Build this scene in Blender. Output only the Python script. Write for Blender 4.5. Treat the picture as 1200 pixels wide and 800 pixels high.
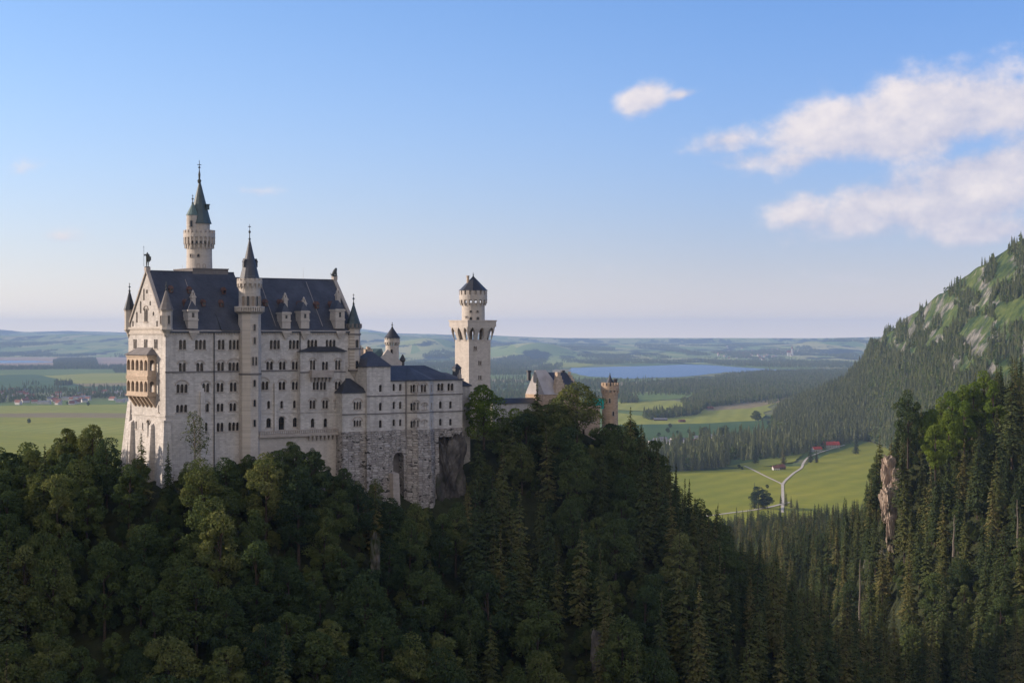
import bpy, bmesh, math, random
import numpy as np
from mathutils import Vector, geometry as mgeo

# ------------------------------------------------------------------ scene, camera, sky, sun, exposure
for o in list(bpy.data.objects):
    bpy.data.objects.remove(o)
S = bpy.context.scene
COL = S.collection
R = math.radians
F, CX, HY, H = 2000.0, 600.0, 394.0, 190.0      # focal length in photo pixels, principal column, horizon row, eye height

cam = bpy.data.cameras.new("camera")
cam.sensor_width = 36.0
cam.lens = 36.0 * F / 1200.0
cam.shift_y = -(400.0 - HY) / 1200.0
cam.clip_start = 1.0
cam.clip_end = 200000.0
camo = bpy.data.objects.new("camera", cam)
camo.location = (0, 0, H)
camo.rotation_euler = (R(90), 0, 0)
COL.objects.link(camo)
S.camera = camo

SUN_EL = 17.0                 # degrees above the horizon
SUN_AZ = 277.0                # compass bearing (clockwise from +Y): the sun stands to the left, a touch ahead
sv = Vector((math.sin(R(SUN_AZ)) * math.cos(R(SUN_EL)), math.cos(R(SUN_AZ)) * math.cos(R(SUN_EL)), math.sin(R(SUN_EL))))
sun = bpy.data.lights.new("sun", 'SUN')
sun.energy = 2.8
sun.angle = R(0.5)
sun.color = (1.0, 0.84, 0.68)
suno = bpy.data.objects.new("sun", sun)
suno.rotation_euler = sv.to_track_quat('Z', 'Y').to_euler()
suno.location = (-300, 0, 600)
COL.objects.link(suno)

S.view_settings.view_transform = 'Standard'
S.view_settings.look = 'None'
S.view_settings.gamma = 1.0
S.view_settings.use_curve_mapping = False
S.view_settings.exposure = 1.3
S.render.engine = 'CYCLES'
S.cycles.max_bounces = 5
S.cycles.diffuse_bounces = 3
S.cycles.glossy_bounces = 2
S.cycles.transmission_bounces = 2
S.cycles.volume_bounces = 0
S.cycles.transparent_max_bounces = 4
S.cycles.use_denoising = True

def build_world():
    w = bpy.data.worlds.new("World")
    S.world = w
    w.use_nodes = True
    nt = w.node_tree
    N, L = nt.nodes, nt.links
    N.clear()
    out = N.new('ShaderNodeOutputWorld')
    bg = N.new('ShaderNodeBackground')
    bg.inputs['Strength'].default_value = SKY_STRENGTH
    sky = N.new('ShaderNodeTexSky')
    sky.sky_type = 'NISHITA'
    sky.sun_disc = False
    sky.sun_elevation = R(SUN_EL)
    sky.sun_rotation = R(SUN_AZ)
    sky.altitude = 2500
    sky.air_density = 1.0
    sky.dust_density = 0.0
    sky.ozone_density = 4.0
    tc = N.new('ShaderNodeTexCoord')
    sep = N.new('ShaderNodeSeparateXYZ')
    L.new(tc.outputs['Generated'], sep.inputs[0])

    def M(op, a, b=None, c=None, clamp=False):
        n = N.new('ShaderNodeMath'); n.operation = op; n.use_clamp = clamp
        for i, v in enumerate((a, b, c)):
            if v is None: continue
            if isinstance(v, (int, float)): n.inputs[i].default_value = v
            else: L.new(v, n.inputs[i])
        return n.outputs[0]
    az = M('ARCTAN2', sep.outputs['X'], sep.outputs['Y'])            # radians, 0 = north, + = east
    hor = M('SQRT', M('ADD', M('MULTIPLY', sep.outputs['X'], sep.outputs['X']), M('MULTIPLY', sep.outputs['Y'], sep.outputs['Y'])))
    el = M('ARCTAN2', sep.outputs['Z'], hor)
    # cumulus: each cloud is an ellipse on the sky (azimuth, elevation, half width, half height, tilt, density) broken by noise
    cmb = N.new('ShaderNodeCombineXYZ')
    L.new(az, cmb.inputs[0]); L.new(M('MULTIPLY', el, 1.25), cmb.inputs[1])
    nz = N.new('ShaderNodeTexNoise'); nz.inputs['Scale'].default_value = 21; nz.inputs['Detail'].default_value = 7; nz.inputs['Roughness'].default_value = 0.56
    L.new(cmb.outputs[0], nz.inputs['Vector'])
    nz2 = N.new('ShaderNodeTexNoise'); nz2.inputs['Scale'].default_value = 62; nz2.inputs['Detail'].default_value = 5; nz2.inputs['Roughness'].default_value = 0.6
    L.new(cmb.outputs[0], nz2.inputs['Vector'])
    n1 = M('SUBTRACT', nz.outputs['Fac'], 0.5)
    n2 = M('SUBTRACT', nz2.outputs['Fac'], 0.5)
    nsum = M('ADD', M('MULTIPLY', n1, 1.9), M('MULTIPLY', n2, 0.75))
    dens = None; under = None
    for (px, py, hw, hh, tilt, amp) in CLOUDS:
        a0 = math.atan((px - CX) / F); e0 = math.atan((HY - py) / math.hypot(F, px - CX))
        da = M('SUBTRACT', az, a0); de = M('SUBTRACT', el, e0)
        ct, st = math.cos(R(tilt)), math.sin(R(tilt))
        x = M('DIVIDE', M('ADD', M('MULTIPLY', da, ct), M('MULTIPLY', de, st)), hw / F)
        y = M('DIVIDE', M('SUBTRACT', M('MULTIPLY', de, ct), M('MULTIPLY', da, st)), hh / F)
        r = M('SQRT', M('ADD', M('MULTIPLY', x, x), M('MULTIPLY', y, y)))
        d = M('MULTIPLY', M('SUBTRACT', 1.0, r), amp)
        dens = d if dens is None else M('MAXIMUM', dens, d)
        u = M('MULTIPLY', M('MULTIPLY', y, -0.5), M('ADD', d, 0.7, None, True))
        under = u if under is None else M('MAXIMUM', under, u)
    m = M('ADD', dens, nsum)
    mr = N.new('ShaderNodeMapRange'); mr.interpolation_type = 'SMOOTHERSTEP'
    mr.inputs['From Min'].default_value = -0.05; mr.inputs['From Max'].default_value = 0.85
    mr.inputs['To Max'].default_value = 0.93
    L.new(m, mr.inputs['Value'])
    # inner relief of the cloud: lit tops, mauve undersides
    cr = N.new('ShaderNodeValToRGB')
    cr.color_ramp.elements[0].position = 0.15; cr.color_ramp.elements[0].color = CLOUD_DARK
    cr.color_ramp.elements[1].position = 0.8; cr.color_ramp.elements[1].color = CLOUD_LIT
    relief = M('ADD', M('MULTIPLY', M('ADD', n1, n2), 0.9), M('SUBTRACT', 0.62, M('MULTIPLY', under, 0.75)))
    L.new(relief, cr.inputs['Fac'])
    gain = N.new('ShaderNodeVectorMath'); gain.operation = 'SCALE'
    gain.inputs['Scale'].default_value = 1.0 / SKY_STRENGTH
    L.new(cr.outputs['Color'], gain.inputs[0])
    mix = N.new('ShaderNodeMix'); mix.data_type = 'RGBA'
    L.new(mr.outputs['Result'], mix.inputs['Factor'])
    # the dusty evening air low over the horizon: lavender away from the sun, cream towards it
    sd = N.new('ShaderNodeVectorMath'); sd.operation = 'DOT_PRODUCT'; sd.inputs[1].default_value = (math.sin(R(SUN_AZ)), math.cos(R(SUN_AZ)), 0)
    L.new(tc.outputs['Generated'], sd.inputs[0])
    tm = N.new('ShaderNodeMapRange'); tm.inputs['From Min'].default_value = 0.0; tm.inputs['From Max'].default_value = 0.62
    L.new(sd.outputs['Value'], tm.inputs['Value'])
    tint = N.new('ShaderNodeMix'); tint.data_type = 'RGBA'
    k = 0.406 / SKY_STRENGTH
    tint.inputs['A'].default_value = (.42 * k, .40 * k, .50 * k, 1); tint.inputs['B'].default_value = (.86 * k, .78 * k, .73 * k, 1)
    L.new(tm.outputs[0], tint.inputs['Factor'])
    air = M('EXPONENT', M('MULTIPLY', M('POWER', M('MULTIPLY', M('MAXIMUM', el, 0.0), 1.0 / R(6.5)), 1.35), -1.0))
    low = N.new('ShaderNodeMix'); low.data_type = 'RGBA'
    L.new(M('MULTIPLY', air, 0.92), low.inputs['Factor']); deep = N.new('ShaderNodeMix'); deep.data_type = 'RGBA'; deep.blend_type = 'MULTIPLY'; deep.inputs['Factor'].default_value = 1.0
    dk = N.new('ShaderNodeMix'); dk.data_type = 'RGBA'; dk.inputs['A'].default_value = (.66, .80, .95, 1); dk.inputs['B'].default_value = (1, 1, 1, 1)
    dm = N.new('ShaderNodeMapRange'); dm.inputs['From Min'].default_value = -0.1; dm.inputs['From Max'].default_value = 0.5; L.new(sd.outputs['Value'], dm.inputs['Value'])
    L.new(dm.outputs[0], dk.inputs['Factor']); L.new(sky.outputs['Color'], deep.inputs['A']); L.new(dk.outputs['Result'], deep.inputs['B'])
    L.new(deep.outputs['Result'], low.inputs['A']); L.new(tint.outputs['Result'], low.inputs['B'])
    glow = N.new('ShaderNodeMix'); glow.data_type = 'RGBA'; glow.blend_type = 'ADD'
    L.new(M('EXPONENT', M('MULTIPLY', M('MAXIMUM', el, 0.0), -1.0 / R(1.5))), glow.inputs['Factor'])
    L.new(low.outputs['Result'], glow.inputs['A']); glow.inputs['B'].default_value = (.80 * k, .55 * k, .20 * k, 1)
    low = glow
    # bright cloud banks added in the unseen sky behind the viewer as fill light
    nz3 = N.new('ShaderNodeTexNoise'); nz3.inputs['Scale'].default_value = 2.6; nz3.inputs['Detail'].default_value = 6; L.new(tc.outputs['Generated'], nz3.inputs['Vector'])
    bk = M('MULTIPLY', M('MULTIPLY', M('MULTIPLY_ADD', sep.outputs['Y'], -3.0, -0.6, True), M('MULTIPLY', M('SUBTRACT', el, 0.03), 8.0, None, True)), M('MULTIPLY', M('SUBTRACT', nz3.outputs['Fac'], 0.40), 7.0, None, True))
    fill_bank = N.new('ShaderNodeMix'); fill_bank.data_type = 'RGBA'
    q = FILL_CLOUD / SKY_STRENGTH
    fill_bank.inputs['B'].default_value = (1.0 * q, .90 * q, .80 * q, 1)
    L.new(bk, fill_bank.inputs['Factor']); L.new(low.outputs['Result'], fill_bank.inputs['A'])
    L.new(fill_bank.outputs['Result'], mix.inputs['A'])
    L.new(gain.outputs[0], mix.inputs['B'])
    L.new(mix.outputs['Result'], bg.inputs['Color'])
    L.new(bg.outputs[0], out.inputs['Surface'])

SKY_STRENGTH = 0.09
FILL_CLOUD = 0.55
CLOUD_LIT = (0.385, 0.35, 0.345, 1)
CLOUD_DARK = (0.215, 0.222, 0.285, 1)
CLOUDS = [  # photo column, row of the centre, half width, half height, tilt, density
    (1100, 130, 185, 64, 8, 1.4), (1010, 148, 165, 54, 10, 1.3), (850, 164, 62, 22, 6, 0.95), (950, 182, 150, 26, 5, 0.75),
    (1190, 120, 95, 48, 5, 1.3), (1145, 222, 160, 62, 15, 1.3), (1030, 240, 130, 44, 12, 1.15), (940, 249, 72, 26, 8, 1.0),
    (1150, 270, 110, 24, 0, 0.95), (1210, 200, 110, 50, 10, 1.25), (1080, 252, 150, 34, 6, 0.9), (1300, 170, 160, 100, 0, 1.3),
    (755, 115, 42, 23, 14, 1.15), (800, 111, 40, 11, 8, 0.85),
    (35, 194, 34, 13, 0, 0.34), (72, 278, 40, 10, 0, 0.5), (302, 223, 36, 7, 0, 0.36), (740, 315, 50, 9, 0, 0.2), (985, 326, 60, 10, 0, 0.26),
]
build_world()

# ------------------------------------------------------------------ helpers: pixels to world, tags, mesh builder
def P(x, y, Y):
    return Vector(((x - CX) / F * Y, Y, H + (HY - y) / F * Y))
def ground(x, y, z=0.0):
    Y = (H - z) * F / (y - HY)
    return Vector(((x - CX) / F * Y, Y, z))

TH = R(35.8)
U2 = (math.cos(TH), math.sin(TH)); M2 = (-math.sin(TH), math.cos(TH))
O2 = (-81.2, 400.0)
def W(s, t, z):                                    # the castle's own axes: s along the south front, t into it
    return Vector((O2[0] + U2[0] * s + M2[0] * t, O2[1] + U2[1] * s + M2[1] * t, z))
UV = Vector((U2[0], U2[1], 0)); MV = Vector((M2[0], M2[1], 0)); ZV = Vector((0, 0, 1))
def s_at(x, t):                                    # s of the photo column x on the plane t = const
    r = (x - CX) / F
    ox, oy = O2[0] + M2[0] * t, O2[1] + M2[1] * t
    return (r * oy - ox) / (U2[0] - r * U2[1])
def t_at(x, s):
    r = (x - CX) / F
    ox, oy = O2[0] + U2[0] * s, O2[1] + U2[1] * s
    return (r * oy - ox) / (M2[0] - r * M2[1])
def z_at(y, s, t):
    Y = O2[1] + U2[1] * s + M2[1] * t
    return H + (HY - y) / F * Y

def tag(o, label=None, cat=None, group=None, kind=None):
    if label: o['label'] = label
    if cat: o['category'] = cat
    if group: o['group'] = group
    if kind: o['kind'] = kind
    return o
def thing(name, label, cat, loc, group=None):
    o = bpy.data.objects.new(name, None)
    o.empty_display_size = 0.5
    o.location = loc
    COL.objects.link(o)
    return tag(o, label, cat, group)

def root_loc(o):
    v = Vector((0, 0, 0))
    while o is not None:
        v = v + Vector(o.location); o = o.parent
    return v

class MB:
    def __init__(s): s.v = []; s.f = []; s.m = []
    def add(s, verts, faces, mat=0):
        b = len(s.v)
        s.v += [tuple(p) for p in verts]
        s.f += [tuple(b + i for i in f) for f in faces]
        s.m += [mat] * len(faces)
        return s
    def hexa(s, a, mat=0):                         # eight corners: bottom ring then top ring
        return s.add(a, [(3, 2, 1, 0), (4, 5, 6, 7), (0, 1, 5, 4), (1, 2, 6, 5), (2, 3, 7, 6), (3, 0, 4, 7)], mat)
    def box(s, s0, s1, t0, t1, z0, z1, mat=0):
        return s.hexa([W(s0, t0, z0), W(s1, t0, z0), W(s1, t1, z0), W(s0, t1, z0), W(s0, t0, z1), W(s1, t0, z1), W(s1, t1, z1), W(s0, t1, z1)], mat)
    def obox(s, c, ax, ay, hx, hy, z0, z1, mat=0):
        c = Vector((c[0], c[1], 0)); ax = Vector(ax); ay = Vector(ay)
        ring = [c - ax * hx - ay * hy, c + ax * hx - ay * hy, c + ax * hx + ay * hy, c - ax * hx + ay * hy]
        return s.hexa([Vector((p.x, p.y, z0)) for p in ring] + [Vector((p.x, p.y, z1)) for p in ring], mat)
    def prism(s, pts, off, mat=0):                 # extrude a closed 3D polygon by a vector
        n = len(pts); off = Vector(off)
        a = [Vector(p) for p in pts]; b = [p + off for p in a]
        fs = [tuple(range(n - 1, -1, -1)), tuple(range(n, 2 * n))]
        fs += [(i, (i + 1) % n, n + (i + 1) % n, n + i) for i in range(n)]
        return s.add(a + b, fs, mat)
    def loft(s, rings, cap=True, mat=0):
        n = len(rings[0]); vs = [p for r in rings for p in r]; fs = []
        for k in range(len(rings) - 1):
            for i in range(n):
                j = (i + 1) % n
                fs.append((k * n + i, k * n + j, (k + 1) * n + j, (k + 1) * n + i))
        if cap:
            fs.append(tuple(range(n - 1, -1, -1))); fs.append(tuple((len(rings) - 1) * n + i for i in range(n)))
        return s.add(vs, fs, mat)
    def lathe(s, c, prof, n=24, mat=0, a0=0.0, cap=True):
        rings = []
        for r, z in prof:
            rings.append([(c[0] + max(r, .004) * math.cos(a0 + 2 * math.pi * i / n), c[1] + max(r, .004) * math.sin(a0 + 2 * math.pi * i / n), z) for i in range(n)])
        return s.loft(rings, cap, mat)
    def tube(s, p0, p1, r0, r1=None, n=8, mat=0):
        r1 = r0 if r1 is None else r1
        p0 = Vector(p0); p1 = Vector(p1); d = (p1 - p0).normalized()
        a = d.orthogonal().normalized(); b = d.cross(a)
        rings = [[p + a * (r * math.cos(2 * math.pi * i / n)) + b * (r * math.sin(2 * math.pi * i / n)) for i in range(n)] for p, r in ((p0, r0), (p1, r1))]
        return s.loft(rings, True, mat)
    def ring_boxes(s, c, ri, ro, z0, z1, n, fill=0.55, mat=0, a0=0.0):
        for i in range(n):
            a = a0 + 2 * math.pi * i / n; h = math.pi / n * fill
            pts = [(ri, a - h), (ro, a - h), (ro, a + h), (ri, a + h)]
            ring = [(c[0] + r * math.cos(q), c[1] + r * math.sin(q)) for r, q in pts]
            s.hexa([(x, y, z0) for x, y in ring] + [(x, y, z1) for x, y in ring], mat)
        return s
    def build(s, name, mats, parent=None, smooth=False):
        me = bpy.data.meshes.new(name)
        off = root_loc(parent) if parent is not None else Vector((0, 0, 0))
        me.from_pydata([(p[0] - off[0], p[1] - off[1], p[2] - off[2]) for p in s.v], [], s.f)
        if not isinstance(mats, (list, tuple)): mats = [mats]
        for m in mats: me.materials.append(m)
        if len(mats) > 1: me.polygons.foreach_set('material_index', s.m)
        if smooth: me.polygons.foreach_set('use_smooth', [True] * len(s.f))
        me.update()
        o = bpy.data.objects.new(name, me)
        COL.objects.link(o)
        if parent is not None: o.parent = parent
        return o

def np_mesh(name, verts, faces, mats, midx=None, smooth=False):      # numpy arrays, all faces with the same corner count
    verts = np.asarray(verts, dtype=np.float32); faces = np.asarray(faces, dtype=np.int32)
    k = faces.shape[1]
    me = bpy.data.meshes.new(name)
    me.vertices.add(len(verts)); me.vertices.foreach_set('co', verts.ravel())
    me.loops.add(faces.size); me.loops.foreach_set('vertex_index', faces.ravel())
    me.polygons.add(len(faces))
    me.polygons.foreach_set('loop_start', np.arange(0, faces.size, k, dtype=np.int32))
    me.polygons.foreach_set('loop_total', np.full(len(faces), k, dtype=np.int32))
    for m in (mats if isinstance(mats, (list, tuple)) else [mats]): me.materials.append(m)
    if midx is not None: me.polygons.foreach_set('material_index', np.asarray(midx, dtype=np.int32))
    me.polygons.foreach_set('use_smooth', np.full(len(faces), bool(smooth)))
    me.update(calc_edges=True)
    me.validate()
    return me
def link(name, me, parent=None, loc=(0, 0, 0)):
    o = bpy.data.objects.new(name, me); o.location = loc
    COL.objects.link(o)
    if parent is not None: o.parent = parent
    return o

# value noise on numpy arrays (for terrain)
def vnoise(x, y, seed=0):
    xi = np.floor(x).astype(np.int64); yi = np.floor(y).astype(np.int64)
    fx = x - xi; fy = y - yi
    fx = fx * fx * (3 - 2 * fx); fy = fy * fy * (3 - 2 * fy)
    def h(a, b):
        n = (a * 374761393 + b * 668265263 + seed * 974711) & 0xffffffff
        n = ((n ^ (n >> 13)) * 1274126177) & 0xffffffff
        return ((n ^ (n >> 16)) & 0xffff) / 65535.0
    return (h(xi, yi) * (1 - fx) * (1 - fy) + h(xi + 1, yi) * fx * (1 - fy) + h(xi, yi + 1) * (1 - fx) * fy + h(xi + 1, yi + 1) * fx * fy) * 2 - 1
def fbm(x, y, oct=4, seed=0):
    a = 1.0; t = 0
    for k in range(oct):
        t = t + a * vnoise(x, y, seed + k); x = x * 2.03; y = y * 2.03; a *= .5
    return t

# ------------------------------------------------------------------ materials
class Mat:
    def __init__(s, name, rough=0.8, spec=0.3):
        s.m = bpy.data.materials.new(name); s.m.use_nodes = True
        s.nt = s.m.node_tree; s.N = s.nt.nodes; s.L = s.nt.links
        s.b = s.N['Principled BSDF']
        s.b.inputs['Roughness'].default_value = rough
        s.b.inputs['Specular IOR Level'].default_value = spec
    def n(s, t, **kw):
        n = s.N.new(t)
        for k, v in kw.items(): setattr(n, k, v)
        return n
    def geo(s): return s.n('ShaderNodeNewGeometry').outputs['Position']
    def math(s, op, a, b=None, clamp=False):
        n = s.n('ShaderNodeMath', operation=op, use_clamp=clamp)
        for i, v in enumerate((a, b)):
            if v is None: continue
            if isinstance(v, (int, float)): n.inputs[i].default_value = v
            else: s.L.new(v, n.inputs[i])
        return n.outputs[0]
    def noise(s, vec, scale, detail=4, rough=.55, stretch=None):
        if stretch:
            mp = s.n('ShaderNodeMapping'); mp.inputs['Scale'].default_value = stretch
            s.L.new(vec, mp.inputs['Vector']); vec = mp.outputs[0]
        n = s.n('ShaderNodeTexNoise'); n.inputs['Scale'].default_value = scale
        n.inputs['Detail'].default_value = detail; n.inputs['Roughness'].default_value = rough
        s.L.new(vec, n.inputs['Vector'])
        return n.outputs['Fac']
    def ramp(s, fac, stops):
        r = s.n('ShaderNodeValToRGB'); e = r.color_ramp.elements
        while len(e) < len(stops): e.new(0.5)
        for el, (p, c) in zip(e, stops):
            el.position = p; el.color = (c[0], c[1], c[2], 1)
        s.L.new(fac, r.inputs['Fac'])
        return r.outputs['Color']
    def mix(s, fac, a, b, blend='MIX'):
        n = s.n('ShaderNodeMix', data_type='RGBA', blend_type=blend)
        for sock, v in ((n.inputs['Factor'], fac), (n.inputs['A'], a), (n.inputs['B'], b)):
            if isinstance(v, (int, float)): sock.default_value = v
            elif isinstance(v, tuple): sock.default_value = (v[0], v[1], v[2], 1)
            else: s.L.new(v, sock)
        return n.outputs['Result']
    def color(s, c):
        if isinstance(c, tuple): s.b.inputs['Base Color'].default_value = (c[0], c[1], c[2], 1)
        else: s.L.new(c, s.b.inputs['Base Color'])
        return s
    def bump(s, h, strength=.4, dist=.1):
        b = s.n('ShaderNodeBump'); b.inputs['Strength'].default_value = strength; b.inputs['Distance'].default_value = dist
        s.L.new(h, b.inputs['Height']); s.L.new(b.outputs[0], s.b.inputs['Normal'])
        return s
    def wallcoord(s):                              # (along the wall, height, 0) for walls in the castle's two directions
        g = s.geo()
        d = s.n('ShaderNodeVectorMath', operation='DOT_PRODUCT'); d.inputs[1].default_value = (UV + MV)
        s.L.new(g, d.inputs[0])
        sp = s.n('ShaderNodeSeparateXYZ'); s.L.new(g, sp.inputs[0])
        c = s.n('ShaderNodeCombineXYZ'); s.L.new(d.outputs['Value'], c.inputs[0]); s.L.new(sp.outputs['Z'], c.inputs[1])
        return c.outputs[0], g

def stone_mat(name, base, dark, bw=.9, bh=.42, mortar=.02, contrast=.12, bump=.25, streak=.35):
    m = Mat(name, .88, .2)
    wc, g = m.wallcoord()
    br = m.n('ShaderNodeTexBrick'); br.inputs['Scale'].default_value = 1.0
    br.inputs['Brick Width'].default_value = bw; br.inputs['Row Height'].default_value = bh
    br.inputs['Mortar Size'].default_value = mortar; br.inputs['Mortar Smooth'].default_value = .3; br.inputs['Bias'].default_value = 0
    lo = tuple(c * (1 - contrast) for c in base); hi = tuple(min(1, c * (1 + contrast)) for c in base)
    br.inputs['Color1'].default_value = (*lo, 1); br.inputs['Color2'].default_value = (*hi, 1)
    br.inputs['Mortar'].default_value = tuple(c * .72 for c in base) + (1,)
    m.L.new(wc, br.inputs['Vector'])
    big = m.noise(g, .11, 5, .6)
    col = m.mix(m.math('MULTIPLY', m.math('SUBTRACT', big, .42, True), 1.4, True), br.outputs['Color'], tuple(d for d in dark))
    st = m.noise(g, .55, 5, .65, (1, 1, .10))
    col = m.mix(m.math('MULTIPLY', m.math('SUBTRACT', st, .50, True), streak * 5, True), col, tuple(d * .8 for d in dark))
    m.color(col)
    fine = m.noise(g, 3.0, 3)
    m.bump(m.math('ADD', m.math('MULTIPLY', br.outputs['Fac'], -1.0), m.math('MULTIPLY', fine, .6)), bump, .06)
    return m.m

M_LIME = stone_mat("pale_limestone", (.48, .447, .42), (.31, .285, .265), contrast=.16, streak=.6)
M_SAND = stone_mat("yellow_sandstone", (.45, .355, .275), (.33, .255, .195), .8, .4, .02, .15)
M_TRIM = stone_mat("trim_stone", (.36, .315, .28), (.26, .225, .20), 1.2, .5, .01, .1, .15)
M_BELT = stone_mat("weathered_belt_stone", (.17, .155, .15), (.11, .10, .10), 1.2, .5, .01, .1, .15)
M_TOWER = stone_mat("tower_limestone", (.47, .42, .375), (.35, .31, .275), .8, .4, .02, .10)

def masonry():
    m = Mat("rough_masonry", .95, .15)
    g = m.geo()
    mp = m.n('ShaderNodeMapping'); mp.inputs['Scale'].default_value = (.72, .72, 1.7); m.L.new(g, mp.inputs['Vector'])
    vo = m.n('ShaderNodeTexVoronoi'); vo.inputs['Scale'].default_value = 1.0; vo.inputs['Randomness'].default_value = .55; m.L.new(mp.outputs[0], vo.inputs['Vector'])
    ed = m.n('ShaderNodeTexVoronoi', feature='DISTANCE_TO_EDGE'); ed.inputs['Scale'].default_value = 1.0; ed.inputs['Randomness'].default_value = .55; m.L.new(mp.outputs[0], ed.inputs['Vector'])
    sp = m.n('ShaderNodeSeparateColor'); m.L.new(vo.outputs['Color'], sp.inputs[0])
    fine = m.noise(g, 1.7, 4)
    col = m.ramp(m.math('ADD', m.math('MULTIPLY', sp.outputs[0], .6), m.math('MULTIPLY', fine, .4)), [(.2, (.27, .24, .22)), (.55, (.38, .345, .32)), (.9, (.47, .43, .40))])
    big = m.noise(g, .16, 4)
    col = m.mix(m.math('MULTIPLY', m.math('SUBTRACT', big, .5, True), 1.8, True), col, (.25, .22, .20))
    joint = m.math('SUBTRACT', 1.0, m.math('MULTIPLY', ed.outputs['Distance'], 8.0, True))
    col = m.mix(m.math('MULTIPLY', joint, .55), col, (.13, .115, .105))
    pit = m.math('MULTIPLY', m.math('SUBTRACT', m.noise(g, 1.0, 2, .5, (.75, .75, 1.5)), .59, True), 14, True)
    m.color(m.mix(pit, col, (.055, .05, .045)))
    m.bump(m.math('ADD', m.math('MULTIPLY', m.math('MAXIMUM', joint, pit), -1.0), fine), .9, .25)
    return m.m
M_MASON = masonry()

def slate(name, a, b, rough=.5):
    m = Mat(name, rough, .45)
    wc, g = m.wallcoord()
    br = m.n('ShaderNodeTexBrick'); br.inputs['Scale'].default_value = 1
    br.inputs['Brick Width'].default_value = .6; br.inputs['Row Height'].default_value = .35; br.inputs['Mortar Size'].default_value = .015
    br.inputs['Color1'].default_value = (*a, 1); br.inputs['Color2'].default_value = (*b, 1); br.inputs['Mortar'].default_value = (a[0] * .5, a[1] * .5, a[2] * .5, 1)
    m.L.new(wc, br.inputs['Vector'])
    big = m.noise(g, .25, 5, .65, (1, 1, .35))
    m.color(m.mix(m.math('MULTIPLY', m.math('SUBTRACT', big, .45, True), 2.2, True), br.outputs['Color'], tuple(c * 1.7 for c in b)))
    m.bump(br.outputs['Fac'], .3, .03)
    return m.m
M_SLATE = slate("dark_slate", (.034, .037, .050), (.050, .053, .068))
M_SLATE2 = slate("black_slate", (.022, .023, .028), (.034, .035, .042))
M_COPPER = slate("green_copper", (.060, .095, .095), (.085, .13, .125), .6)
M_DCOPPER = slate("dark_copper", (.032, .050, .058), (.045, .068, .075), .55)

def plain(name, c, rough=.7, spec=.3, var=.2, scale=1.5):
    m = Mat(name, rough, spec)
    nz = m.noise(m.geo(), scale, 4)
    m.color(m.ramp(nz, [(.3, tuple(x * (1 - var) for x in c)), (.7, tuple(min(1, x * (1 + var)) for x in c))]))
    return m.m
M_GLASS = plain("dark_window_glass", (.012, .013, .016), .12, .5, .4, .3)
M_BRONZE = plain("dark_bronze", (.045, .050, .045), .5, .5)
M_PIPE = plain("dark_downpipe", (.03, .03, .033), .5, .4)
M_RED = plain("rust_red_metal", (.115, .062, .052), .7, .3)
M_NICHE = plain("niche_stone", (.24, .19, .15), .9, .2)
M_NET = plain("turquoise_netting", (.02, .33, .28), .8, .2, .3, .8)
M_SHEET = plain("white_scaffold_sheet", (.36, .335, .335), .8, .2, .15, .4)
M_BRICK = stone_mat("warm_red_stone", (.42, .31, .225), (.31, .23, .17), .7, .35, .03, .2)
M_WOOD = plain("weathered_wood", (.09, .06, .04), .85, .2)
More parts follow.
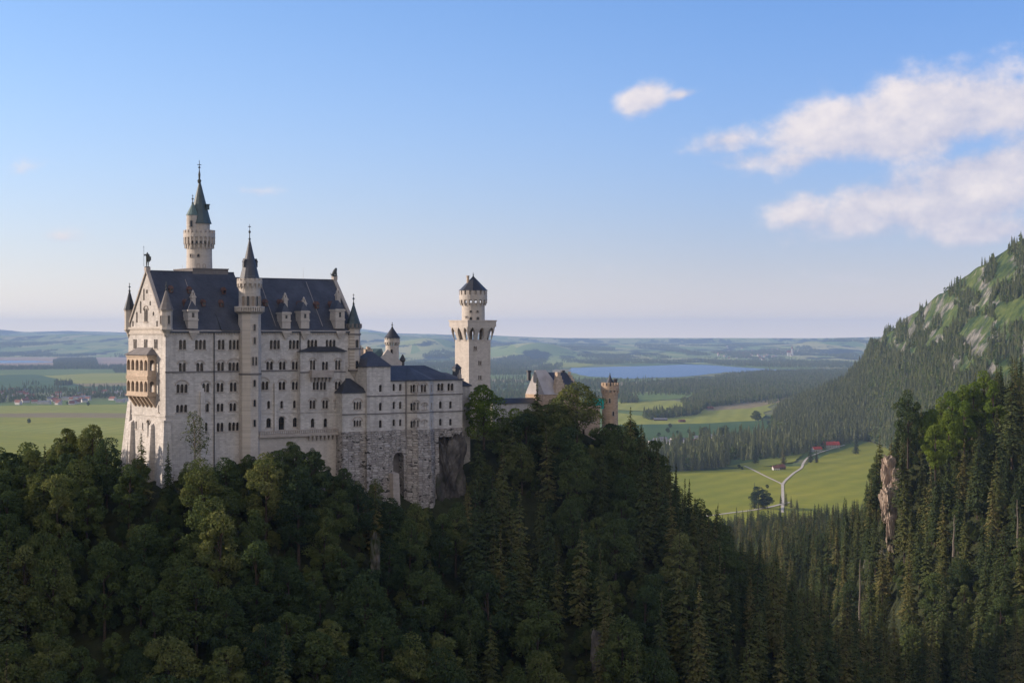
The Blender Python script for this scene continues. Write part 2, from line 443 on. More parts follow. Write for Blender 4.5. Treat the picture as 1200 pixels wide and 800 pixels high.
# ------------------------------------------------------------------ terrain
def cp(px, py, Y, drop=0.0):
    p = P(px, py, Y); return (p.x, p.y, p.z - drop)
def cw(s, t, z):
    p = W(s, t, z); return (p.x, p.y, p.z)
CTRL = [
    # the castle's platform
    cw(3, 10, 157), cw(25, 10, 159), cw(45, 10, 160), cw(72, 12, 162), cw(95, 12, 165), cw(118, 10, 166), cw(138, 8, 163),
    # foot of the south front, of the rock base and of the gatehouse
    cw(-3, -3, 155), cw(12, -4, 156.5), cw(28, -5, 158), cw(40, -6, 155), cw(50, -9, 148), cw(60, -11, 143), cw(70, -11, 143), cw(80, -9, 146),
    cw(92, -10, 152), cw(105, -10, 158), cw(120, -9, 160), cw(132, -7, 156), cw(146, -2, 148),
    cw(-6, 8, 153), cw(-6, 22, 151), cw(-25, 10, 147), cw(-60, 10, 142), cw(-110, 10, 136), cw(-200, 10, 128),
    # the south slope of the castle hill, falling towards the gorge
    (-175, 372, 132), (-130, 375, 134), (-90, 376, 139), (-50, 382, 138), (-25, 400, 128), (0, 415, 130), (22, 425, 136),
    (-175, 340, 108), (-130, 340, 108), (-90, 340, 112), (-50, 342, 112), (-25, 360, 106), (0, 375, 108), (22, 385, 114),
    (-175, 305, 90), (-90, 305, 88), (-40, 305, 86), (0, 330, 84), (25, 345, 86), (60, 370, 86),
    (-175, 240, 88), (-60, 240, 78), (20, 250, 76), (100, 300, 74), (-60, 160, 95), (60, 160, 95), (180, 200, 110),
    # the spur that runs down to the right from the gatehouse
    cp(738, 486, 482, 18), cp(765, 520, 480, 19), cp(790, 548, 477, 20), cp(830, 596, 470, 21), cp(870, 634, 458, 21), cp(905, 668, 448, 21), cp(960, 745, 436, 20),
    (44, 430, 132), (58, 420, 118), (72, 415, 108), (60, 390, 98),
    (95, 470, 84), (115, 480, 76), (110, 430, 72),
    # behind the ridge
    (-120, 480, 112), (-60, 500, 112), (0, 520, 112), (45, 540, 108), (80, 560, 72), (-160, 560, 60), (-60, 600, 55), (40, 640, 45), (100, 640, 52),
    (-220, 720, 12), (-60, 760, 12), (60, 800, 14), (-300, 500, 80), (-420, 600, 20), (-420, 420, 100),
    # the forested hill on the right
    cp(1032, 520, 690, 24), cp(1064, 462, 690, 24), cp(1100, 474, 680, 27), cp(1150, 436, 680, 27), cp(1200, 418, 680, 27), cp(1300, 385, 690, 27), cp(1420, 350, 700, 27),
    cp(1023, 560, 700, 20), cp(1020, 620, 690, 20), cp(1012, 680, 680, 22), cp(985, 700, 700, 24), cp(1000, 720, 640, 24), cp(985, 690, 740, 24),
    (128, 610, 60), (150, 610, 118), (170, 600, 126), (200, 600, 140), (240, 600, 152), (300, 600, 165),
    (118, 560, 62), (142, 540, 84), (170, 530, 100), (200, 530, 112), (240, 530, 125), (150, 470, 72), (190, 460, 80), (240, 460, 92), (300, 460, 110), (330, 330, 120),
    (128, 760, 58), (158, 760, 118), (200, 780, 132), (260, 780, 140), (330, 760, 160), (180, 900, 78), (260, 900, 86), (350, 900, 100),
    # the wooded valley floor between the two
    cp(900, 690, 800, 22), cp(960, 690, 780, 22), cp(900, 650, 960, 24), cp(980, 640, 960, 24), cp(900, 622, 1180, 26), cp(980, 606, 1180, 27), cp(880, 610, 1400, 26), cp(1000, 590, 1380, 26),
    (120, 720, 58), (150, 1000, 50), (260, 1000, 62), (300, 1200, 36), (200, 1450, 12), (320, 1450, 18), (90, 1000, 20), (60, 1200, 12), (-60, 1100, 4), (-300, 1000, 2), (-300, 1400, -2),
    (0, 1600, -2), (200, 1700, -3), (400, 1700, -2), (500, 1400, 40), (520, 1000, 100), (520, 700, 190), (450, 500, 150), (430, 300, 140), (-430, 1700, -3), (650, 1700, 10), (660, 1000, 150),
]
_c = np.array(CTRL, dtype=float)
def _tps(d): return np.where(d > 1e-9, d * d * np.log(np.maximum(d, 1e-9)), 0.0)
_sc = 100.0
_q = _c[:, :2] / _sc
_n = len(_q)
_A = np.zeros((_n + 3, _n + 3))
_A[:_n, :_n] = _tps(np.linalg.norm(_q[:, None] - _q[None], axis=2)) + np.eye(_n) * .02
_A[:_n, _n] = 1; _A[:_n, _n + 1:] = _q; _A[_n, :_n] = 1; _A[_n + 1:, :_n] = _q.T
_w = np.linalg.solve(_A, np.concatenate([_c[:, 2], [0, 0, 0]]))
def height(x, y):
    x = np.asarray(x, dtype=float); y = np.asarray(y, dtype=float)
    sh = x.shape; p = np.stack([x.ravel(), y.ravel()], 1) / _sc
    out = np.empty(len(p))
    for a in range(0, len(p), 8000):
        b = p[a:a + 8000]
        d = np.linalg.norm(b[:, None] - _q[None], axis=2)
        out[a:a + 8000] = _tps(d) @ _w[:_n] + _w[_n] + b @ _w[_n + 1:]
    z = out.reshape(sh)
    # distance to the castle's footprint: no bumps there
    ds = (x - O2[0]) * U2[0] + (y - O2[1]) * U2[1]; dt = (x - O2[0]) * M2[0] + (y - O2[1]) * M2[1]
    far = np.clip(np.maximum(np.maximum(-8 - ds, ds - 150), np.maximum(-4 - dt, dt - 24)) / 14, 0, 1)
    far = far * np.clip((z - 2) / 25, 0, 1)
    z = z + far * (fbm(x / 42, y / 42, 4, 5) * 3.6 + fbm(x / 11, y / 11, 2, 9) * .9)
    e = np.clip(np.minimum(np.minimum(x + 600, 700 - x), 1780 - y) / 90, 0, 1)
    z = np.where((z < 5) & (y > 900), 5 - (5 - z) * 2.4, z)
    return np.maximum(z * e - 3.0 * (1 - e), -3.0)

def grid_mesh(name, X, Y, Z, mat, smooth=True):
    ny, nx = X.shape
    idx = np.arange(nx * ny).reshape(ny, nx)
    f = np.stack([idx[:-1, :-1].ravel(), idx[:-1, 1:].ravel(), idx[1:, 1:].ravel(), idx[1:, :-1].ravel()], 1)
    return np_mesh(name, np.stack([X.ravel(), Y.ravel(), Z.ravel()], 1), f, mat, smooth=smooth)

def forest_floor():
    m = Mat("forest_floor", .95, .1)
    g = m.geo()
    n1 = m.noise(g, .09, 5, .6); n2 = m.noise(g, .5, 5, .65)
    nrm = m.n('ShaderNodeNewGeometry').outputs['Normal']
    sp = m.n('ShaderNodeSeparateXYZ'); m.L.new(nrm, sp.inputs[0])
    steep = m.math('MULTIPLY', m.math('SUBTRACT', m.math('ADD', .30, m.math('MULTIPLY', m.math('SUBTRACT', n1, .5), .5)), sp.outputs['Z']), 7, True)
    earth = m.ramp(n2, [(.3, (.018, .020, .010)), (.55, (.030, .036, .014)), (.8, (.050, .045, .026))])
    rock = m.ramp(n2, [(.3, (.10, .09, .08)), (.7, (.26, .235, .20))])
    m.color(m.mix(steep, earth, rock)); m.bump(n2, .8, .6)
    return m.m
M_FLOOR = forest_floor()
gx = np.linspace(-600, 700, 221); gy = np.concatenate([np.arange(120, 720, 5.0), np.arange(720, 1781, 12.0)])
GX, GY = np.meshgrid(gx, gy)
GZ = height(GX, GY)
tag(link("hillside", grid_mesh("hillside", GX, GY, GZ, M_FLOOR)), kind='structure')
def gz(x, y):                                      # quick bilinear lookup in the terrain grid
    x = np.asarray(x, float); y = np.asarray(y, float)
    i = np.clip((x - gx[0]) / (gx[1] - gx[0]), 0, len(gx) - 1.001); j = np.clip(np.interp(y, gy, np.arange(len(gy))), 0, len(gy) - 1.001)
    i0 = i.astype(int); j0 = j.astype(int); a = i - i0; b = j - j0
    return GZ[j0, i0] * (1 - a) * (1 - b) + GZ[j0, i0 + 1] * a * (1 - b) + GZ[j0 + 1, i0] * (1 - a) * b + GZ[j0 + 1, i0 + 1] * a * b

# the mountain flank west of the gorge, outside the picture, that keeps the gorge in shade
def west_flank():
    ax = np.linspace(-1500, -330, 60); ay = np.linspace(-700, 1150, 90)
    X, Y = np.meshgrid(ax, ay)
    crest = np.interp(Y, [-700, 0, 300, 450, 540, 610, 720, 1150], WEST_CREST)
    prof = np.interp(X, [-1500, -900, -620, -430, -330], [.2, .8, 1.0, .45, 0.0])
    Z = crest * prof + fbm(X / 120, Y / 120, 4, 31) * 12 * prof - 3
    tag(link("mountain_flank", grid_mesh("mountain_flank", X, Y, Z, M_FLOOR)), kind='structure')
WEST_CREST = [420, 420, 370, 318, 322, 296, 60, 0]
west_flank()

# ------------------------------------------------------------------ the plain: one sheet to the horizon
def field_mat(name, a, b, c=None, stripe=0.0, ang=0.0, scale=.004):
    m = Mat(name, .95, .08)
    g = m.geo()
    n1 = m.noise(g, scale, 5, .6); n2 = m.noise(g, scale * 12, 4, .6)
    col = m.ramp(m.math('ADD', m.math('MULTIPLY', n1, .7), m.math('MULTIPLY', n2, .3)), [(.36, a), (.62, b)] + ([(.75, c)] if c else []))
    if stripe:
        mp = m.n('ShaderNodeMapping'); mp.inputs['Rotation'].default_value = (0, 0, ang); m.L.new(g, mp.inputs['Vector'])
        wv = m.n('ShaderNodeTexWave'); wv.inputs['Scale'].default_value = .008; wv.inputs['Distortion'].default_value = 3; wv.inputs['Detail'].default_value = 2
        m.L.new(mp.outputs[0], wv.inputs['Vector'])
        col = m.mix(m.math('MULTIPLY', wv.outputs['Fac'], stripe), col, tuple(x * .7 for x in a))
    return m.color(col).m
def plain_mat():
    m = Mat("patchwork_of_fields", .95, .08)
    g = m.geo()
    mp = m.n('ShaderNodeMapping'); mp.inputs['Scale'].default_value = (1 / 520, 1 / 900, 0); mp.inputs['Rotation'].default_value = (0, 0, .3); m.L.new(g, mp.inputs['Vector'])
    vo = m.n('ShaderNodeTexVoronoi'); vo.inputs['Scale'].default_value = 1; vo.inputs['Randomness'].default_value = .9; m.L.new(mp.outputs[0], vo.inputs['Vector'])
    sp = m.n('ShaderNodeSeparateColor'); m.L.new(vo.outputs['Color'], sp.inputs[0])
    col = m.ramp(sp.outputs[0], [(0, (.08, .14, .04)), (.3, (.14, .19, .05)), (.5, (.20, .22, .07)), (.68, (.25, .23, .11)), (.85, (.10, .15, .05)), (1, (.16, .21, .055))])
    n2 = m.noise(g, .006, 5, .6)
    col = m.mix(m.math('MULTIPLY', n2, .5), col, (.07, .10, .03))
    far = m.noise(g, 1.0, 5, .65, (1 / 420, 1 / 1700, 0))
    col = m.mix(m.math('MULTIPLY', m.math('SUBTRACT', far, .55, True), 22, True), col, (.022, .036, .018))
    return m.color(col).m
M_PLAIN = plain_mat()
mb = MB()
mb.add([(-18000, -2000, 0), (18000, -2000, 0), (18000, 34000, 0), (-18000, 34000, 0)], [(0, 1, 2, 3)])
tag(mb.build("ground", M_PLAIN), kind='structure')

LAYER = [0.25]
def patch(name, pts, mat, z=None, label=None):
    z = LAYER[0] if z is None else z
    LAYER[0] += .05
    vs = [ground(x, y, z) for x, y in pts]
    # ragged outline: subdivide and jitter a little across
    out = []
    rng = random.Random(len(pts) * 77 + int(pts[0][0]))
    for i in range(len(vs)):
        a, b = vs[i], vs[(i + 1) % len(vs)]
        n = 6
        for k in range(n):
            p = a.lerp(b, k / n)
            j = (b - a).length * .012 if k else 0
            out.append((p.x + rng.uniform(-j, j), p.y + rng.uniform(-j, j), z))
    m = MB(); m.add(out, [tuple(range(len(out)))])
    o = m.build(name, mat)
    return tag(o, label, kind='structure')
M_MEADOW = field_mat("sunny_meadow", (.19, .215, .026), (.285, .275, .036), (.34, .29, .06), .30, .5, .007)
M_LAWN = field_mat("yellow_green_field", (.22, .25, .040), (.30, .29, .055), (.34, .29, .09), .35, .15, .0016)
M_GREEN = field_mat("green_field", (.10, .155, .036), (.155, .20, .05), None, .25, .1, .002)
M_DEEP = field_mat("deep_green_field", (.05, .10, .034), (.08, .13, .042), None, .2, .1, .003)
M_STRAW = field_mat("straw_field", (.22, .175, .085), (.28, .22, .11), (.19, .18, .07), .2, .1, .002)
M_FLAT = field_mat("tan_mud_flat", (.27, .20, .15), (.36, .27, .20), (.30, .24, .19), .15, 0, .0006)
M_WOODFLOOR = field_mat("far_wood_floor", (.020, .032, .016), (.032, .045, .020), None, 0, 0, .01)
M_GRAVEL = field_mat("pale_gravel", (.44, .39, .32), (.56, .50, .42), None, 0, 0, .05)
def water_mat():
    m = Mat("lake_water", .26, .22)
    m.color((.02, .055, .12)); m.bump(m.noise(m.geo(), .02, 3), .12, .3)
    return m.m
M_WATER = water_mat()

# left of the castle
patch("mud_flat", [(-60, 418), (60, 417.5), (215, 416), (215, 430.5), (120, 431), (60, 432), (-60, 433)], M_FLAT)
patch("lake", [(-60, 421.6), (40, 422.5), (70, 424), (30, 425), (-60, 426)], M_WATER)
patch("field", [(-60, 433), (215, 432), (215, 437), (60, 440), (-60, 437)], M_GREEN)
patch("field", [(-60, 437), (60, 440), (110, 437), (215, 437.5), (215, 447), (90, 452), (-60, 443)], M_LAWN)
patch("field", [(-60, 440), (40, 438.5), (95, 450), (215, 448), (215, 459), (-60, 460)], M_DEEP)
patch("field", [(85, 449.5), (215, 447), (215, 451), (100, 452.5)], M_STRAW)
patch("field", [(-60, 472), (215, 468), (215, 478), (-60, 482)], M_GREEN)
patch("field", [(-60, 476), (120, 474), (250, 472), (250, 486), (60, 484), (-60, 485)], M_LAWN)
patch("field", [(-60, 485), (60, 484), (250, 486), (250, 560), (-80, 560)], M_MEADOW)
patch("field", [(-60, 485), (60, 483.5), (250, 484.5), (250, 490), (60, 489), (-60, 488)], M_STRAW)
patch("field", [(-60, 496), (30, 499), (120, 493), (250, 498), (250, 506), (80, 508), (-60, 503)], M_LAWN)
# beyond the castle and on the right
patch("lake", [(668, 431), (700, 430), (760, 428.6), (800, 427), (830, 427.5), (870, 430.5), (910, 432.6), (1030, 433), (1030, 436.5), (905, 436.5), (850, 436), (800, 441.5), (735, 443.5), (690, 441), (668, 436)], M_WATER)
patch("field", [(575, 432.5), (600, 431), (670, 433), (655, 437), (600, 436)], M_STRAW)
patch("field", [(630, 422), (660, 421), (700, 427), (680, 430), (640, 430)], M_LAWN)
patch("field", [(540, 440), (700, 441.5), (735, 445), (735, 449), (540, 449)], M_GREEN)
patch("field", [(560, 444), (640, 445), (640, 448), (560, 447)], M_STRAW)
patch("field", [(725, 447.5), (800, 446), (830, 449), (800, 454), (725, 455)], M_STRAW)
patch("field", [(720, 460.5), (800, 459.5), (850, 457), (845, 462), (760, 470), (720, 471)], M_GREEN)
patch("field", [(720, 471), (790, 469), (820, 474), (815, 484), (720, 480)], M_LAWN)
patch("field", [(720, 483), (760, 488), (820, 480), (880, 470), (945, 461), (960, 464), (905, 474), (890, 494), (820, 497), (720, 498)], M_LAWN)
patch("field", [(815, 476.5), (850, 471), (920, 464.5), (950, 463), (900, 474), (880, 478), (830, 481)], M_STRAW)
patch("field", [(720, 497.5), (820, 496), (900, 492), (900, 505), (860, 512), (720, 522)], M_DEEP)
patch("meadow", [(700, 640), (720, 560), (790, 552), (840, 551), (880, 547), (940, 546), (965, 534), (1010, 520), (1060, 508), (1130, 505), (1180, 700), (900, 690)], M_MEADOW)
patch("meadow", [(850, 546.5), (905, 536), (940, 532), (930, 541), (880, 549)], M_LAWN)

def ribbon(name, pts, mat, w, z):
    m = MB(); vs = [ground(x, y, z) for x, y in pts]
    # smooth by Catmull-Rom
    q = []
    for i in range(len(vs) - 1):
        a = vs[max(i - 1, 0)]; b = vs[i]; c = vs[i + 1]; d = vs[min(i + 2, len(vs) - 1)]
        for k in range(8):
            t = k / 8
            q.append(.5 * ((2 * b) + (c - a) * t + (2 * a - 5 * b + 4 * c - d) * t * t + (3 * b - a - 3 * c + d) * t ** 3))
    q.append(vs[-1]); L_, R_ = [], []
    for i, p in enumerate(q):
        d = (q[min(i + 1, len(q) - 1)] - q[max(i - 1, 0)]).normalized(); n = Vector((-d.y, d.x, 0))
        L_.append(p + n * w / 2); R_.append(p - n * w / 2)
    n = len(q)
    m.add(L_ + R_, [(n + i, n + i + 1, i + 1, i) for i in range(n - 1)])
    return tag(m.build(name, mat), kind='structure')
ribbon("path", [(917, 600), (917.3, 584), (917.2, 574), (917, 567)], M_GRAVEL, 3.4, LAYER[0] + .2)
ribbon("path", [(872, 545.5), (880, 549), (898, 558), (912, 564.5), (917, 567.3)], M_GRAVEL, 3.0, LAYER[0] + .26)
ribbon("path", [(917, 567.6), (920, 563), (930, 554), (939, 548), (941, 543), (945, 537.5), (950, 534), (968, 527.5), (990, 521)], M_GRAVEL, 3.4, LAYER[0] + .32)
ribbon("road", [(800, 608), (852, 601), (880, 597.5), (900, 594), (925, 588)], M_GRAVEL, 4.5, LAYER[0] + .38)

# ------------------------------------------------------------------ hills that roll away to the horizon
def far_hills():
    ys = np.concatenate([np.linspace(11500, 22000, 60), np.linspace(22400, 33800, 40)])
    xs = np.linspace(-1.0, 1.0, 190)
    T, Y = np.meshgrid(xs, ys)
    X = T * Y * .42
    px = X / Y * F + CX
    # skyline the hills should reach, by column
    sky_row = np.interp(px, [-200, 0, 30, 80, 150, 300, 425, 470, 520, 560, 610, 660, 760, 860, 960, 1040, 1400], [384, 386, 389, 387.5, 389.5, 387, 384, 389, 392, 392, 394.5, 396, 396, 396, 396.2, 394.5, 394])
    ridge = H + (HY - sky_row) / F * Y
    n = fbm(X / 3800, Y / 5200, 4, 3) * .5 + .5
    n2 = fbm(X / 1100, Y / 1500, 3, 13)
    Ye = Y - np.interp(px, [220, 330], [5300, 0]) * np.interp(Y, [11500, 24000], [1, 0])
    k = np.interp(Ye, [11500, 13500, 17000, 21000, 28000, 34000], [0, .06, .45, .9, 1.0, 1.0])
    left = np.interp(px, [0, 150, 450, 560, 620, 700, 1000], [1, 1, .85, .55, .35, .25, .3])
    kk = k * np.where(Y < 24000, left + (1 - left) * np.interp(Y, [11500, 24000], [0, .6]), 1.0)
    Z = np.maximum(ridge, 20) * kk * (.62 + .5 * n) + n2 * 14 * np.clip(k * 3, 0, 1)
    lump = np.exp(-((px - 625) / 48) ** 2) * np.exp(-((Y - 15500) / 1600) ** 2) * 95        # the low wooded hill right of the tower
    lump2 = np.exp(-((px - 505) / 40) ** 2) * np.exp(-((Y - 16500) / 1600) ** 2) * 80
    lump3 = np.exp(-((px - 985) / 70) ** 2) * np.exp(-((Y - 19500) / 1600) ** 2) * 100
    Z = np.maximum(Z, 0) + lump + lump2 + lump3
    Z = np.minimum(Z, np.maximum(ridge, 60)) - np.where(k < .012, 4, 0)
    global HX, HYY, HZ, HGY, HNX
    HGY, HNX = ys, len(xs)
    HX, HYY, HZ = X.ravel(), Y.ravel(), Z.ravel()
    m = Mat("far_hills_land", .95, .05)
    g = m.geo()
    mp = m.n('ShaderNodeMapping'); mp.inputs['Scale'].default_value = (1 / 300, 1 / 1300, 0); m.L.new(g, mp.inputs['Vector'])
    vo = m.n('ShaderNodeTexVoronoi'); vo.inputs['Scale'].default_value = 1; m.L.new(mp.outputs[0], vo.inputs['Vector'])
    sp = m.n('ShaderNodeSeparateColor'); m.L.new(vo.outputs['Color'], sp.inputs[0])
    fld = m.ramp(sp.outputs[0], [(0, (.13, .20, .06)), (.35, (.24, .28, .08)), (.6, (.34, .32, .14)), (1, (.16, .22, .07))])
    nn = m.noise(g, 1.0, 6, .68, (1 / 420, 1 / 1700, 1 / 200))
    wood = m.math('MULTIPLY', m.math('SUBTRACT', nn, .505, True), 26, True)
    m.color(m.mix(wood, fld, (.018, .030, .016)))
    tag(link("hills", grid_mesh("hills", X, Y, Z, m.m)), kind='structure')
far_hills()

# ------------------------------------------------------------------ the mountain on the right
RIDGE = [(800, 500, 4700), (890, 489, 4500), (930, 474, 4350), (962, 460, 4200), (992, 446, 4050), (1012, 424, 3900), (1022, 402, 3750), (1050, 384, 3500), (1075, 364, 3300), (1105, 342, 3100), (1140, 318, 2950), (1165, 302, 2850), (1195, 285, 2780), (1235, 262, 2700), (1300, 226, 2600), (1420, 180, 2500), (1560, 190, 2400)]
FOOT = [(800, 504), (885, 496), (905, 503), (930, 509), (958, 511), (985, 513), (1012, 515), (1040, 527), (1075, 545), (1110, 562), (1150, 578), (1180, 588), (1220, 600), (1270, 612), (1350, 628), (1480, 645), (1600, 660)]
def mountain():
    nt, nk = 340, 120
    tt = np.linspace(0, len(RIDGE) - 1, nt)
    rid = np.array([tuple(P(x, y, Y)) for x, y, Y in RIDGE]); ft = np.array([tuple(ground(x, y, 0)) for x, y in FOOT])
    ii = np.arange(len(RIDGE))
    A = np.stack([np.interp(tt, ii, rid[:, k]) for k in range(3)], 1)
    B = np.stack([np.interp(tt, ii, ft[:, k]) for k in range(3)], 1)
    u = np.concatenate([np.linspace(0, 1, nk), np.linspace(1.04, 1.6, 18)])
    V = np.zeros((len(u), nt, 3))
    for j, q in enumerate(u):
        if q <= 1:
            xy = B[:, :2] * (1 - q) + A[:, :2] * q
            shp = q ** 1.15 * .9 + .1 * math.sin(q * math.pi / 2)
            z = A[:, 2] * shp
        else:
            xy = A[:, :2] + (A[:, :2] - B[:, :2]) * (q - 1)
            z = A[:, 2] * np.maximum(0, 1 - (q - 1) * 1.5)
        V[j, :, :2] = xy; V[j, :, 2] = z
    X, Y, Z = V[..., 0], V[..., 1], V[..., 2]
    amp = np.clip(Z / 80, 0, 1)
    q = np.minimum(u, 1)[:, None]
    gul = fbm(X / 150 + Z / 260, Y / 420, 4, 41)
    inner = np.clip(np.sin(np.clip(q, 0, 1) * math.pi), 0, 1) ** .6
    Z2 = Z + amp * (gul * 22 * inner + fbm(X / 60, Y / 90, 3, 47) * 4 - np.abs(fbm(X / 90, Y / 190, 3, 53)) * 9 * inner) - np.where(q <= 0, 4, 0)
    return X, Y, Z2
MX, MY, MZ = mountain()
def mountain_mat():
    m = Mat("alpine_slope", .95, .08)
    g = m.geo()
    nrm = m.n('ShaderNodeNewGeometry').outputs['Normal']
    sp = m.n('ShaderNodeSeparateXYZ'); m.L.new(nrm, sp.inputs[0])
    n1 = m.noise(g, .012, 6, .65); n2 = m.noise(g, .045, 7, .72); n3 = m.noise(g, .004, 4)
    grass = m.ramp(n2, [(.38, (.038, .058, .019)), (.52, (.072, .098, .025)), (.66, (.118, .132, .040))])
    rock = m.ramp(n2, [(.40, (.045, .052, .032)), (.5, (.13, .125, .105)), (.62, (.26, .24, .21))])
    rk = m.math('MULTIPLY', m.math('SUBTRACT', m.math('ADD', m.math('MULTIPLY', m.math('SUBTRACT', 1.0, sp.outputs['Z']), .55), m.math('MULTIPLY', n1, 1.0)), .765), 18, True)
    scrub = m.math('MULTIPLY', m.math('SUBTRACT', m.noise(g, .022, 5, .7), .49, True), 12, True)
    col = m.mix(scrub, grass, (.028, .050, .018))
    m.color(m.mix(rk, col, rock)); m.bump(n2, 1.0, 6.0)
    return m.m
tag(link("mountain", grid_mesh("mountain", MX, MY, MZ, mountain_mat())), kind='structure')

# ------------------------------------------------------------------ the air
def haze():
    m = bpy.data.materials.new("thin_blue_air"); m.use_nodes = True
    nt = m.node_tree; nt.nodes.clear()
    out = nt.nodes.new('ShaderNodeOutputMaterial'); v = nt.nodes.new('ShaderNodeVolumePrincipled')
    v.inputs['Color'].default_value = (.44, .62, .93, 1); v.inputs['Density'].default_value = HAZE_DENSITY
    v.inputs['Anisotropy'].default_value = 0.0
    nt.links.new(v.outputs[0], out.inputs['Volume'])
    b = MB(); x, y0, y1, z0, z1 = 18600, -2600, 34600, -5.0, 520.0
    b.hexa([(-x, y0, z0), (x, y0, z0), (x, y1, z0), (-x, y1, z0), (-x, y0, z1), (x, y0, z1), (x, y1, z1), (-x, y1, z1)])
    tag(b.build("haze", m), kind='stuff')
HAZE_DENSITY = 3.7e-5
haze()
# ------------------------------------------------------------------ castle: wall panels with real openings
def arch_loop(cx, z0, z1, w, arch=True, n=7):
    h = w / 2
    if not arch: return [(cx - h, z0), (cx + h, z0), (cx + h, z1), (cx - h, z1)]
    zs = z1 - h
    return [(cx - h, z0), (cx + h, z0)] + [(cx + h * math.cos(math.pi * k / n), zs + h * math.sin(math.pi * k / n)) for k in range(0, n + 1)]

class Panel:                                       # an upright plane: origin at (s,t), direction du, outward normal dn
    def __init__(p, o, du, dn):
        p.o = Vector(o); p.du = Vector(du); p.dn = Vector(dn); p.holes = []
    def at(p, a, z, out=0.0):
        q = p.o + p.du * a + p.dn * out
        return Vector((q.x, q.y, z))
    def az(p, x, y):                               # photo pixel -> (a, z) on this plane
        r = (x - CX) / F
        a = (r * p.o.y - p.o.x) / (p.du.x - r * p.du.y)
        Y = p.o.y + p.du.y * a
        return a, H + (HY - y) / F * Y
    def wall(p, mb, outline, depth=.4, mat=0):
        loops = [outline] + p.holes
        pts = []; edges = []
        for lp in loops:
            b = len(pts); pts += [Vector(q) for q in lp]
            edges += [(b + i, b + (i + 1) % len(lp)) for i in range(len(lp))]
        vs, _, fs, *_r = mgeo.delaunay_2d_cdt(pts, edges, [], 1, 1e-5)
        def inside(pt, lp):
            c = False
            for i in range(len(lp)):
                (x1, y1), (x2, y2) = lp[i], lp[i - 1]
                if (y1 > pt[1]) != (y2 > pt[1]) and pt[0] < (x2 - x1) * (pt[1] - y1) / (y2 - y1) + x1: c = not c
            return c
        keep = []
        for f in fs:
            cx = sum(vs[i][0] for i in f) / len(f); cz = sum(vs[i][1] for i in f) / len(f)
            if inside((cx, cz), outline) and not any(inside((cx, cz), h) for h in p.holes): keep.append(f)
        mb.add([p.at(v[0], v[1]) for v in vs], keep, mat)
        for lp in p.holes:                         # reveals
            n = len(lp)
            mb.add([p.at(a, z) for a, z in lp] + [p.at(a, z, -depth) for a, z in lp], [(i, (i + 1) % n, n + (i + 1) % n, n + i) for i in range(n)], mat)
    def pbox(p, mb, a0, a1, z0, z1, o0, o1, mat=0):
        mb.hexa([p.at(a0, z0, o1), p.at(a1, z0, o1), p.at(a1, z0, o0), p.at(a0, z0, o0), p.at(a0, z1, o1), p.at(a1, z1, o1), p.at(a1, z1, o0), p.at(a0, z1, o0)], mat)
    def window(p, parent, x, yt, yb, n=1, hood=True, lw=.80, gap=.22, arch=True, sill=True, depth=.42, glass=None, name='window', zoom=None):
        a, z1 = p.az(x, yt); _, z0 = p.az(x, yb)
        tot = n * lw + (n - 1) * gap
        for k in range(n):
            c = a - tot / 2 + lw / 2 + k * (lw + gap)
            p.holes.append(arch_loop(c, z0, z1, lw, arch))
        mb = MB()
        if sill: p.pbox(mb, a - tot / 2 - .22, a + tot / 2 + .22, z0 - .24, z0 - .02, -.05, .17)
        if hood:                                   # the relieving arch over the lights, and slim colonnettes
            r0 = tot / 2 + .14; r1 = r0 + .28; zc = z1 - lw * .45; sq = .80
            m = 12
            ring = [(a + r * math.cos(math.pi * k / m), zc + r * sq * math.sin(math.pi * k / m)) for r in (r0, r1) for k in range(m + 1)]
            b = [p.at(q[0], q[1], o) for o in (.0, .18) for q in ring]
            M_ = m + 1; fs = []
            for k in range(m):
                i0, i1, o0, o1 = k, k + 1, M_ + k, M_ + k + 1
                s = 2 * M_
                fs += [(s + i0, s + i1, s + o1, s + o0), (i0, s + i0, s + i1, i1)[::-1], (o0, o1, s + o1, s + o0)]
            mb.add(b, fs)
        for k in range(n - 1):
            c = a - tot / 2 + lw + gap / 2 + k * (lw + gap)
            mb.tube(p.at(c, z0, .03), p.at(c, z1 - lw / 2 - .1, .03), .085, .085, 6)
            p.pbox(mb, c - .14, c + .14, z1 - lw / 2 - .1, z1 - lw / 2 + .1, .0, .12)
        fr = mb.build(name, M_TRIM, parent) if mb.v else None
        gm = MB()
        pad = .06
        for k in range(n):
            c = a - tot / 2 + lw / 2 + k * (lw + gap)
            lp = arch_loop(c, z0 - pad, z1 + pad, lw + 2 * pad, arch)
            gm.prism([p.at(q[0], q[1], -depth + .02) for q in lp], p.dn * -.05)
            p.pbox(gm, c - .03, c + .03, z0, z1, -depth + .02, -depth + .06, 1)
            p.pbox(gm, c - lw / 2, c + lw / 2, (z0 + z1) / 2 - .03, (z0 + z1) / 2 + .03, -depth + .022, -depth + .058, 1)
        gm.build('pane', [glass or M_GLASS, M_WOOD], fr if fr else parent)
        return a, z0, z1, tot

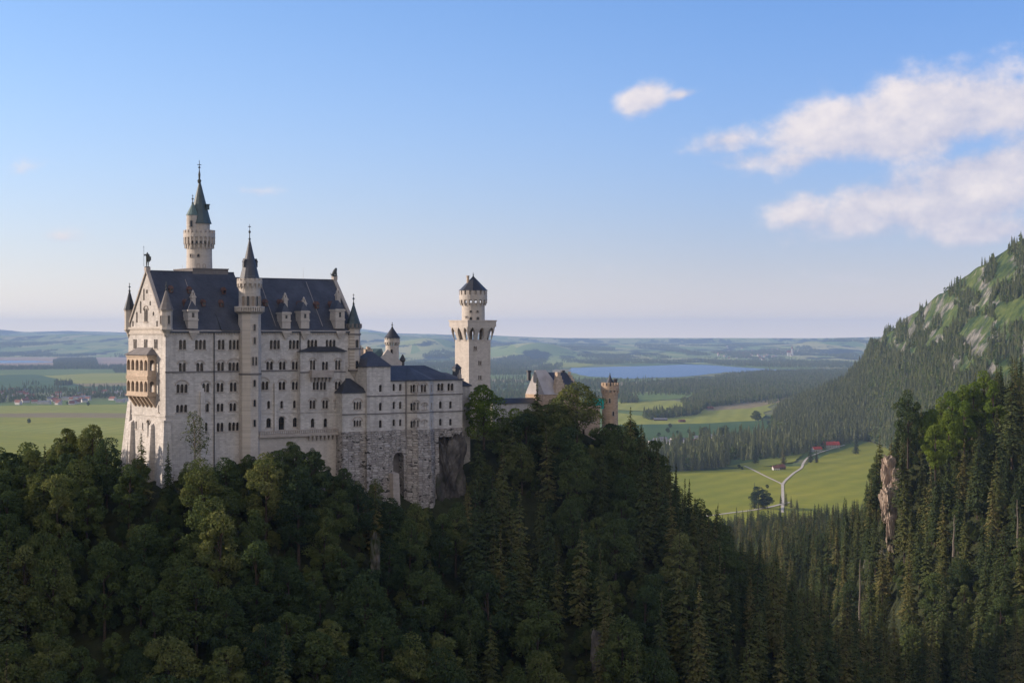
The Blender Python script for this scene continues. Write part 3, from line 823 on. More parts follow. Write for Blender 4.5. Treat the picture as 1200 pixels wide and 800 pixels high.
def slit(parent, c3, dn, w, h, arch=True, mat=None):     # a small framed opening on a round or octagonal shaft
    dn = Vector(dn).normalized(); du = Vector((-dn.y, dn.x, 0))
    p = Panel((c3[0], c3[1], 0), du, dn)
    lp = arch_loop(0, c3[2] - h / 2, c3[2] + h / 2, w, arch); n = len(lp)
    k = 1 + .32 / w; kz = 1 + .3 / h
    ol = [(a * k, c3[2] + (z - c3[2]) * kz) for a, z in lp]
    mb = MB()
    mb.add([p.at(a, z, o) for o, l in ((.14, lp), (.14, ol), (-.25, ol), (-.25, lp)) for a, z in l],
           [(i, (i + 1) % n, n + (i + 1) % n, n + i) for i in range(n)] + [(n + i, n + (i + 1) % n, 2 * n + (i + 1) % n, 2 * n + i) for i in range(n)] + [(3 * n + i, 3 * n + (i + 1) % n, (i + 1) % n, i) for i in range(n)])
    f = mb.build('window', M_TRIM, parent)
    g = MB(); g.prism([p.at(a, z, .03) for a, z in lp], dn * -.3); g.build('pane', mat or M_GLASS, f)
    return f

def cone_roof(parent, c, r, z0, z1, n=24, mat=None, flare=.12, name='roof', finial=0.0, fmat=None, a0=0):
    mb = MB()
    hgt = z1 - z0
    prof = [(r * .9, z0 - .12), (r + .02, z0 - .1), (r, z0), (r * (1 - flare * 1.25), z0 + hgt * flare), (r * .46, z0 + hgt * .54), (.10, z1)]
    mb.lathe(c, prof, n, 0, a0)
    o = mb.build(name, mat or M_SLATE, parent)
    if finial:
        m = MB()
        m.lathe(c, [(.16, z1 - .5), (.30, z1 - .1), (.12, z1 + .12), (.10, z1 + finial * .35), (.28, z1 + finial * .42), (.28, z1 + finial * .50), (.07, z1 + finial * .58), (.05, z1 + finial)], 8)
        m.obox((c[0], c[1]), UV, MV, finial * .10, .05, z1 + finial * .80, z1 + finial * .86)
        m.build('finial', fmat or M_BRONZE, o)
    return o
def crown_ring(mb, c, r, z_corbel, z_floor, z_par, z_top, n, mat=0, drop=.0, mer=.58):
    # corbelled gallery: brackets with little arches between, a slab, a parapet and merlons
    mb.ring_boxes(c, r - .55, r - .02, z_corbel, z_floor, n, .42, mat)
    mb.ring_boxes(c, r - .55, r - .25, z_corbel - (z_floor - z_corbel) * .6, z_corbel, n, .36, mat)
    mb.lathe(c, [(r - .5, z_floor), (r, z_floor), (r, z_par), (r - .35, z_par), (r - .35, z_floor + .05)], 32, mat)
    if z_top > z_par: mb.ring_boxes(c, r - .35, r - .002, z_par - .01, z_top, n, mer, mat)

def gable_roof(mb, s0, s1, t0, t1, ze, zr, tr=None, over=.35, th=.35, mat=0, zback=None):
    tr = (t0 + t1) / 2 if tr is None else tr
    for (ta, tb) in ((t0 - over, tr), (t1 + over, tr)):
        sl = (zr - ze) / abs(tr - (t0 if ta < tr else t1))
        za = ze - sl * over
        mb.hexa([W(s0, ta, za), W(s1, ta, za), W(s1, tb, zr), W(s0, tb, zr), W(s0, ta, za + th), W(s1, ta, za + th), W(s1, tb, zr + th), W(s0, tb, zr + th)], mat)
def hip_roof(mb, s0, s1, t0, t1, z0, z1, ins_s, ins_t, over=.3, mat=0):
    b = [W(s0 - over, t0 - over, z0), W(s1 + over, t0 - over, z0), W(s1 + over, t1 + over, z0), W(s0 - over, t1 + over, z0)]
    b2 = [p + ZV * .18 for p in b]
    c = [W(s0 + ins_s, t0 + ins_t, z1), W(s1 - ins_s, t0 + ins_t, z1), W(s1 - ins_s, t1 - ins_t, z1), W(s0 + ins_s, t1 - ins_t, z1)]
    mb.hexa(b + b2, mat); mb.hexa([p + ZV * .002 for p in b2] + c, mat)

# ------------------------------------------------------------------ the great hall building
L_, Wd, TR, ZB, ZE, ZR, ZR2 = 51.6, 21.6, 10.6, 148.0, 191.5, 205.4, 204.2
pal = thing('palace_building', 'huge pale limestone castle hall with steep dark slate roof and rows of arched windows', 'castle hall', W(L_ / 2, Wd / 2, ZB), 'buildings of the castle')

south = Panel((*W(0, 0, 0)[:2], 0), UV, -MV)
wl = [  # column, top row, bottom row, lights, hood
    (214, 398, 409.3, 2, 0), (235, 398, 409.3, 3, 0), (259.3, 398, 409.3, 2, 0), (274.6, 398, 409.3, 3, 0),
    (213.8, 425, 435.2, 2, 1), (234.2, 425, 435.2, 2, 1), (258.7, 424.5, 435, 2, 1), (274, 424.5, 435, 3, 1),
    (213.4, 450, 460.2, 3, 1), (241.3, 449, 459.5, 2, 1), (258, 448.5, 459, 2, 1), (273.5, 448, 458.5, 2, 1),
    (213, 474, 483, 3, 0), (241, 472.5, 482.5, 2, 1), (258, 472.5, 482, 2, 0), (273, 472, 481.5, 2, 1),
    (241.5, 495, 505, 1, 0), (258, 495, 505.4, 2, 0), (274, 494.5, 504.5, 3, 0),
    (322.2, 398.3, 408.9, 3, 0), (344.6, 398.3, 408.9, 3, 0),
    (316, 423.5, 433.2, 2, 1), (331, 423.5, 433, 2, 1), (346, 423.5, 432.8, 2, 1),
    (308.5, 446.8, 456.6, 3, 1), (330.6, 447, 456.6, 2, 1), (346, 447, 456.4, 2, 1),
    (315, 469.5, 478.6, 1, 0), (330.3, 469.5, 478.4, 1, 0), (345.2, 469, 478, 1, 0),
]
for x, a, b, n, h in wl:
    south.window(pal, x, a, b, n, bool(h))
south.window(pal, 315, 489.5, 500.6, 1, False, 1.3)
south.window(pal, 330, 488, 503.2, 1, True, 1.6)
south.window(pal, 345.8, 489, 500, 1, False, 1.2)
# the shallow bay at the east end of the front
bs0, bs1 = s_at(352, -1.5), s_at(404.5, -1.5)
bay = Panel((*W(0, -1.5, 0)[:2], 0), UV, -MV)
for x, a, b, n, h, lw in [(366.5, 421.8, 433.2, 2, 1, .62), (381, 423.6, 433.4, 2, 0, .75), (396, 421.8, 433, 2, 1, .66),
                       (370.2, 447.3, 456.6, 2, 0, .75), (378.6, 447.3, 456.6, 2, 0, .75), (396, 446.8, 456.2, 2, 1, .72),
                       (366.3, 468.8, 478.6, 2, 1, .72), (381.3, 468.8, 478.4, 2, 1, .72), (395.7, 468.8, 478.2, 2, 1, .72),
                       (366.5, 490, 500.6, 1, 0, 1.05), (381.4, 490, 500.4, 1, 0, 1.05), (396, 489.6, 500.2, 1, 0, 1.05)]:
    bay.window(pal, x, a, b, n, bool(h), lw)
zbay = z_at(412, 45, -1.5)
bayroof_top = z_at(408.2, 45, 0)
# row 1 windows above the bay stand on the main wall
south.window(pal, 366, 398, 408.0, 3, False); south.window(pal, 387.5, 398, 407.8, 3, False)
# west gable front
west = Panel((*W(0, 0, 0)[:2], 0), MV, -UV)
for x in (158.3, 170.8, 182.6):
    west.window(pal, x, 397.6, 408.2, 2, False, .95, .2, False)
west.window(pal, 171.0, 361.2, 376.6, 2, True, .95, .24)
niches = [(168.6, 338, 352), (172.2, 339, 344), (164.8, 352.5, 367), (176.0, 352.5, 358), (160.4, 365, 378), (179.8, 365, 370), (155.8, 375.5, 382.5), (184.0, 375.5, 382.5)]
for x, a, b in niches:
    west.window(pal, x, a, b, 1, False, .95, sill=False, depth=.45, glass=M_NICHE, name='niche')
west.window(pal, 152.5, 491, 503, 1, False, .9, arch=False); west.window(pal, 159.5, 493.5, 502, 1, False, .9, arch=False); west.window(pal, 167.2, 495, 503, 1, False, .7, arch=True)
west.window(pal, 174.2, 492, 511, 1, True, 1.5)
for x, a, b in ((186.0, 430, 437), (186.2, 444, 462), (186.0, 474, 483)):
    west.window(pal, x, a, b, 1, False, .6)

zpar = .45
mb = MB()
def without(holes, s0, s1): return holes
south.wall(mb, [(0, ZB), (L_, ZB), (L_, ZE), (0, ZE)], .42)
west.wall(mb, [(0, ZB), (Wd, ZB), (Wd, ZE), (TR, ZR + zpar), (0, ZE)][::1], .42)
east = Panel((*W(L_, 0, 0)[:2], 0), MV, UV)
east.wall(mb, [(0, ZB), (Wd, ZB), (Wd, ZE), (TR, ZR2 + zpar), (0, ZE)], .42)
north = Panel((*W(0, Wd, 0)[:2], 0), UV, MV)
north.wall(mb, [(0, ZB), (L_, ZB), (L_, ZE), (0, ZE)], .42)
mb.build('wall', M_LIME, pal)
# gable copings
for (sa, sb, zr) in ((-.35, .55, ZR), (L_ - .55, L_ + .35, ZR2)):
    m = MB()
    for (ta, tb) in ((-.5, TR), (Wd + .5, TR)):
        m.hexa([W(sa, ta, ZE - .6), W(sb, ta, ZE - .6), W(sb, tb, zr + .1), W(sa, tb, zr + .1), W(sa, ta, ZE + .15), W(sb, ta, ZE + .15), W(sb, tb, zr + .72), W(sa, tb, zr + .72)])
    m.box(sa - .12, sb + .12, TR - .55, TR + .55, zr + .2, zr + 1.15)
    m.build('gable_coping', M_TRIM, pal)
# back wall of the dark rooms, floor by floor: keeps the openings black without lamps
m = MB(); m.box(.6, L_ - .6, 2.4, Wd - 2.4, ZB, ZE - .2); m.build('inner_wall', M_TRIM, pal)
m = MB()                                          # bay walls
bay.wall(m, [(bs0, ZB), (bs1, ZB), (bs1, zbay), (bs0, zbay)], .42)
for sa, d in ((bs0, 1), (bs1, -1)):
    m.add([W(sa, -1.5, ZB), W(sa, -.01, ZB), W(sa, -.01, zbay), W(sa, -1.5, zbay)], [(0, 1, 2, 3)])
bo = m.build('bay', M_LIME, pal)
m = MB()
sm0, sm1 = s_at(368, 0), s_at(389, 0)
m.hexa([W(bs0 - .4, -2.0, zbay), W(bs1 + .4, -2.0, zbay), W(bs1 + .4, -.02, zbay), W(bs0 - .4, -.02, zbay), W(bs0 - .4, -2.0, zbay + .15), W(bs1 + .4, -2.0, zbay + .15), W(sm1 + 1, -.02, bayroof_top + .5), W(sm0 - 1, -.02, bayroof_top + .5)])
m.build('bay_roof', M_SLATE2, bo)
m = MB()
a0, zt = bay.az(362.5, 436.6); a1, _ = bay.az(388.5, 436.6); zbq = z_at(440, 45, -1.5)
bay.pbox(m, a0, a1, zbq - .35, zbq, -.05, 1.25); 
bay.pbox(m, a0, a1, zbq, zt + .55, 1.05, 1.2); bay.pbox(m, a0, a0 + .15, zbq, zt + .55, .0, 1.2); bay.pbox(m, a1 - .15, a1, zbq, zt + .55, .0, 1.2)
for k in range(6):
    c = a0 + .5 + k * (a1 - a0 - 1) / 5
    bay.pbox(m, c - .18, c + .18, zbq - .95, zbq - .35, -.05, .85); bay.pbox(m, c - .16, c + .16, zbq - 1.5, zbq - .95, -.05, .4)
m.build('balcony', M_TRIM, bo)
# belts
m = MB()
zb1 = z_at(435.4, 10, 0); zb2 = z_at(485.2, 12, 0)
for (a, b) in ((-.12, s_at(282, -.1)), (s_at(305, -.1), bs0)):
    south.pbox(m, a, b, zb1 - .17, zb1 + .17, -.05, .2, 0)
bay.pbox(m, bs0 - .12, bs1 + .1, zb1 - .6, zb1 - .3, -.05, .16, 0)
m.build('string_course', M_BELT, pal)
m = MB()
for (a, b) in ((-.12, s_at(282, -.1)), (s_at(305, -.1), bs0)):
    south.pbox(m, a, b, zb2 - .2, zb2 + .12, -.05, .16, 0)
bay.pbox(m, bs0 - .1, bs1 + .1, zb2 - .2, zb2 + .12, -.05, .16, 0)
west.pbox(m, -.16, Wd, zb2 - .4, zb2 - .1, -.05, .16)
m.build('string_course', M_LIME, pal)
# eaves: frieze of little round arches, cornice
m = MB()
zf = z_at(392.6, 10, 0)
n = 74
for k in range(n):
    c = .7 + k * (L_ - 1.4) / (n - 1)
    south.pbox(m, c - .12, c + .12, zf + .1, ZE - .5, -.02, .22)
    lp = [(c + .12 + .23 - .23 * math.cos(math.pi * j / 4), ZE - .75 + .2 * math.sin(math.pi * j / 4)) for j in range(5)]
    if k < n - 1: m.prism([south.at(q[0], q[1], .0) for q in lp + [(c + .58, ZE - .49), (c + .12, ZE - .49)]], south.dn * .2)
south.pbox(m, 0, L_, ZE - .49, ZE - .05, -.02, .42)
for x, yy in ((226, 392), (334.6, 392), (356.5, 392.5), (398, 392)):     # oriel feet under the stone dormers
    a, z = south.az(x, yy)
    for j, (ww, zz0, zz1, oo) in enumerate(((1.25, 1.2, 1.7, .85), (.95, .65, 1.2, .6), (.6, .15, .65, .4), (.3, -.3, .15, .22))):
        south.pbox(m, a - ww, a + ww, z + zz0 - .9, z + zz1 - .9, -.02, oo)
west.pbox(m, -.3, Wd + .3, z_at(391.5, 0, 8), z_at(384.2, 0, 8), -.02, .25)
west.pbox(m, -.4, Wd + .4, z_at(385.6, 0, 8), z_at(383.2, 0, 8), -.02, .5)
m.build('cornice', M_TOWER, pal)
# roof: two lengths, the western one a little higher
sstep = s_at(274, TR)
m = MB()
gable_roof(m, .4, sstep, 0, Wd, ZE, ZR, TR, .5, .3)
gable_roof(m, sstep + .01, L_ - .4, 0, Wd, ZE - .012, ZR2, TR, .49, .3)
m.box(.5, sstep, TR - .18, TR + .18, ZR + .15, ZR + .45); m.box(sstep, L_ - .5, TR - .18, TR + .18, ZR2 + .15, ZR2 + .42)
roof = m.build('roof', M_SLATE, pal)
slope = (ZR - ZE) / TR
def on_roof(x, y):                                 # point of the south slope seen at a photo pixel
    t = 3.0
    for _ in range(30):
        s = s_at(x, t); z = z_at(y, s, t); t = (z - ZE - .3) / slope
    return s, t, z
# pale seams where the lightning conductors run
for x, y0, y1 in ((223.5, 322, 372), (314.5, 330, 384), (369, 331, 384)):
    m = MB(); s, t, z = on_roof(x, (y0 + y1) / 2)
    m.hexa([W(s - .05, .2, ZE + .42), W(s + .05, .2, ZE + .42), W(s + .05, .2, ZE + .48), W(s - .05, .2, ZE + .48), W(s - .05, TR - 1.5, ZR - 1.65), W(s + .05, TR - 1.5, ZR - 1.65), W(s + .05, TR - 1.5, ZR - 1.58), W(s - .05, TR - 1.5, ZR - 1.58)])
    m.tube(W(s, TR, ZR2), W(s, TR, ZR2 + 3.2), .03, .02, 5)
    m.build('lightning_rod', M_TRIM, roof)
# little red metal dormers
for x, y in ((199.6, 340), (221, 341), (261.5, 342), (216, 356), (237.4, 356), (258.5, 356.6), (310.6, 356), (328, 356), (351, 358), (370.6, 358.4), (388, 358)):
    s, t, z = on_roof(x, y)
    d = MB()
    d.box(s - .42, s + .42, t - .75, t + .9, z - .6, z + .45)
    ro = [W(s - .58, t - .95, z + .4), W(s + .58, t - .95, z + .4), W(s, t - .95, z + 1.15)]
    d.prism(ro, MV * 2.3)
    dm = d.build('dormer', M_RED, roof)
    g = MB(); g.box(s - .27, s + .27, t - .80, t - .77, z - .35, z + .3); g.build('dormer_window', M_GLASS, dm)
# stone dormers that rise from the eaves, each with its chimney
def stone_dormer(x, ytop, ybot, w, cx, cyt, cyb):
    a, z0 = south.az(x, 386); z1 = z_at(ytop, a, -.5); zb = z_at(ybot, a, -.5)
    d = MB()
    d.box(a - w, a + w, -.65, 2.2, zb, z1)
    d.box(a - w - .2, a + w + .2, -.85, 2.4, z1 - .5, z1 - .1)
    d.box(a - w - .15, a + w + .15, -.78, 2.3, zb + (z1 - zb) * .42, zb + (z1 - zb) * .5)
    for q in (-1, 0, 1):
        if w > 9: d.box(a + q * w * .9 - .22, a + q * w * .9 + .22, -.7, -.25, z1 - .1, z1 + .6)
    o = d.build('stone_dormer', M_TOWER, pal)
    g = MB(); g.box(a - .3, a + .3, -.69, -.65, zb + .4 + (z1 - zb) * .5, z1 - .8); g.build('dormer_window', M_GLASS, o)
    r = MB(); r.prism([W(a - w - .1, -.6, z1 - .08), W(a + w + .1, -.6, z1 - .08), W(a, .2, z1 + 2.2)], MV * 3.0); r.build('dormer_roof', M_SLATE, o)
    s, t, z = on_roof(cx, cyb)
    zt = z_at(cyt, s, t)
    c = MB(); c.box(s - .5, s + .5, t - .5, t + .5, z - 1.2, zt - 1.0); c.box(s - .65, s + .65, t - .65, t + .65, zt - 1.6, zt - 1.3)
    for q in (-.28, .28): c.box(s + q - .16, s + q + .16, t - .3, t + .3, zt - 1.0, zt - .45)
    c.lathe(W(s, t, 0), [(.3, zt - .45), (.36, zt - .2), (.05, zt + .3)], 8)
    c.build('chimney', M_TOWER, o)
stone_dormer(225.0, 362.5, 385, 1.25, 226, 341, 356)
stone_dormer(334.2, 365.5, 385, 1.15, 334, 344, 359)
stone_dormer(356.2, 364.0, 385, 1.15, 356, 349, 364)
stone_dormer(397.0, 362, 385, 1.3, 396, 339, 357)
# a shed dormer beside the stair turret
m = MB()
sa, sb = s_at(259, -.3), s_at(281, -.3)
m.hexa([W(sa, -.62, ZE - .15), W(sb + .8, -.62, ZE - .15), W(sb + .8, 3.0, ZE - .15), W(sa, 3.0, ZE - .15), W(sa, -.62, ZE + .1), W(sb + .8, -.62, ZE + .1), W(sb, 2.6, z_at(367.6, sb, 2.6)), W(sa, 2.6, z_at(367.6, sa, 2.6))])
m.build('shed_dormer', M_SLATE, roof)
# rain pipes
for x in (250.6, 351.2):
    m = MB(); a, _ = south.az(x, 440)
    m.tube(south.at(a, ZB + 3, .2), south.at(a, ZE - .6, .2), .13, .13, 6)
    m.build('downpipe', M_PIPE, pal)
m = MB()                                           # a flat buttress and the batter at the near corner
for x, yt in ((316.5 + 6.5, 449), (240.0 - 3.4, 459)):
    a, z = south.az(x, yt)
    south.pbox(m, a - .55, a + .55, ZB, z, -.02, .55)
    m.hexa([south.at(a - .55, z, .55), south.at(a + .55, z, .55), south.at(a + .55, z, 0), south.at(a - .55, z, 0), south.at(a - .55, z + .05, .1), south.at(a + .55, z + .05, .1), south.at(a + .55, z + .9, 0), south.at(a - .55, z + .9, 0)])
zc = z_at(494, 0, 0)
m.hexa([W(-2.0, -1.6, ZB), W(1.6, -1.4, ZB), W(1.6, .6, ZB), W(-1.8, 2.6, ZB), W(-.62, -.55, zc), W(1.1, -.5, zc), W(1.1, .4, zc), W(-.6, 1.4, zc)])
m.box(-.75, 1.25, -.68, 1.55, zc, zc + .35)
m.hexa([W(-2.6, Wd - 2.6, ZB), W(.5, Wd - 2.6, ZB), W(.5, Wd + 2.4, ZB), W(-2.6, Wd + 2.4, ZB), W(-.12, Wd - 1.6, z_at(470, 0, Wd)), W(.5, Wd - 1.6, z_at(470, 0, Wd)), W(.5, Wd + .25, z_at(470, 0, Wd)), W(-.12, Wd + .25, z_at(470, 0, Wd))])
for x, yt in ((155.6, 494), (179.0, 498)):
    a, z = west.az(x, yt)
    m.hexa([west.at(a - .7, ZB, 1.9), west.at(a + .7, ZB, 1.9), west.at(a + .7, ZB, -.02), west.at(a - .7, ZB, -.02), west.at(a - .6, z, .7), west.at(a + .6, z, .7), west.at(a + .6, z + .5, -.02), west.at(a - .6, z + .5, -.02)])
m.build('buttress', M_LIME, pal)
# terrace with balustrade at the foot of the front
m = MB()
ta, tb = s_at(304.5, -3.2), s_at(404, -3.2)
zt0 = z_at(507.5, 36, -3.2); zt1 = z_at(503, 36, -3.2)
m.box(ta, tb, -3.2, -.05, zt0 - .7, zt0)
m.box(ta, tb, -3.25, -2.95, zt1 - .2, zt1)
for k in range(40):
    c = ta + .25 + k * (tb - ta - .5) / 39
    m.box(c - .12, c + .12, -3.2, -3.0, zt0, zt1 - .2)
c0 = s_at(364, -3.2)
for k in range(9):
    c = c0 + k * (tb - c0 - .6) / 8
    m.box(c - .2, c + .2, -3.1, -2.2, zt0 - 1.4, zt0 - .7); m.box(c - .2, c + .2, -2.6, -2.2, zt0 - 1.9, zt0 - 1.4)
m.build('terrace', M_TRIM, pal)
m = MB(); m.box(ta + .3, tb, -2.25, -.04, ZB - 6, zt0 - .7); m.build('terrace_wall', M_TOWER, pal)

# loggia on the west front
lg = Panel((*W(-2.15, 0, 0)[:2], 0), MV, -UV)
la0, _ = lg.az(173, 430); la1, _ = lg.az(148.4, 430)
zl0 = z_at(464.5, -2, 8); zl1 = z_at(416, -2, 8)
fr = [(x, 422, 434) for x in (152.6, 156.8, 161, 165.2, 169.4)]
for yt, yb in ((421.5, 434), (446.5, 459)):
    for k in range(5):
        a = la0 + 1.1 + (4 - k) * (la1 - la0 - 2.2) / 4
        lg.holes.append(arch_loop(a, z_at(yb, -2, 8), z_at(yt, -2, 8), 1.75))
side = Panel((*W(-2.15, la0, 0)[:2], 0), UV, -MV)
for yt, yb in ((421.5, 434), (446.5, 459)):
    side.holes.append(arch_loop(1.1, z_at(yb, -2, 8), z_at(yt, -2, 8), 1.15))
side2 = Panel((*W(-2.15, la1, 0)[:2], 0), UV, MV)
m = MB()
lg.wall(m, [(la0, zl0), (la1, zl0), (la1, zl1), (la0, zl1)], .5)
side.wall(m, [(0, zl0), (2.14, zl0), (2.14, zl1), (0, zl1)], .5)
side2.wall(m, [(0, zl0), (2.14, zl0), (2.14, zl1), (0, zl1)], .5)
zm = z_at(440.5, -2, 8)
m.box(-2.1, -.03, la0 + .03, la1 - .03, zl0, zl0 + .35); m.box(-2.1, -.03, la0 + .03, la1 - .03, zm - .2, zm + .2)
for z in (zm - .25, zl1 - .5, zl0, z_at(444, -2, 8)):
    lg.pbox(m, la0 - .15, la1 + .15, z, z + .3, -.05, .18); side.pbox(m, -.15, 2.1, z, z + .3, -.05, .15)
nb = 6
for k in range(nb):
    a = la0 + .4 + k * (la1 - la0 - .8) / (nb - 1)
    zz = zl0
    m.hexa([lg.at(a - .28, zz - 2.6, -1.95), lg.at(a + .28, zz - 2.6, -1.95), lg.at(a + .28, zz - 2.6, -2.13), lg.at(a - .28, zz - 2.6, -2.13), lg.at(a - .28, zz - .01, -.1), lg.at(a + .28, zz - .01, -.1), lg.at(a + .28, zz - .01, -2.13), lg.at(a - .28, zz - .01, -2.13)])
lo = m.build('loggia', M_SAND, pal)
m = MB(); zr_ = z_at(408, -2, 8)
m.hexa([W(-2.6, la0 - .45, zl1), W(-.02, la0 - .45, zl1), W(-.02, la1 + .45, zl1), W(-2.6, la1 + .45, zl1), W(-2.6, la0 - .45, zl1 + .15), W(-.02, la0 - .4, zl1 + .15), W(-.02, la1 + .4, zl1 + .15), W(-2.6, la1 + .45, zl1 + .15)])
m.hexa([W(-2.55, la0 - .4, zl1 + .152), W(-.03, la0 - .4, zl1 + .152), W(-.03, la1 + .4, zl1 + .152), W(-2.55, la1 + .4, zl1 + .152), W(-.5, la0 + 2.0, zr_), W(-.03, la0 + 2.0, zr_ + .2), W(-.03, la1 - 2.0, zr_ + .2), W(-.5, la1 - 2.0, zr_)])
m.build('loggia_roof', M_BELT, lo)

# corner turrets of the west gable
def corner_turret(c, r, zc0, zb, zt, zapex, label=None, n=8, mat=M_TOWER, rmat=None, fin=1.8, win=True):
    m = MB()
    m.lathe(c, [(.15, zc0), (r * .45, zc0 + (zb - zc0) * .35), (r * .6, zc0 + (zb - zc0) * .6), (r * .98, zb - .3), (r * 1.08, zb - .15), (r * 1.08, zb + .15), (r, zb + .2), (r, zt - .4), (r * 1.1, zt - .25), (r * 1.12, zt)], n, 0, math.pi / 8 + TH)
    o = m.build('corner_turret', mat, pal)
    cone_roof(o, c, r * 1.22, zt + .1, zapex, n, rmat or M_SLATE2, .08, 'turret_roof', fin, M_BRONZE, math.pi / 8 + TH)
    if win:
        for d in (-UV, -MV):
            q = Vector((c[0], c[1], 0)) + Vector(d) * (r * math.cos(math.pi / 8) + .02)
            slit(o, (q.x, q.y, zb + (zt - zb) * .48), d, .55, min(2.0, (zt - zb) * .55))
    return o
c1 = W(.35, .35, 0); cc = (c1.x, c1.y)
corner_turret(cc, 1.42, z_at(397.5, 0, 0), z_at(385.5, 0, 0), z_at(363, 0, 0), z_at(338.5, 0, 0), rmat=M_BELT)
c1 = W(.2, Wd - .2, 0); cc = (c1.x, c1.y)
corner_turret(cc, 1.2, z_at(397, 0, Wd), z_at(386, 0, Wd), z_at(363, 0, Wd), z_at(340, 0, Wd), win=False)
c1 = W(L_ - .5, .3, 0); cc = (c1.x, c1.y)                                # big corner oriel at the east end
o = corner_turret(cc, 1.72, z_at(444, L_, 0), z_at(433, L_, 0), z_at(384, L_, 0), z_at(355, L_, 0), rmat=M_DCOPPER, fin=2.4, win=False, mat=M_TOWER)
m = MB()
for y in (391.5, 408.5, 433.5):
    z = z_at(y, L_, 0); m.lathe(cc, [(1.9, z - .2), (1.98, z), (1.9, z + .2)], 8, 0, math.pi / 8 + TH)
zt = z_at(384, L_, 0)
m.ring_boxes(cc, 1.55, 2.1, zt - .1, zt + 1.0, 12, .5)
m.build('string_course', M_BELT, o)
for y in (402.5, 427):
    for d in (-MV,):
        q = Vector((cc[0], cc[1], 0)) + Vector(d) * (1.72 * math.cos(math.pi / 8) + .02)
        slit(o, (q.x, q.y, z_at(y, L_, 0)), d, .75, 2.0)

# stair turret in the middle of the front
sc = s_at(293.3, -.9); c1 = W(sc, -.55, 0); cc = (c1.x, c1.y); rt = 2.72
m = MB()
ztop0 = z_at(365, sc, -2); m.lathe(cc, [(rt, ZB), (rt, ztop0 - .6), (rt + .25, ztop0 - .4), (rt + .9, ztop0 - .05), (rt + .9, ztop0)], 8, 0, math.pi / 8 + TH)
tz = z_at(361.5, sc, -2)
m.ring_boxes(cc, rt + .6, rt + .88, ztop0 - .01, tz + .3, 40, .5); m.lathe(cc, [(rt + .55, tz + .3), (rt + .92, tz + .3), (rt + .92, tz + .55), (rt + .55, tz + .55)], 8, 0, math.pi / 8 + TH)
zg = z_at(332.5, sc, -2); zp = z_at(329, sc, -2); zm_ = z_at(326.2, sc, -2)
m.lathe(cc, [(2.62, ztop0), (2.62, zg)], 24)
crown_ring(m, cc, 3.05, z_at(336, sc, -2), zg, zp, zm_, 16)
m.lathe(cc, [(2.3, zg), (2.3, zm_ + .5)], 16)
st = m.build('stair_turret', M_TOWER, pal)
cone_roof(st, cc, 2.42, zm_ + .1, z_at(279, sc, -2), 16, M_SLATE, .06, 'turret_roof', 3.4)
for x, y, h in ((295.3, 399, 1.7), (294, 448.8, 1.6), (294, 472, 1.6), (294.2, 495.5, 1.7), (295.6, 383.5, 1.5)):
    q = Vector((*cc, 0)) - MV * (rt * math.cos(math.pi / 8) + .02)
    slit(st, (q.x, q.y, z_at(y, sc, -2.6)), -MV, .6, h)
for dx in (-.42, .42):
    q = Vector((*cc, 0)) - MV * (rt * math.cos(math.pi / 8) + .02) + UV * dx
    slit(st, (q.x, q.y, z_at(423, sc, -2.6)), -MV, .5, 2.0)
for a in (-150, -125, -100, -75, -50, -25, 0):
    d = Vector((math.cos(R(a) + TH), math.sin(R(a) + TH), 0)); q = Vector((*cc, 0)) + d * 2.6
    slit(st, (q.x, q.y, z_at(353, sc, -2)), d, .7, 2.4, mat=M_GLASS if a in (-125, -75) else M_NICHE)
m = MB()
for sx in (-1, 1):                                # cone dormers
    q = Vector((*cc, 0)) + (UV * sx * 1.55 - MV * .2); zz = z_at(307, sc, -2)
    m.obox((q.x, q.y), UV, MV, .3, .4, zz - 1.2, zz); m.prism([Vector((q.x, q.y, zz)) + v for v in (UV * -.4 - MV * .5, UV * .4 - MV * .5, ZV * .9 - MV * .5)], MV * 1.0)
m.build('dormer', M_SLATE2, st)
m = MB(); m.lathe(cc, [(rt + .03, zb1 - .9), (rt + .16, zb1 - .8), (rt + .16, zb1 - .5), (rt + .03, zb1 - .45)], 8, 0, math.pi / 8 + TH); m.build('string_course', M_BELT, st)

# the tallest tower, behind the ridge
tc_t = 16.5; ts = s_at(233.6, tc_t); c1 = W(ts, tc_t, 0); cc = (c1.x, c1.y)
def zt_(y): return z_at(y, ts, tc_t)
k = cc[1] / F
m = MB()
m.lathe(cc, [(15.2 * k, ZB), (15.2 * k, zt_(317)), (14.7 * k, zt_(300)), (14.7 * k, zt_(283))], 32)
m.lathe(cc, [(17 * k, ZE), (17 * k, zt_(317)), (15.2 * k, zt_(315.5))], 32)
crown_ring(m, cc, 18.4 * k, zt_(286.5), zt_(278.5), zt_(273.5), zt_(270), 22)
m.lathe(cc, [(17.0 * k, zt_(283)), (17.2 * k, zt_(279)), (16 * k, zt_(278))], 32)
m.lathe(cc, [(12.2 * k, zt_(279)), (12.2 * k, zt_(261.5))], 28)
tw = m.build('tower_shaft', M_TOWER, pal)
m = MB(); m.box(ts - 22.5 * k, ts + 22.5 * k, tc_t - 6.3, tc_t + 4.5, ZE, zt_(316.6)); m.box(ts - 23 * k, ts + 23 * k, tc_t - 6.5, tc_t + 4.7, zt_(316.6), zt_(315.4)); m.build('platform', M_BELT, tw)
cone_roof(tw, (cc[0] + .1, cc[1]), 13.9 * k, zt_(261.8), zt_(211), 12, M_DCOPPER, .10, 'tower_roof', 0)
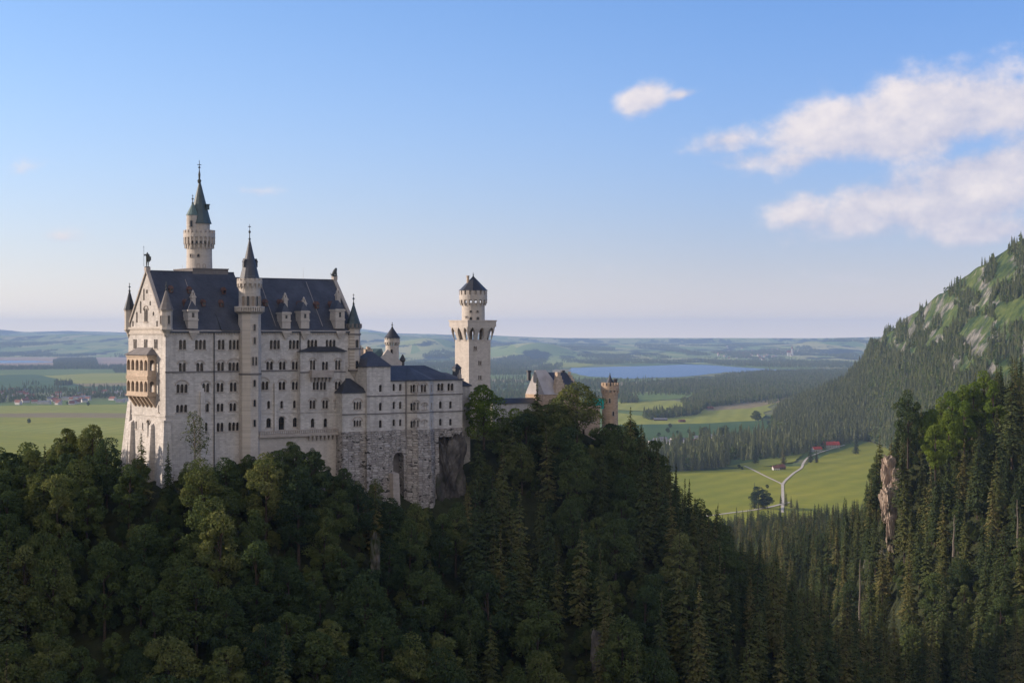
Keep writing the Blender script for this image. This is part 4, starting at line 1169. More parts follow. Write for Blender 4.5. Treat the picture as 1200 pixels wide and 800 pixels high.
m = MB(); zt0 = zt_(212); m.lathe(cc, [(.35, zt0 - .6), (.5, zt0 + .1), (.22, zt0 + .5), (.30, zt0 + 1.6), (.12, zt0 + 2.6), (.10, zt0 + 3.1), (.36, zt0 + 3.3), (.1, zt0 + 3.6), (.06, zt0 + 5.1)], 8)
m.obox(cc, UV, MV, .55, .06, zt0 + 3.9, zt0 + 4.05); m.build('finial', M_BRONZE, tw)
q = Vector((*cc, 0)) - Vector((.55, .83, 0)).normalized() * 2.05; c2 = (cc[0] - 6.4 * k, cc[1] - 1.6)
m = MB(); m.lathe(c2, [(.3, zt_(291)), (5.0 * k, zt_(284)), (7.2 * k, zt_(277)), (7.2 * k, zt_(252.5))], 18); tt_ = m.build('side_turret', M_TOWER, tw)
cone_roof(tt_, c2, 7.9 * k, zt_(252.5), zt_(238), 12, M_COPPER, .06, 'turret_roof', 2.0)
slit(tt_, (c2[0], c2[1] - 7.2 * k, zt_(263)), (0, -1, 0), .55, 1.5)
c3 = (cc[0] - 3.4 * k, cc[1] + 1.5); m = MB(); m.lathe(c3, [(.5, zt_(262)), (.5, zt_(238)), (.6, zt_(236.5)), (.1, zt_(228))], 8); m.build('chimney', M_SLATE2, tw)
m = MB(); q = (cc[0] + 9.6 * k, cc[1] - .6); m.obox(q, UV, MV, .4, .5, zt_(246), zt_(240.5)); m.obox(q, UV, MV, .55, .6, zt_(240.5), zt_(239.5)); m.build('dormer', M_DCOPPER, tw)
for a, y, w, h in ((-84, 300, .6, .7), (-84, 312, .6, .9), (-58, 312, .5, .8), (-120, 300, .4, .8)):
    d = Vector((math.cos(R(a)), math.sin(R(a)), 0)); slit(tw, (cc[0] + d.x * 14.75 * k, cc[1] + d.y * 14.75 * k, zt_(y)), d, w, h)
m = MB()
for k2 in range(22):
    a = 2 * math.pi * k2 / 22 + math.pi / 22; d = Vector((math.cos(a), math.sin(a), 0))
    m.obox((cc[0] + d.x * 14.9 * k, cc[1] + d.y * 14.9 * k), d, (-d.y, d.x, 0), .10, .26, zt_(286.2), zt_(281.5))
m.build('gallery_opening', M_GLASS, tw)

# ------------------------------------------------------------------ statues on the two gables
def skin_body(name, verts, edges, radii, mat, parent=None, sub=2, loc=(0, 0, 0), rot=0.0):
    me = bpy.data.meshes.new(name); me.from_pydata(verts, edges, []); me.materials.append(mat)
    o = bpy.data.objects.new(name, me); COL.objects.link(o); o.location = loc; o.rotation_euler = (0, 0, rot)
    md = o.modifiers.new('skin', 'SKIN')
    for v, r in zip(me.skin_vertices[0].data, radii): v.radius = (r, r)
    me.skin_vertices[0].data[0].use_root = True
    md.use_smooth_shade = True
    sb = o.modifiers.new('sub', 'SUBSURF'); sb.levels = sb.render_levels = sub
    if parent: o.parent = parent
    return o
top = W(.1, TR, ZR + 1.14)
sv_ = [(0, 0, 2.0), (0, 0, 2.5), (0, 0, 3.0), (0, 0, 3.25), (0, -.02, 3.6), (.14, 0, 1.9), (.2, .03, 1.05), (.2, 0, .12), (.2, -.25, .08), (-.14, 0, 1.9), (-.18, -.08, 1.05), (-.2, 0, .12), (-.2, -.25, .08),
       (.38, 0, 3.0), (.55, -.1, 2.45), (.5, -.35, 2.1), (-.38, 0, 3.0), (-.6, -.2, 2.75), (-.75, -.4, 3.15)]
se = [(0, 1), (1, 2), (2, 3), (3, 4), (0, 5), (5, 6), (6, 7), (7, 8), (0, 9), (9, 10), (10, 11), (11, 12), (2, 13), (13, 14), (14, 15), (2, 16), (16, 17), (17, 18)]
sr = [.30, .29, .32, .13, .24, .22, .16, .12, .09, .22, .16, .12, .09, .17, .13, .10, .17, .13, .10]
kn = skin_body('statue', sv_, se, sr, M_BRONZE, loc=top, rot=TH - .6)
tag(kn, 'dark bronze knight statue with lance and shield standing on the gable peak', 'statue')
m = MB(); m.tube((-.75, -.42, .2), (-.75, -.42, 4.7), .05, .04, 6); m.tube((-.75, -.42, 4.7), (-.75, -.42, 5.1), .1, .01, 6); m.build('lance', M_BRONZE).parent = kn
m = MB(); m.prism([(.55, -.5, 1.2), (.95, -.35, 1.7), (.95, -.35, 2.5), (.55, -.5, 2.6), (.15, -.62, 2.5), (.15, -.62, 1.7)], (0, .12, 0)); m.build('shield', M_BRONZE).parent = kn
m = MB(); m.obox((0, 0), (1, 0, 0), (0, 1, 0), .55, .5, 0, .16); m.build('plinth', M_BRONZE).parent = kn
top = W(L_ - .1, TR, ZR2 + 1.14)
lv = [(-.55, 0, .55), (-.2, 0, 1.0), (.25, 0, 1.55), (.42, 0, 2.05), (.72, 0, 2.12), (.45, .22, .95), (.5, .24, .1), (.45, -.22, .95), (.5, -.24, .1), (-.35, .3, .3), (.1, .34, .1), (-.35, -.3, .3), (.1, -.34, .1), (-.95, 0, .3), (-1.15, 0, .9)]
le = [(0, 1), (1, 2), (2, 3), (3, 4), (2, 5), (5, 6), (2, 7), (7, 8), (0, 9), (9, 10), (0, 11), (11, 12), (0, 13), (13, 14)]
lr = [.42, .42, .42, .36, .18, .16, .13, .16, .13, .22, .13, .22, .13, .09, .07]
ln = skin_body('statue', lv, le, lr, M_BRONZE, loc=top, rot=TH)
tag(ln, 'dark seated lion statue on the peak at the far end of the slate roof', 'statue')
m = MB(); m.obox((0, 0), (1, 0, 0), (0, 1, 0), .75, .5, 0, .14); m.build('plinth', M_BRONZE).parent = ln

# ------------------------------------------------------------------ the lower wing in front of the hall's east end
TA = -5.0
an = thing('castle_wing', 'lower pale limestone castle wing with dark hipped roofs standing on rough masonry cliffs', 'castle wing', W(65, 0, 140), 'buildings of the castle')
ap = Panel((*W(0, TA, 0)[:2], 0), UV, -MV)
def A(x): return s_at(x, TA)
zm0 = z_at(503.5, 62, TA)                          # top of the masonry
a1, a2, a3, a4, a5 = A(401.3), A(429.6), A(457.8), A(475.8), A(508)
a6 = A(541.8)
zE1 = z_at(460, 53, TA); zE2 = z_at(429.5, 58, TA); zE3 = z_at(445.5, 68, TA)
blocks = []
p1 = Panel((*W(0, TA, 0)[:2], 0), UV, -MV)
for x, a, b in ((419, 470.5, 479.5), (419, 492, 499.4)): p1.window(an, x, a, b, 3, True, .62, .2)
p2 = Panel((*W(0, TA - .9, 0)[:2], 0), UV, -MV)
b2a, b2b = s_at(430, TA - .9), s_at(457.6, TA - .9)
for y0, y1 in ((450.5, 459), (471.5, 481), (492, 501)): p2.window(an, 445.9, y0, y1, 1, False, .85, sill=False)
p3 = Panel((*W(0, TA, 0)[:2], 0), UV, -MV)
for x in (461.6, 469.2):
    for y0, y1 in ((449.5, 458), (470.3, 479), (491, 499)): p3.window(an, x, y0, y1, 1, False, .72, sill=False)
p5 = Panel((*W(0, TA, 0)[:2], 0), UV, -MV)
for x in (516.2, 528):
    p5.window(an, x, 449, 457.5, 2, False, .85, .2)
    for y0, y1 in ((469.8, 478.4), (490.4, 498.2)): p5.window(an, x, y0, y1, 1, False, .8, sill=False)
TB = 9.0
m = MB()
p1.wall(m, [(a1, zm0), (a2, zm0), (a2, zE1), (a1, zE1)], .4)
m.add([W(a1, TA, zm0), W(a1, TB, zm0), W(a1, TB, zE1), W(a1, TA, zE1)], [(0, 1, 2, 3)])
p2.wall(m, [(b2a, zm0), (b2b, zm0), (b2b, zE2), (b2a, zE2)], .4)
for q in (b2a, b2b): m.add([W(q, TA - .9, zm0), W(q, 3.0, zm0), W(q, 3.0, zE2), W(q, TA - .9, zE2)], [(0, 1, 2, 3)])
m.add([W(b2a, 3, zm0), W(b2b, 3, zm0), W(b2b, 3, zE2), W(b2a, 3, zE2)], [(0, 1, 2, 3)])
p3.wall(m, [(b2b - .2, zm0), (a4 + .5, zm0), (a4 + .5, zE3), (b2b - .2, zE3)], .4)
p5.wall(m, [(a5 - .5, zm0), (a6, zm0), (a6, zE3), (a5 - .5, zE3)], .4)
m.add([W(a6, TA, zm0), W(a6, TB, zm0), W(a6, TB, zE3), W(a6, TA, zE3)], [(0, 1, 2, 3)])
m.add([W(a1, TB, zm0), W(a6, TB, zm0), W(a6, TB, zE3), W(a1, TB, zE3)], [(0, 1, 2, 3)])
# polygonal bay between: three faces
dep = 1.7; fa, fb = a4 + 2.3, a5 - 2.3
pts = [(a4, TA), (fa, TA - dep), (fb, TA - dep), (a5, TA)]
pf = Panel((*W(0, TA - dep, 0)[:2], 0), UV, -MV)
pf.window(an, 487.0, 450.3, 459.3, 2, True, .72, .2); pf.window(an, 496.5, 450.3, 459.3, 2, True, .72, .2)
pf.window(an, 487.6, 471, 480.4, 2, True, .72, .2); pf.window(an, 497.5, 472, 479.4, 1, True, 1.3, glass=M_LIME, name='niche', depth=.22)
pf.window(an, 487.6, 492, 500.2, 2, True, .72, .2); pf.window(an, 497.5, 492, 500, 1, True, 1.2, glass=M_LIME, name='niche', depth=.15)
pf.wall(m, [(fa, zm0), (fb, zm0), (fb, zE3), (fa, zE3)], .4)
for i in (0, 2):
    (s0, t0), (s1, t1) = pts[i], pts[i + 1]
    dv = (W(s1, t1, 0) - W(s0, t0, 0)); ln_ = dv.length; dv.normalize(); nn = Vector((dv.y, -dv.x, 0))
    ps = Panel((*W(s0, t0, 0)[:2], 0), dv, nn)
    for y0, y1 in ((450.6, 459), (471.4, 480), (492, 500)):
        ps.holes.append(arch_loop(ln_ / 2, z_at(y1, 70, TA), z_at(y0, 70, TA), .6))
    ps.wall(m, [(0, zm0), (ln_, zm0), (ln_, zE3), (0, zE3)], .4)
m.build('wall', M_LIME, an)
m = MB(); m.box(a1 + .5, a6 - .5, TA + 2.2, TB - .5, zm0 - .3, zE1 - .3); m.box(b2b + .3, a6 - .5, TA + 2.2, TB - .5, zE1 - .3, zE3 - .2); m.build('inner_wall', M_TRIM, an)
# belts
m = MB()
for y in (462.6, 483.0):
    z = z_at(y, 66, TA)
    if y > 470: p1.pbox(m, a1 - .1, a2, z - .14, z + .14, -.02, .18)
    p2.pbox(m, b2a - .1, b2b + .1, z - .14, z + .14, -.02, .18)
    p3.pbox(m, b2b, a4 + .2, z - .14, z + .14, -.02, .18)
    ring = [W(s_, t_ - .16, z - .14) for s_, t_ in pts]; m.prism(ring + [W(a5, TA + .3, z - .14), W(a4, TA + .3, z - .14)], ZV * .28)
    p5.pbox(m, a5 - .2, a6 + .12, z - .14, z + .14, -.02, .18)
for s_, t_, z_ in ((a2 - .3, TA - .0, zE1), (A(475.4), TA, zE3)):
    m.tube(W(s_, t_ - .22, 142), W(s_, t_ - .22, z_), .15, .15, 6)
m.build('string_course', M_BELT, an)
# roofs
m = MB()
hip_roof(m, a1, a2 + .3, TA, TB - 4, zE1, z_at(443, 53, TA), (a2 - a1) * .46, 3.2)
r1 = m.build('roof', M_SLATE2, an)
m = MB(); hip_roof(m, b2a, b2b, TA - .9, 3.0, zE2, z_at(411.5, 58, TA), (b2b - b2a) * .44, 4.0); m.build('roof', M_SLATE, an)
m = MB()
zrA = z_at(428.2, 66, 2)
tr = 2.0
m.hexa([W(b2b - .5, TA - .4, zE3 - .1), W(a6 + .3, TA - .4, zE3 - .1), W(a6 + .3, TB + .3, zE3 - .1), W(b2b - .5, TB + .3, zE3 - .1), W(b2b - .5, TA - .4, zE3 + .15), W(a6 + .3, TA - .4, zE3 + .15), W(a6 + .3, TB + .3, zE3 + .15), W(b2b - .5, TB + .3, zE3 + .15)])
sx = A(519)
m.hexa([W(b2b - .5, TA - .35, zE3 + .152), W(sx + 4.5, TA - .35, zE3 + .152), W(sx + 4.5, TB + .25, zE3 + .152), W(b2b - .5, TB + .25, zE3 + .152), W(b2b - .5, tr - .2, zrA), W(sx - 1.2, tr - .2, zrA), W(sx - 1.2, tr + .2, zrA), W(b2b - .5, tr + .2, zrA)])
zrB = z_at(436.5, 74, 2)
m.hexa([W(sx - 4, TA - .33, zE3 + .156), W(a6 + .28, TA - .33, zE3 + .156), W(a6 + .28, TB + .2, zE3 + .156), W(sx - 4, TB + .2, zE3 + .156), W(sx - 4, tr - .1, zrB), W(a6 - .6, tr - .1, zrB), W(a6 - .6, tr + .1, zrB), W(sx - 4, tr + .1, zrB)])
cbx = (fa + fb) / 2
m.hexa([W(a4 - .3, TA - .36, zE3 + .16), W(fa - .1, TA - dep - .35, zE3 + .16), W(fb + .1, TA - dep - .35, zE3 + .16), W(a5 + .3, TA - .36, zE3 + .16), W(cbx - .2, tr - 1.6, zrA - .4), W(cbx - .1, tr - 1.8, zrA - .4), W(cbx + .1, tr - 1.8, zrA - .4), W(cbx + .2, tr - 1.6, zrA - .4)])
m.prism([W(a4 - .3, TA - .36, zE3 - .06), W(fa - .1, TA - dep - .35, zE3 - .06), W(fb + .1, TA - dep - .35, zE3 - .06), W(a5 + .3, TA - .36, zE3 - .06)], ZV * .2)
m.build('roof', M_SLATE, an)
m = MB(); q = s_at(535.5, 4); zq = z_at(426, q, 4)
m.box(q - .9, q + .9, 3.4, 4.8, zE3, zq - 1.2); m.hexa([W(q - 1.1, 3.2, zq - 1.2), W(q + 1.1, 3.2, zq - 1.2), W(q + 1.1, 5, zq - 1.2), W(q - 1.1, 5, zq - 1.2), W(q - .2, 4, zq), W(q + .2, 4, zq), W(q + .2, 4.2, zq), W(q - .2, 4.2, zq)])
m.build('chimney', M_SLATE2, an)
m = MB(); q = A(539.6); zq = z_at(436, q, TA); m.box(q - .45, q + .3, TA - .1, TA + .7, zE3, zq - .6); m.lathe(W(q - .08, TA + .3, 0), [(.35, zq - .6), (.2, zq - .3), (.05, zq + .6)], 8); m.build('pinnacle', M_TRIM, an)
m = MB(); q0, q1 = a6 + .02, s_at(551, 0); m.box(q0, q1, 0, 6, 155, z_at(453, 76, 0)); m.build('side_wall', M_LIME, an)
m = MB(); zz = z_at(453, 76, 0); m.hexa([W(q0 + .3, -.4, zz), W(q1 + .4, -.4, zz), W(q1 + .4, 6.3, zz), W(q0 + .3, 6.3, zz), W(q0 + .3, -.4, zz + .2), W(q1 + .4, -.4, zz + .2), W(q1 - 2.2, 3, z_at(442.5, 76, 0)), W(q0 + .3, 3, z_at(442.5, 76, 0))]); m.build('roof', M_SLATE2, an)
# masonry: battered blocks, a polygonal buttress, a tall arch between
zbm = 134.0
m = MB()
def batter(s0, s1, t0, t1, z0, z1, b=1.3, mat=0):
    m.hexa([W(s0 - b * .4, t0 - b, z0), W(s1 + b * .3, t0 - b, z0), W(s1 + b * .3, t1, z0), W(s0 - b * .4, t1, z0), W(s0, t0, z1), W(s1, t0, z1), W(s1, t1, z1), W(s0, t1, z1)], mat)
batter(a1 - .15, a2 + .1, TA - .22, TB - 1, zbm, zm0, 1.6)
batter(b2a - .2, b2b - .3, TA - 1.15, 2, zbm, zm0, 2.0)
ao0, ao1 = A(460.2), A(473.2)
bp = Panel((*W(0, TA - .25, 0)[:2], 0), UV, -MV)
zar = z_at(529.5, 63, TA)
bp.holes.append(arch_loop((ao0 + ao1) / 2, zbm + .5, zar, ao1 - ao0, True, 10))
bp.wall(m, [(b2b - 1.0, zbm), (a4 + .3, zbm), (a4 + .3, zm0), (b2b - 1.0, zm0)], 2.6)
bring = [(a4 - .1, TA - .2), (fa, TA - dep - .25), (fb, TA - dep - .25), (a5 + .1, TA - .2), (a5 + .1, 2), (a4 - .1, 2)]
bot = [(a4 - .5, TA - .9), (fa - .3, TA - dep - 2.2), (fb + .3, TA - dep - 2.2), (a5 + .4, TA - .9), (a5 + .1, 2), (a4 - .1, 2)]
m.loft([[W(s_, t_, zbm) for s_, t_ in bot], [W(s_, t_, zm0) for s_, t_ in bring]])
batter(a5 - .6, A(513), TA - .22, 2, zbm, zm0, 1.2)
m.box(A(512.6), a6 + .2, TA - .15, TB - 2, zm0 - 2.2, zm0)
mas = m.build('masonry_base', M_MASON, an)
m = MB(); m.box(b2b - .8, a4 + .2, TA + 2.4, TA + 3.0, zbm, zm0 - .5); m.build('arch_back_wall', M_BELT, mas)
m = MB(); m.hexa([W(ao0 - 2.2, TA - 4.6, zbm - 4), W(ao0 + .2, TA - 4.6, zbm - 4), W(ao0 + .2, TA - .2, zbm - 4), W(ao0 - 2.2, TA - .2, zbm - 4), W(ao0 - 2.0, TA - 3.4, z_at(553, 62, TA)), W(ao0 - .2, TA - 3.4, z_at(553, 62, TA)), W(ao0 - .2, TA - .2, z_at(551, 62, TA)), W(ao0 - 2.0, TA - .2, z_at(551, 62, TA))]); m.build('buttress', M_TRIM, mas)

# ------------------------------------------------------------------ the hall behind with the green roof and its round turret
kb = thing('castle_wing', 'castle wing behind with green copper roof, stepped gable and a round corbelled turret', 'castle wing', W(62, 18, 155), 'buildings of the castle')
kt = 12.0
def K(x): return s_at(x, kt)
k0, k1 = K(421), K(452); kz = z_at(428, 62, kt)
m = MB(); m.box(k0, K(470), kt, kt + 12, 156, kz)
gz0 = z_at(427.5, 66, kt)
g0, g1, gp = K(441), K(473), K(453.5)
m.prism([W(g0, kt - .3, gz0 - .5), W(g1, kt - .3, gz0 - .5), W(g1, kt - .3, z_at(427, 66, kt)), W(gp, kt - .3, z_at(409.3, 62, kt)), W(g0, kt - .3, gz0 + .3)], MV * .7)
m.build('wall', M_TOWER, kb)
m = MB(); zr = z_at(408.5, 62, kt + 5); 
m.hexa([W(k0 - .4, kt - .45, kz), W(k1, kt - .45, kz), W(K(472), kt + 12.4, kz), W(k0 - .4, kt + 12.4, kz), W(k0 + 3.2, kt + 5.8, zr), W(K(450), kt + 2.0, zr), W(K(462), kt + 6.2, zr), W(k0 + 3.2, kt + 6.2, zr)])
m.build('roof', M_COPPER, kb)
m = MB()
for x, y0, y1 in ((423.5, 407, 424), (434.6, 409, 415)):
    q = K(x); m.box(q - .9, q + .9, kt + .5, kt + 2.2, z_at(y1, q, kt), z_at(y0, q, kt)); m.box(q - .55, q - .1, kt + .9, kt + 1.6, z_at(y0, q, kt), z_at(y0 - 3, q, kt)); m.box(q + .15, q + .55, kt + .9, kt + 1.6, z_at(y0, q, kt), z_at(y0 - 2.4, q, kt))
m.build('chimney', M_SAND, kb)
m = MB(); q = K(471.8); m.lathe(W(q, kt, 0), [(.5, 165), (.5, z_at(424, q, kt)), (.8, z_at(422, q, kt)), (.7, z_at(420, q, kt)), (.1, z_at(415, q, kt))], 8); m.build('chimney', M_SLATE2, kb)
tt = 20.0; ts = s_at(459.6, tt); c1 = W(ts, tt, 0); cc = (c1.x, c1.y); k = cc[1] / F
m = MB(); zz = lambda y: z_at(y, ts, tt)
m.lathe(cc, [(8.0 * k, 156), (7.8 * k, zz(405))], 24); crown_ring(m, cc, 9.0 * k, zz(403.5), zz(401), zz(398), zz(395.6), 16); m.lathe(cc, [(7.9 * k, zz(401)), (7.9 * k, zz(394.5))], 20)
o = m.build('turret', M_TOWER, kb)
cone_roof(o, cc, 9.6 * k, zz(395.6), zz(383), 20, M_SLATE2, .1, 'turret_roof', 1.3)
slit(o, (cc[0], cc[1] - 8 * k, zz(412)), (0, -1, 0), .5, 1.3)

# ------------------------------------------------------------------ the square tower
sq = thing('square_tower', 'tall square tan stone tower with corbelled top and a round turret under a dark cone', 'tower', W(94, 20, 155), 'buildings of the castle')
qt = 14.0; qs = s_at(549.5, qt)
def zq(y): return z_at(y, qs, qt)
qw = s_at(574.8, qt) - qs; qd = t_at(533.2, qs) - qt
sp_ = Panel((*W(qs, qt, 0)[:2], 0), UV, -MV)
for x, y in ((557, 408), (562.5, 425), (562.5, 442)): sp_.window(sq, x, y - 2.6, y + 2.4, 2, False, .42, .22, True, True, .35)
m = MB()
sp_.wall(m, [(0, 150), (qw, 150), (qw, zq(398)), (0, zq(398))], .35)
m.box(qs, qs + qw, qt + .36, qt + qd, 150, zq(398)); 
m.add([W(qs, qt, 150), W(qs, qt + .36, 150), W(qs, qt + .36, zq(398)), W(qs, qt, zq(398))], [(0, 1, 2, 3)]); m.add([W(qs + qw, qt, 150), W(qs + qw, qt + .36, 150), W(qs + qw, qt + .36, zq(398)), W(qs + qw, qt, zq(398))], [(0, 1, 2, 3)])
ov = 1.15
zc0, zc1, zc2 = zq(400), zq(385), zq(376.4)
sc0, sc1, dc0, dc1 = qs - ov, qs + qw + ov, qt - ov, qt + qd + ov
def corbels(p, width):
    na = 3 if width > 8 else 3
    cw_ = width / na
    for i in range(na):                            # pointed arches carrying the overhang: spandrel prisms either side of each opening
        c = (i + .5) * cw_; hw = cw_ * .27
        loop = [(c - hw, zc0 - .6), (c + hw, zc0 - .6), (c + hw, zc1 - 1.3), (c + hw * .6, zc1 - .35), (c, zc1 + .2), (c - hw * .6, zc1 - .35), (c - hw, zc1 - 1.3)]
        p.holes.append(loop)
    p.wall(m, [(0, zc0 - .61), (width, zc0 - .61), (width, zc2), (0, zc2)], ov - .03)
faces = [(Panel((*W(sc0, dc0, 0)[:2], 0), UV, -MV), sc1 - sc0), (Panel((*W(sc0, dc0, 0)[:2], 0), MV, -UV), dc1 - dc0), (Panel((*W(sc0, dc1, 0)[:2], 0), UV, MV), sc1 - sc0), (Panel((*W(sc1, dc0, 0)[:2], 0), MV, UV), dc1 - dc0)]
# overhang tapers: slanted brackets under a straight upper box
def bracketed(p, width):
    na = 3; cw_ = width / na
    for i in range(na):
        c = (i + .5) * cw_; hw = cw_ * .29
        p.holes.append([(c - hw, zc0), (c + hw, zc0), (c + hw, zc1 - 1.0), (c + hw * .62, zc1 - .2), (c, zc1 + .35), (c - hw * .62, zc1 - .2), (c - hw, zc1 - 1.0)])
    loops = [(0, zc0), (width, zc0), (width, zc2), (0, zc2)]
    sub = MB(); p.wall(sub, loops, ov - .04)
    # pull the lower rim in so the brackets lean back to the shaft
    out = []
    for v in sub.v:
        f = min(1, max(0, (zc1 + .2 - v[2]) / (zc1 + .2 - zc0))) ** 1.2
        d = (Vector(v) - p.o).dot(p.dn); a = (Vector(v) - p.o).dot(p.du)
        nd = d + (min(d, -(ov - .06)) - d) * f
        na_ = a + (min(max(a, ov), width - ov) - a) * f * .9
        q = p.o + p.du * na_ + p.dn * nd
        out.append((q.x, q.y, v[2]))
    m.add(out, sub.f)
for p, w_ in faces: bracketed(p, w_)
m.box(sc0 + .02, sc1 - .02, dc0 + .02, dc1 - .02, zc1 + .5, zc2 - .02)
m.box(sc0 - .15, sc1 + .15, dc0 - .15, dc1 + .15, zc2, zc2 + .35)
sh = m.build('tower_shaft', M_TOWER, sq)
cs, ct = qs + qw / 2, qt + qd / 2 
cx_ = s_at(554.6, ct); c1 = W(cx_, ct, 0); cc = (c1.x, c1.y); k = cc[1] / F
zz = lambda y: z_at(y, cx_, ct)
m = MB(); m.lathe(cc, [(13.6 * k, zc2), (13.4 * k, zz(355))], 32)
crown_ring(m, cc, 16.4 * k, zz(355.5), zz(351.5), zz(345.5), zz(340.6), 16, mer=.6)
m.lathe(cc, [(14.2 * k, zz(352)), (14.2 * k, zz(339.8))], 28)
o = m.build('turret', M_TOWER, sq)
cone_roof(o, cc, 17.0 * k, zz(340.2), zz(323.6), 8, M_SLATE2, .08, 'turret_roof', 1.0)
m = MB(); q = (cc[0] - 6.2 * k, cc[1] - .5); m.lathe(q, [(.36, zz(336)), (.36, zz(324.5)), (.45, zz(324)), (.45, zz(323))], 8); m.build('chimney', M_SAND, o)
for a, y, w_, h in ((-100, 365, .6, .5), (-68, 365, .6, .5), (-100, 373.5, .7, .9), (-66, 373.5, .8, 1.0), (-125, 371.5, .4, .5)):
    d = Vector((math.cos(R(a)), math.sin(R(a)), 0)); slit(o, (cc[0] + d.x * 13.5 * k, cc[1] + d.y * 13.5 * k, zz(y)), d, w_, h)

# ------------------------------------------------------------------ the gatehouse, the low gallery, the round corner tower
gt = 6.0
gh = thing('gatehouse', 'stepped gable gatehouse half wrapped in pale scaffold sheeting among the trees', 'gatehouse', W(120, 10, 160), 'buildings of the castle')
def Gs(x): return s_at(x, gt)
def zg_(y): return z_at(y, 118, gt)
ga, gb, gc = Gs(637), Gs(654), Gs(679)
m = MB(); m.box(ga, gc, gt, gt + 8.5, 150, zg_(462)); m.build('wall', M_BRICK, gh)
m = MB()
n_st = 6
for i in range(n_st):                              # stepped east gable facing the viewer's right
    z0 = zg_(462) + i * (zg_(436) - zg_(462)) / n_st
    h = (zg_(436) - zg_(462)) / n_st
    ins = i * 5.0 / n_st
    m.box(Gs(650) + ins * .2, Gs(664) - ins * .55, gt - .2, gt + 1.0, z0, z0 + h)
    m.box(gc - .8, gc + .2, gt + ins, gt + 8.5 - ins, z0, z0 + h)
m.build('stepped_gable', M_SAND, gh)
m = MB(); m.hexa([W(ga, gt - .3, zg_(462)), W(Gs(660), gt - .3, zg_(462)), W(Gs(660), gt + 8.5, zg_(462)), W(ga, gt + 8.5, zg_(462)), W(Gs(637), gt + 4, zg_(433.6)), W(Gs(650), gt + 4, zg_(433.6)), W(Gs(650), gt + 4.4, zg_(433.6)), W(Gs(640), gt + 4.4, zg_(433.6))])
m.build('scaffold_sheet', M_SHEET, gh)
m = MB(); m.hexa([W(Gs(661), gt - .3, zg_(458)), W(gc, gt - .3, zg_(458)), W(gc, gt + 8.5, zg_(458)), W(Gs(661), gt + 8.5, zg_(458)), W(Gs(652), gt + 5, zg_(436.8)), W(gc - .9, gt + 5, zg_(436.8)), W(gc - .9, gt + 5.4, zg_(436.8)), W(Gs(652), gt + 5.4, zg_(436.8))])
m.build('roof', M_SLATE, gh)
m = MB()
for x, y in ((632.8, 434), (649, 434.5), (672.5, 434.5)):
    q = Gs(x); m.box(q - .4, q + .4, gt + 4.8, gt + 5.6, zg_(446), zg_(y + 2)); m.box(q - .5, q + .5, gt + 4.7, gt + 5.7, zg_(y + 2), zg_(y))
m.build('chimney', M_SLATE2, gh)
fw = Panel((*W(0, gt - 8, 0)[:2], 0), UV, -MV)     # the red lower front, seen between the trees
f0, f1 = s_at(676, gt - 8), s_at(703, gt - 8)
for x in (684, 694):
    fw.window(gh, x, 487, 494, 2, False, .6); fw.window(gh, x, 503, 511, 1, False, .9)
m = MB(); fw.wall(m, [(f0, 148), (f1, 148), (f1, z_at(478, 120, gt - 8)), (f0, z_at(478, 120, gt - 8))], .4)
for q in (f0, f1): m.add([W(q, gt - 8, 148), W(q, gt, 148), W(q, gt, z_at(478, 120, gt - 8)), W(q, gt - 8, z_at(478, 120, gt - 8))], [(0, 1, 2, 3)])
m.box(f0 - .3, f1 + .3, gt - 8.4, gt + .2, z_at(478, 120, gt - 8), z_at(476, 120, gt - 8)); m.box(f0 + .3, f1 - .3, gt - 6.8, gt - .1, 148, z_at(479, 120, gt - 8))
fo = m.build('front_wall', M_BRICK, gh)
m = MB(); m.box(f0 + 1, f1 + 2, gt - 10.4, gt - 8.02, 148, z_at(519, 120, gt - 8)); m.build('parapet', M_TRIM, fo)

lw = thing('castle_gallery', 'low dark roofed gallery wall between the square tower and the gatehouse', 'gallery', W(105, 10, 158))
m = MB(); l0, l1 = s_at(577, 9), s_at(634, 9); m.box(l0, l1, 9, 13, 152, z_at(472.5, 104, 9)); m.build('wall', M_LIME, lw)
m = MB(); z0, z1 = z_at(472.5, 104, 9), z_at(467, 104, 9); m.hexa([W(l0, 8.5, z0), W(l1, 8.5, z0), W(l1, 13.5, z0), W(l0, 13.5, z0), W(l0, 10.8, z1), W(l1, 10.8, z1), W(l1, 11.2, z1), W(l0, 11.2, z1)]); m.build('roof', M_SLATE2, lw)

rd = 2.0; rs = s_at(714.8, rd); c1 = W(rs, rd, 0); cc = (c1.x, c1.y); k = cc[1] / F
zz = lambda y: z_at(y, rs, rd)
rt_ = thing('round_tower', 'round reddish stone tower with crenellated top at the right end of the castle', 'tower', (cc[0], cc[1], 150), 'buildings of the castle')
m = MB(); m.lathe(cc, [(9.6 * k, 146), (9.3 * k, zz(459))], 28); crown_ring(m, cc, 10.7 * k, zz(460), zz(457), zz(452), zz(448), 14, mer=.6); m.lathe(cc, [(9.6 * k, zz(457.5)), (9.6 * k, zz(456))], 28)
o = m.build('tower_shaft', M_BRICK, rt_)
cone_roof(o, cc, 6.0 * k, zz(450), zz(440), 12, M_SLATE2, .1, 'roof', .8)
m = MB(); m.lathe(cc, [(5.4 * k, zz(457)), (5.4 * k, zz(450))], 16); m.lathe((cc[0] + 6.2 * k, cc[1] - .6), [(.5, zz(457)), (.5, zz(446)), (.65, zz(445)), (.6, zz(443.5))], 8); m.build('chimney', M_SLATE2, o)
for a, y in ((-95, 469), (-70, 484)):
    d = Vector((math.cos(R(a)), math.sin(R(a)), 0)); slit(o, (cc[0] + d.x * 9.4 * k, cc[1] + d.y * 9.4 * k, zz(y)), d, .45, 1.2)
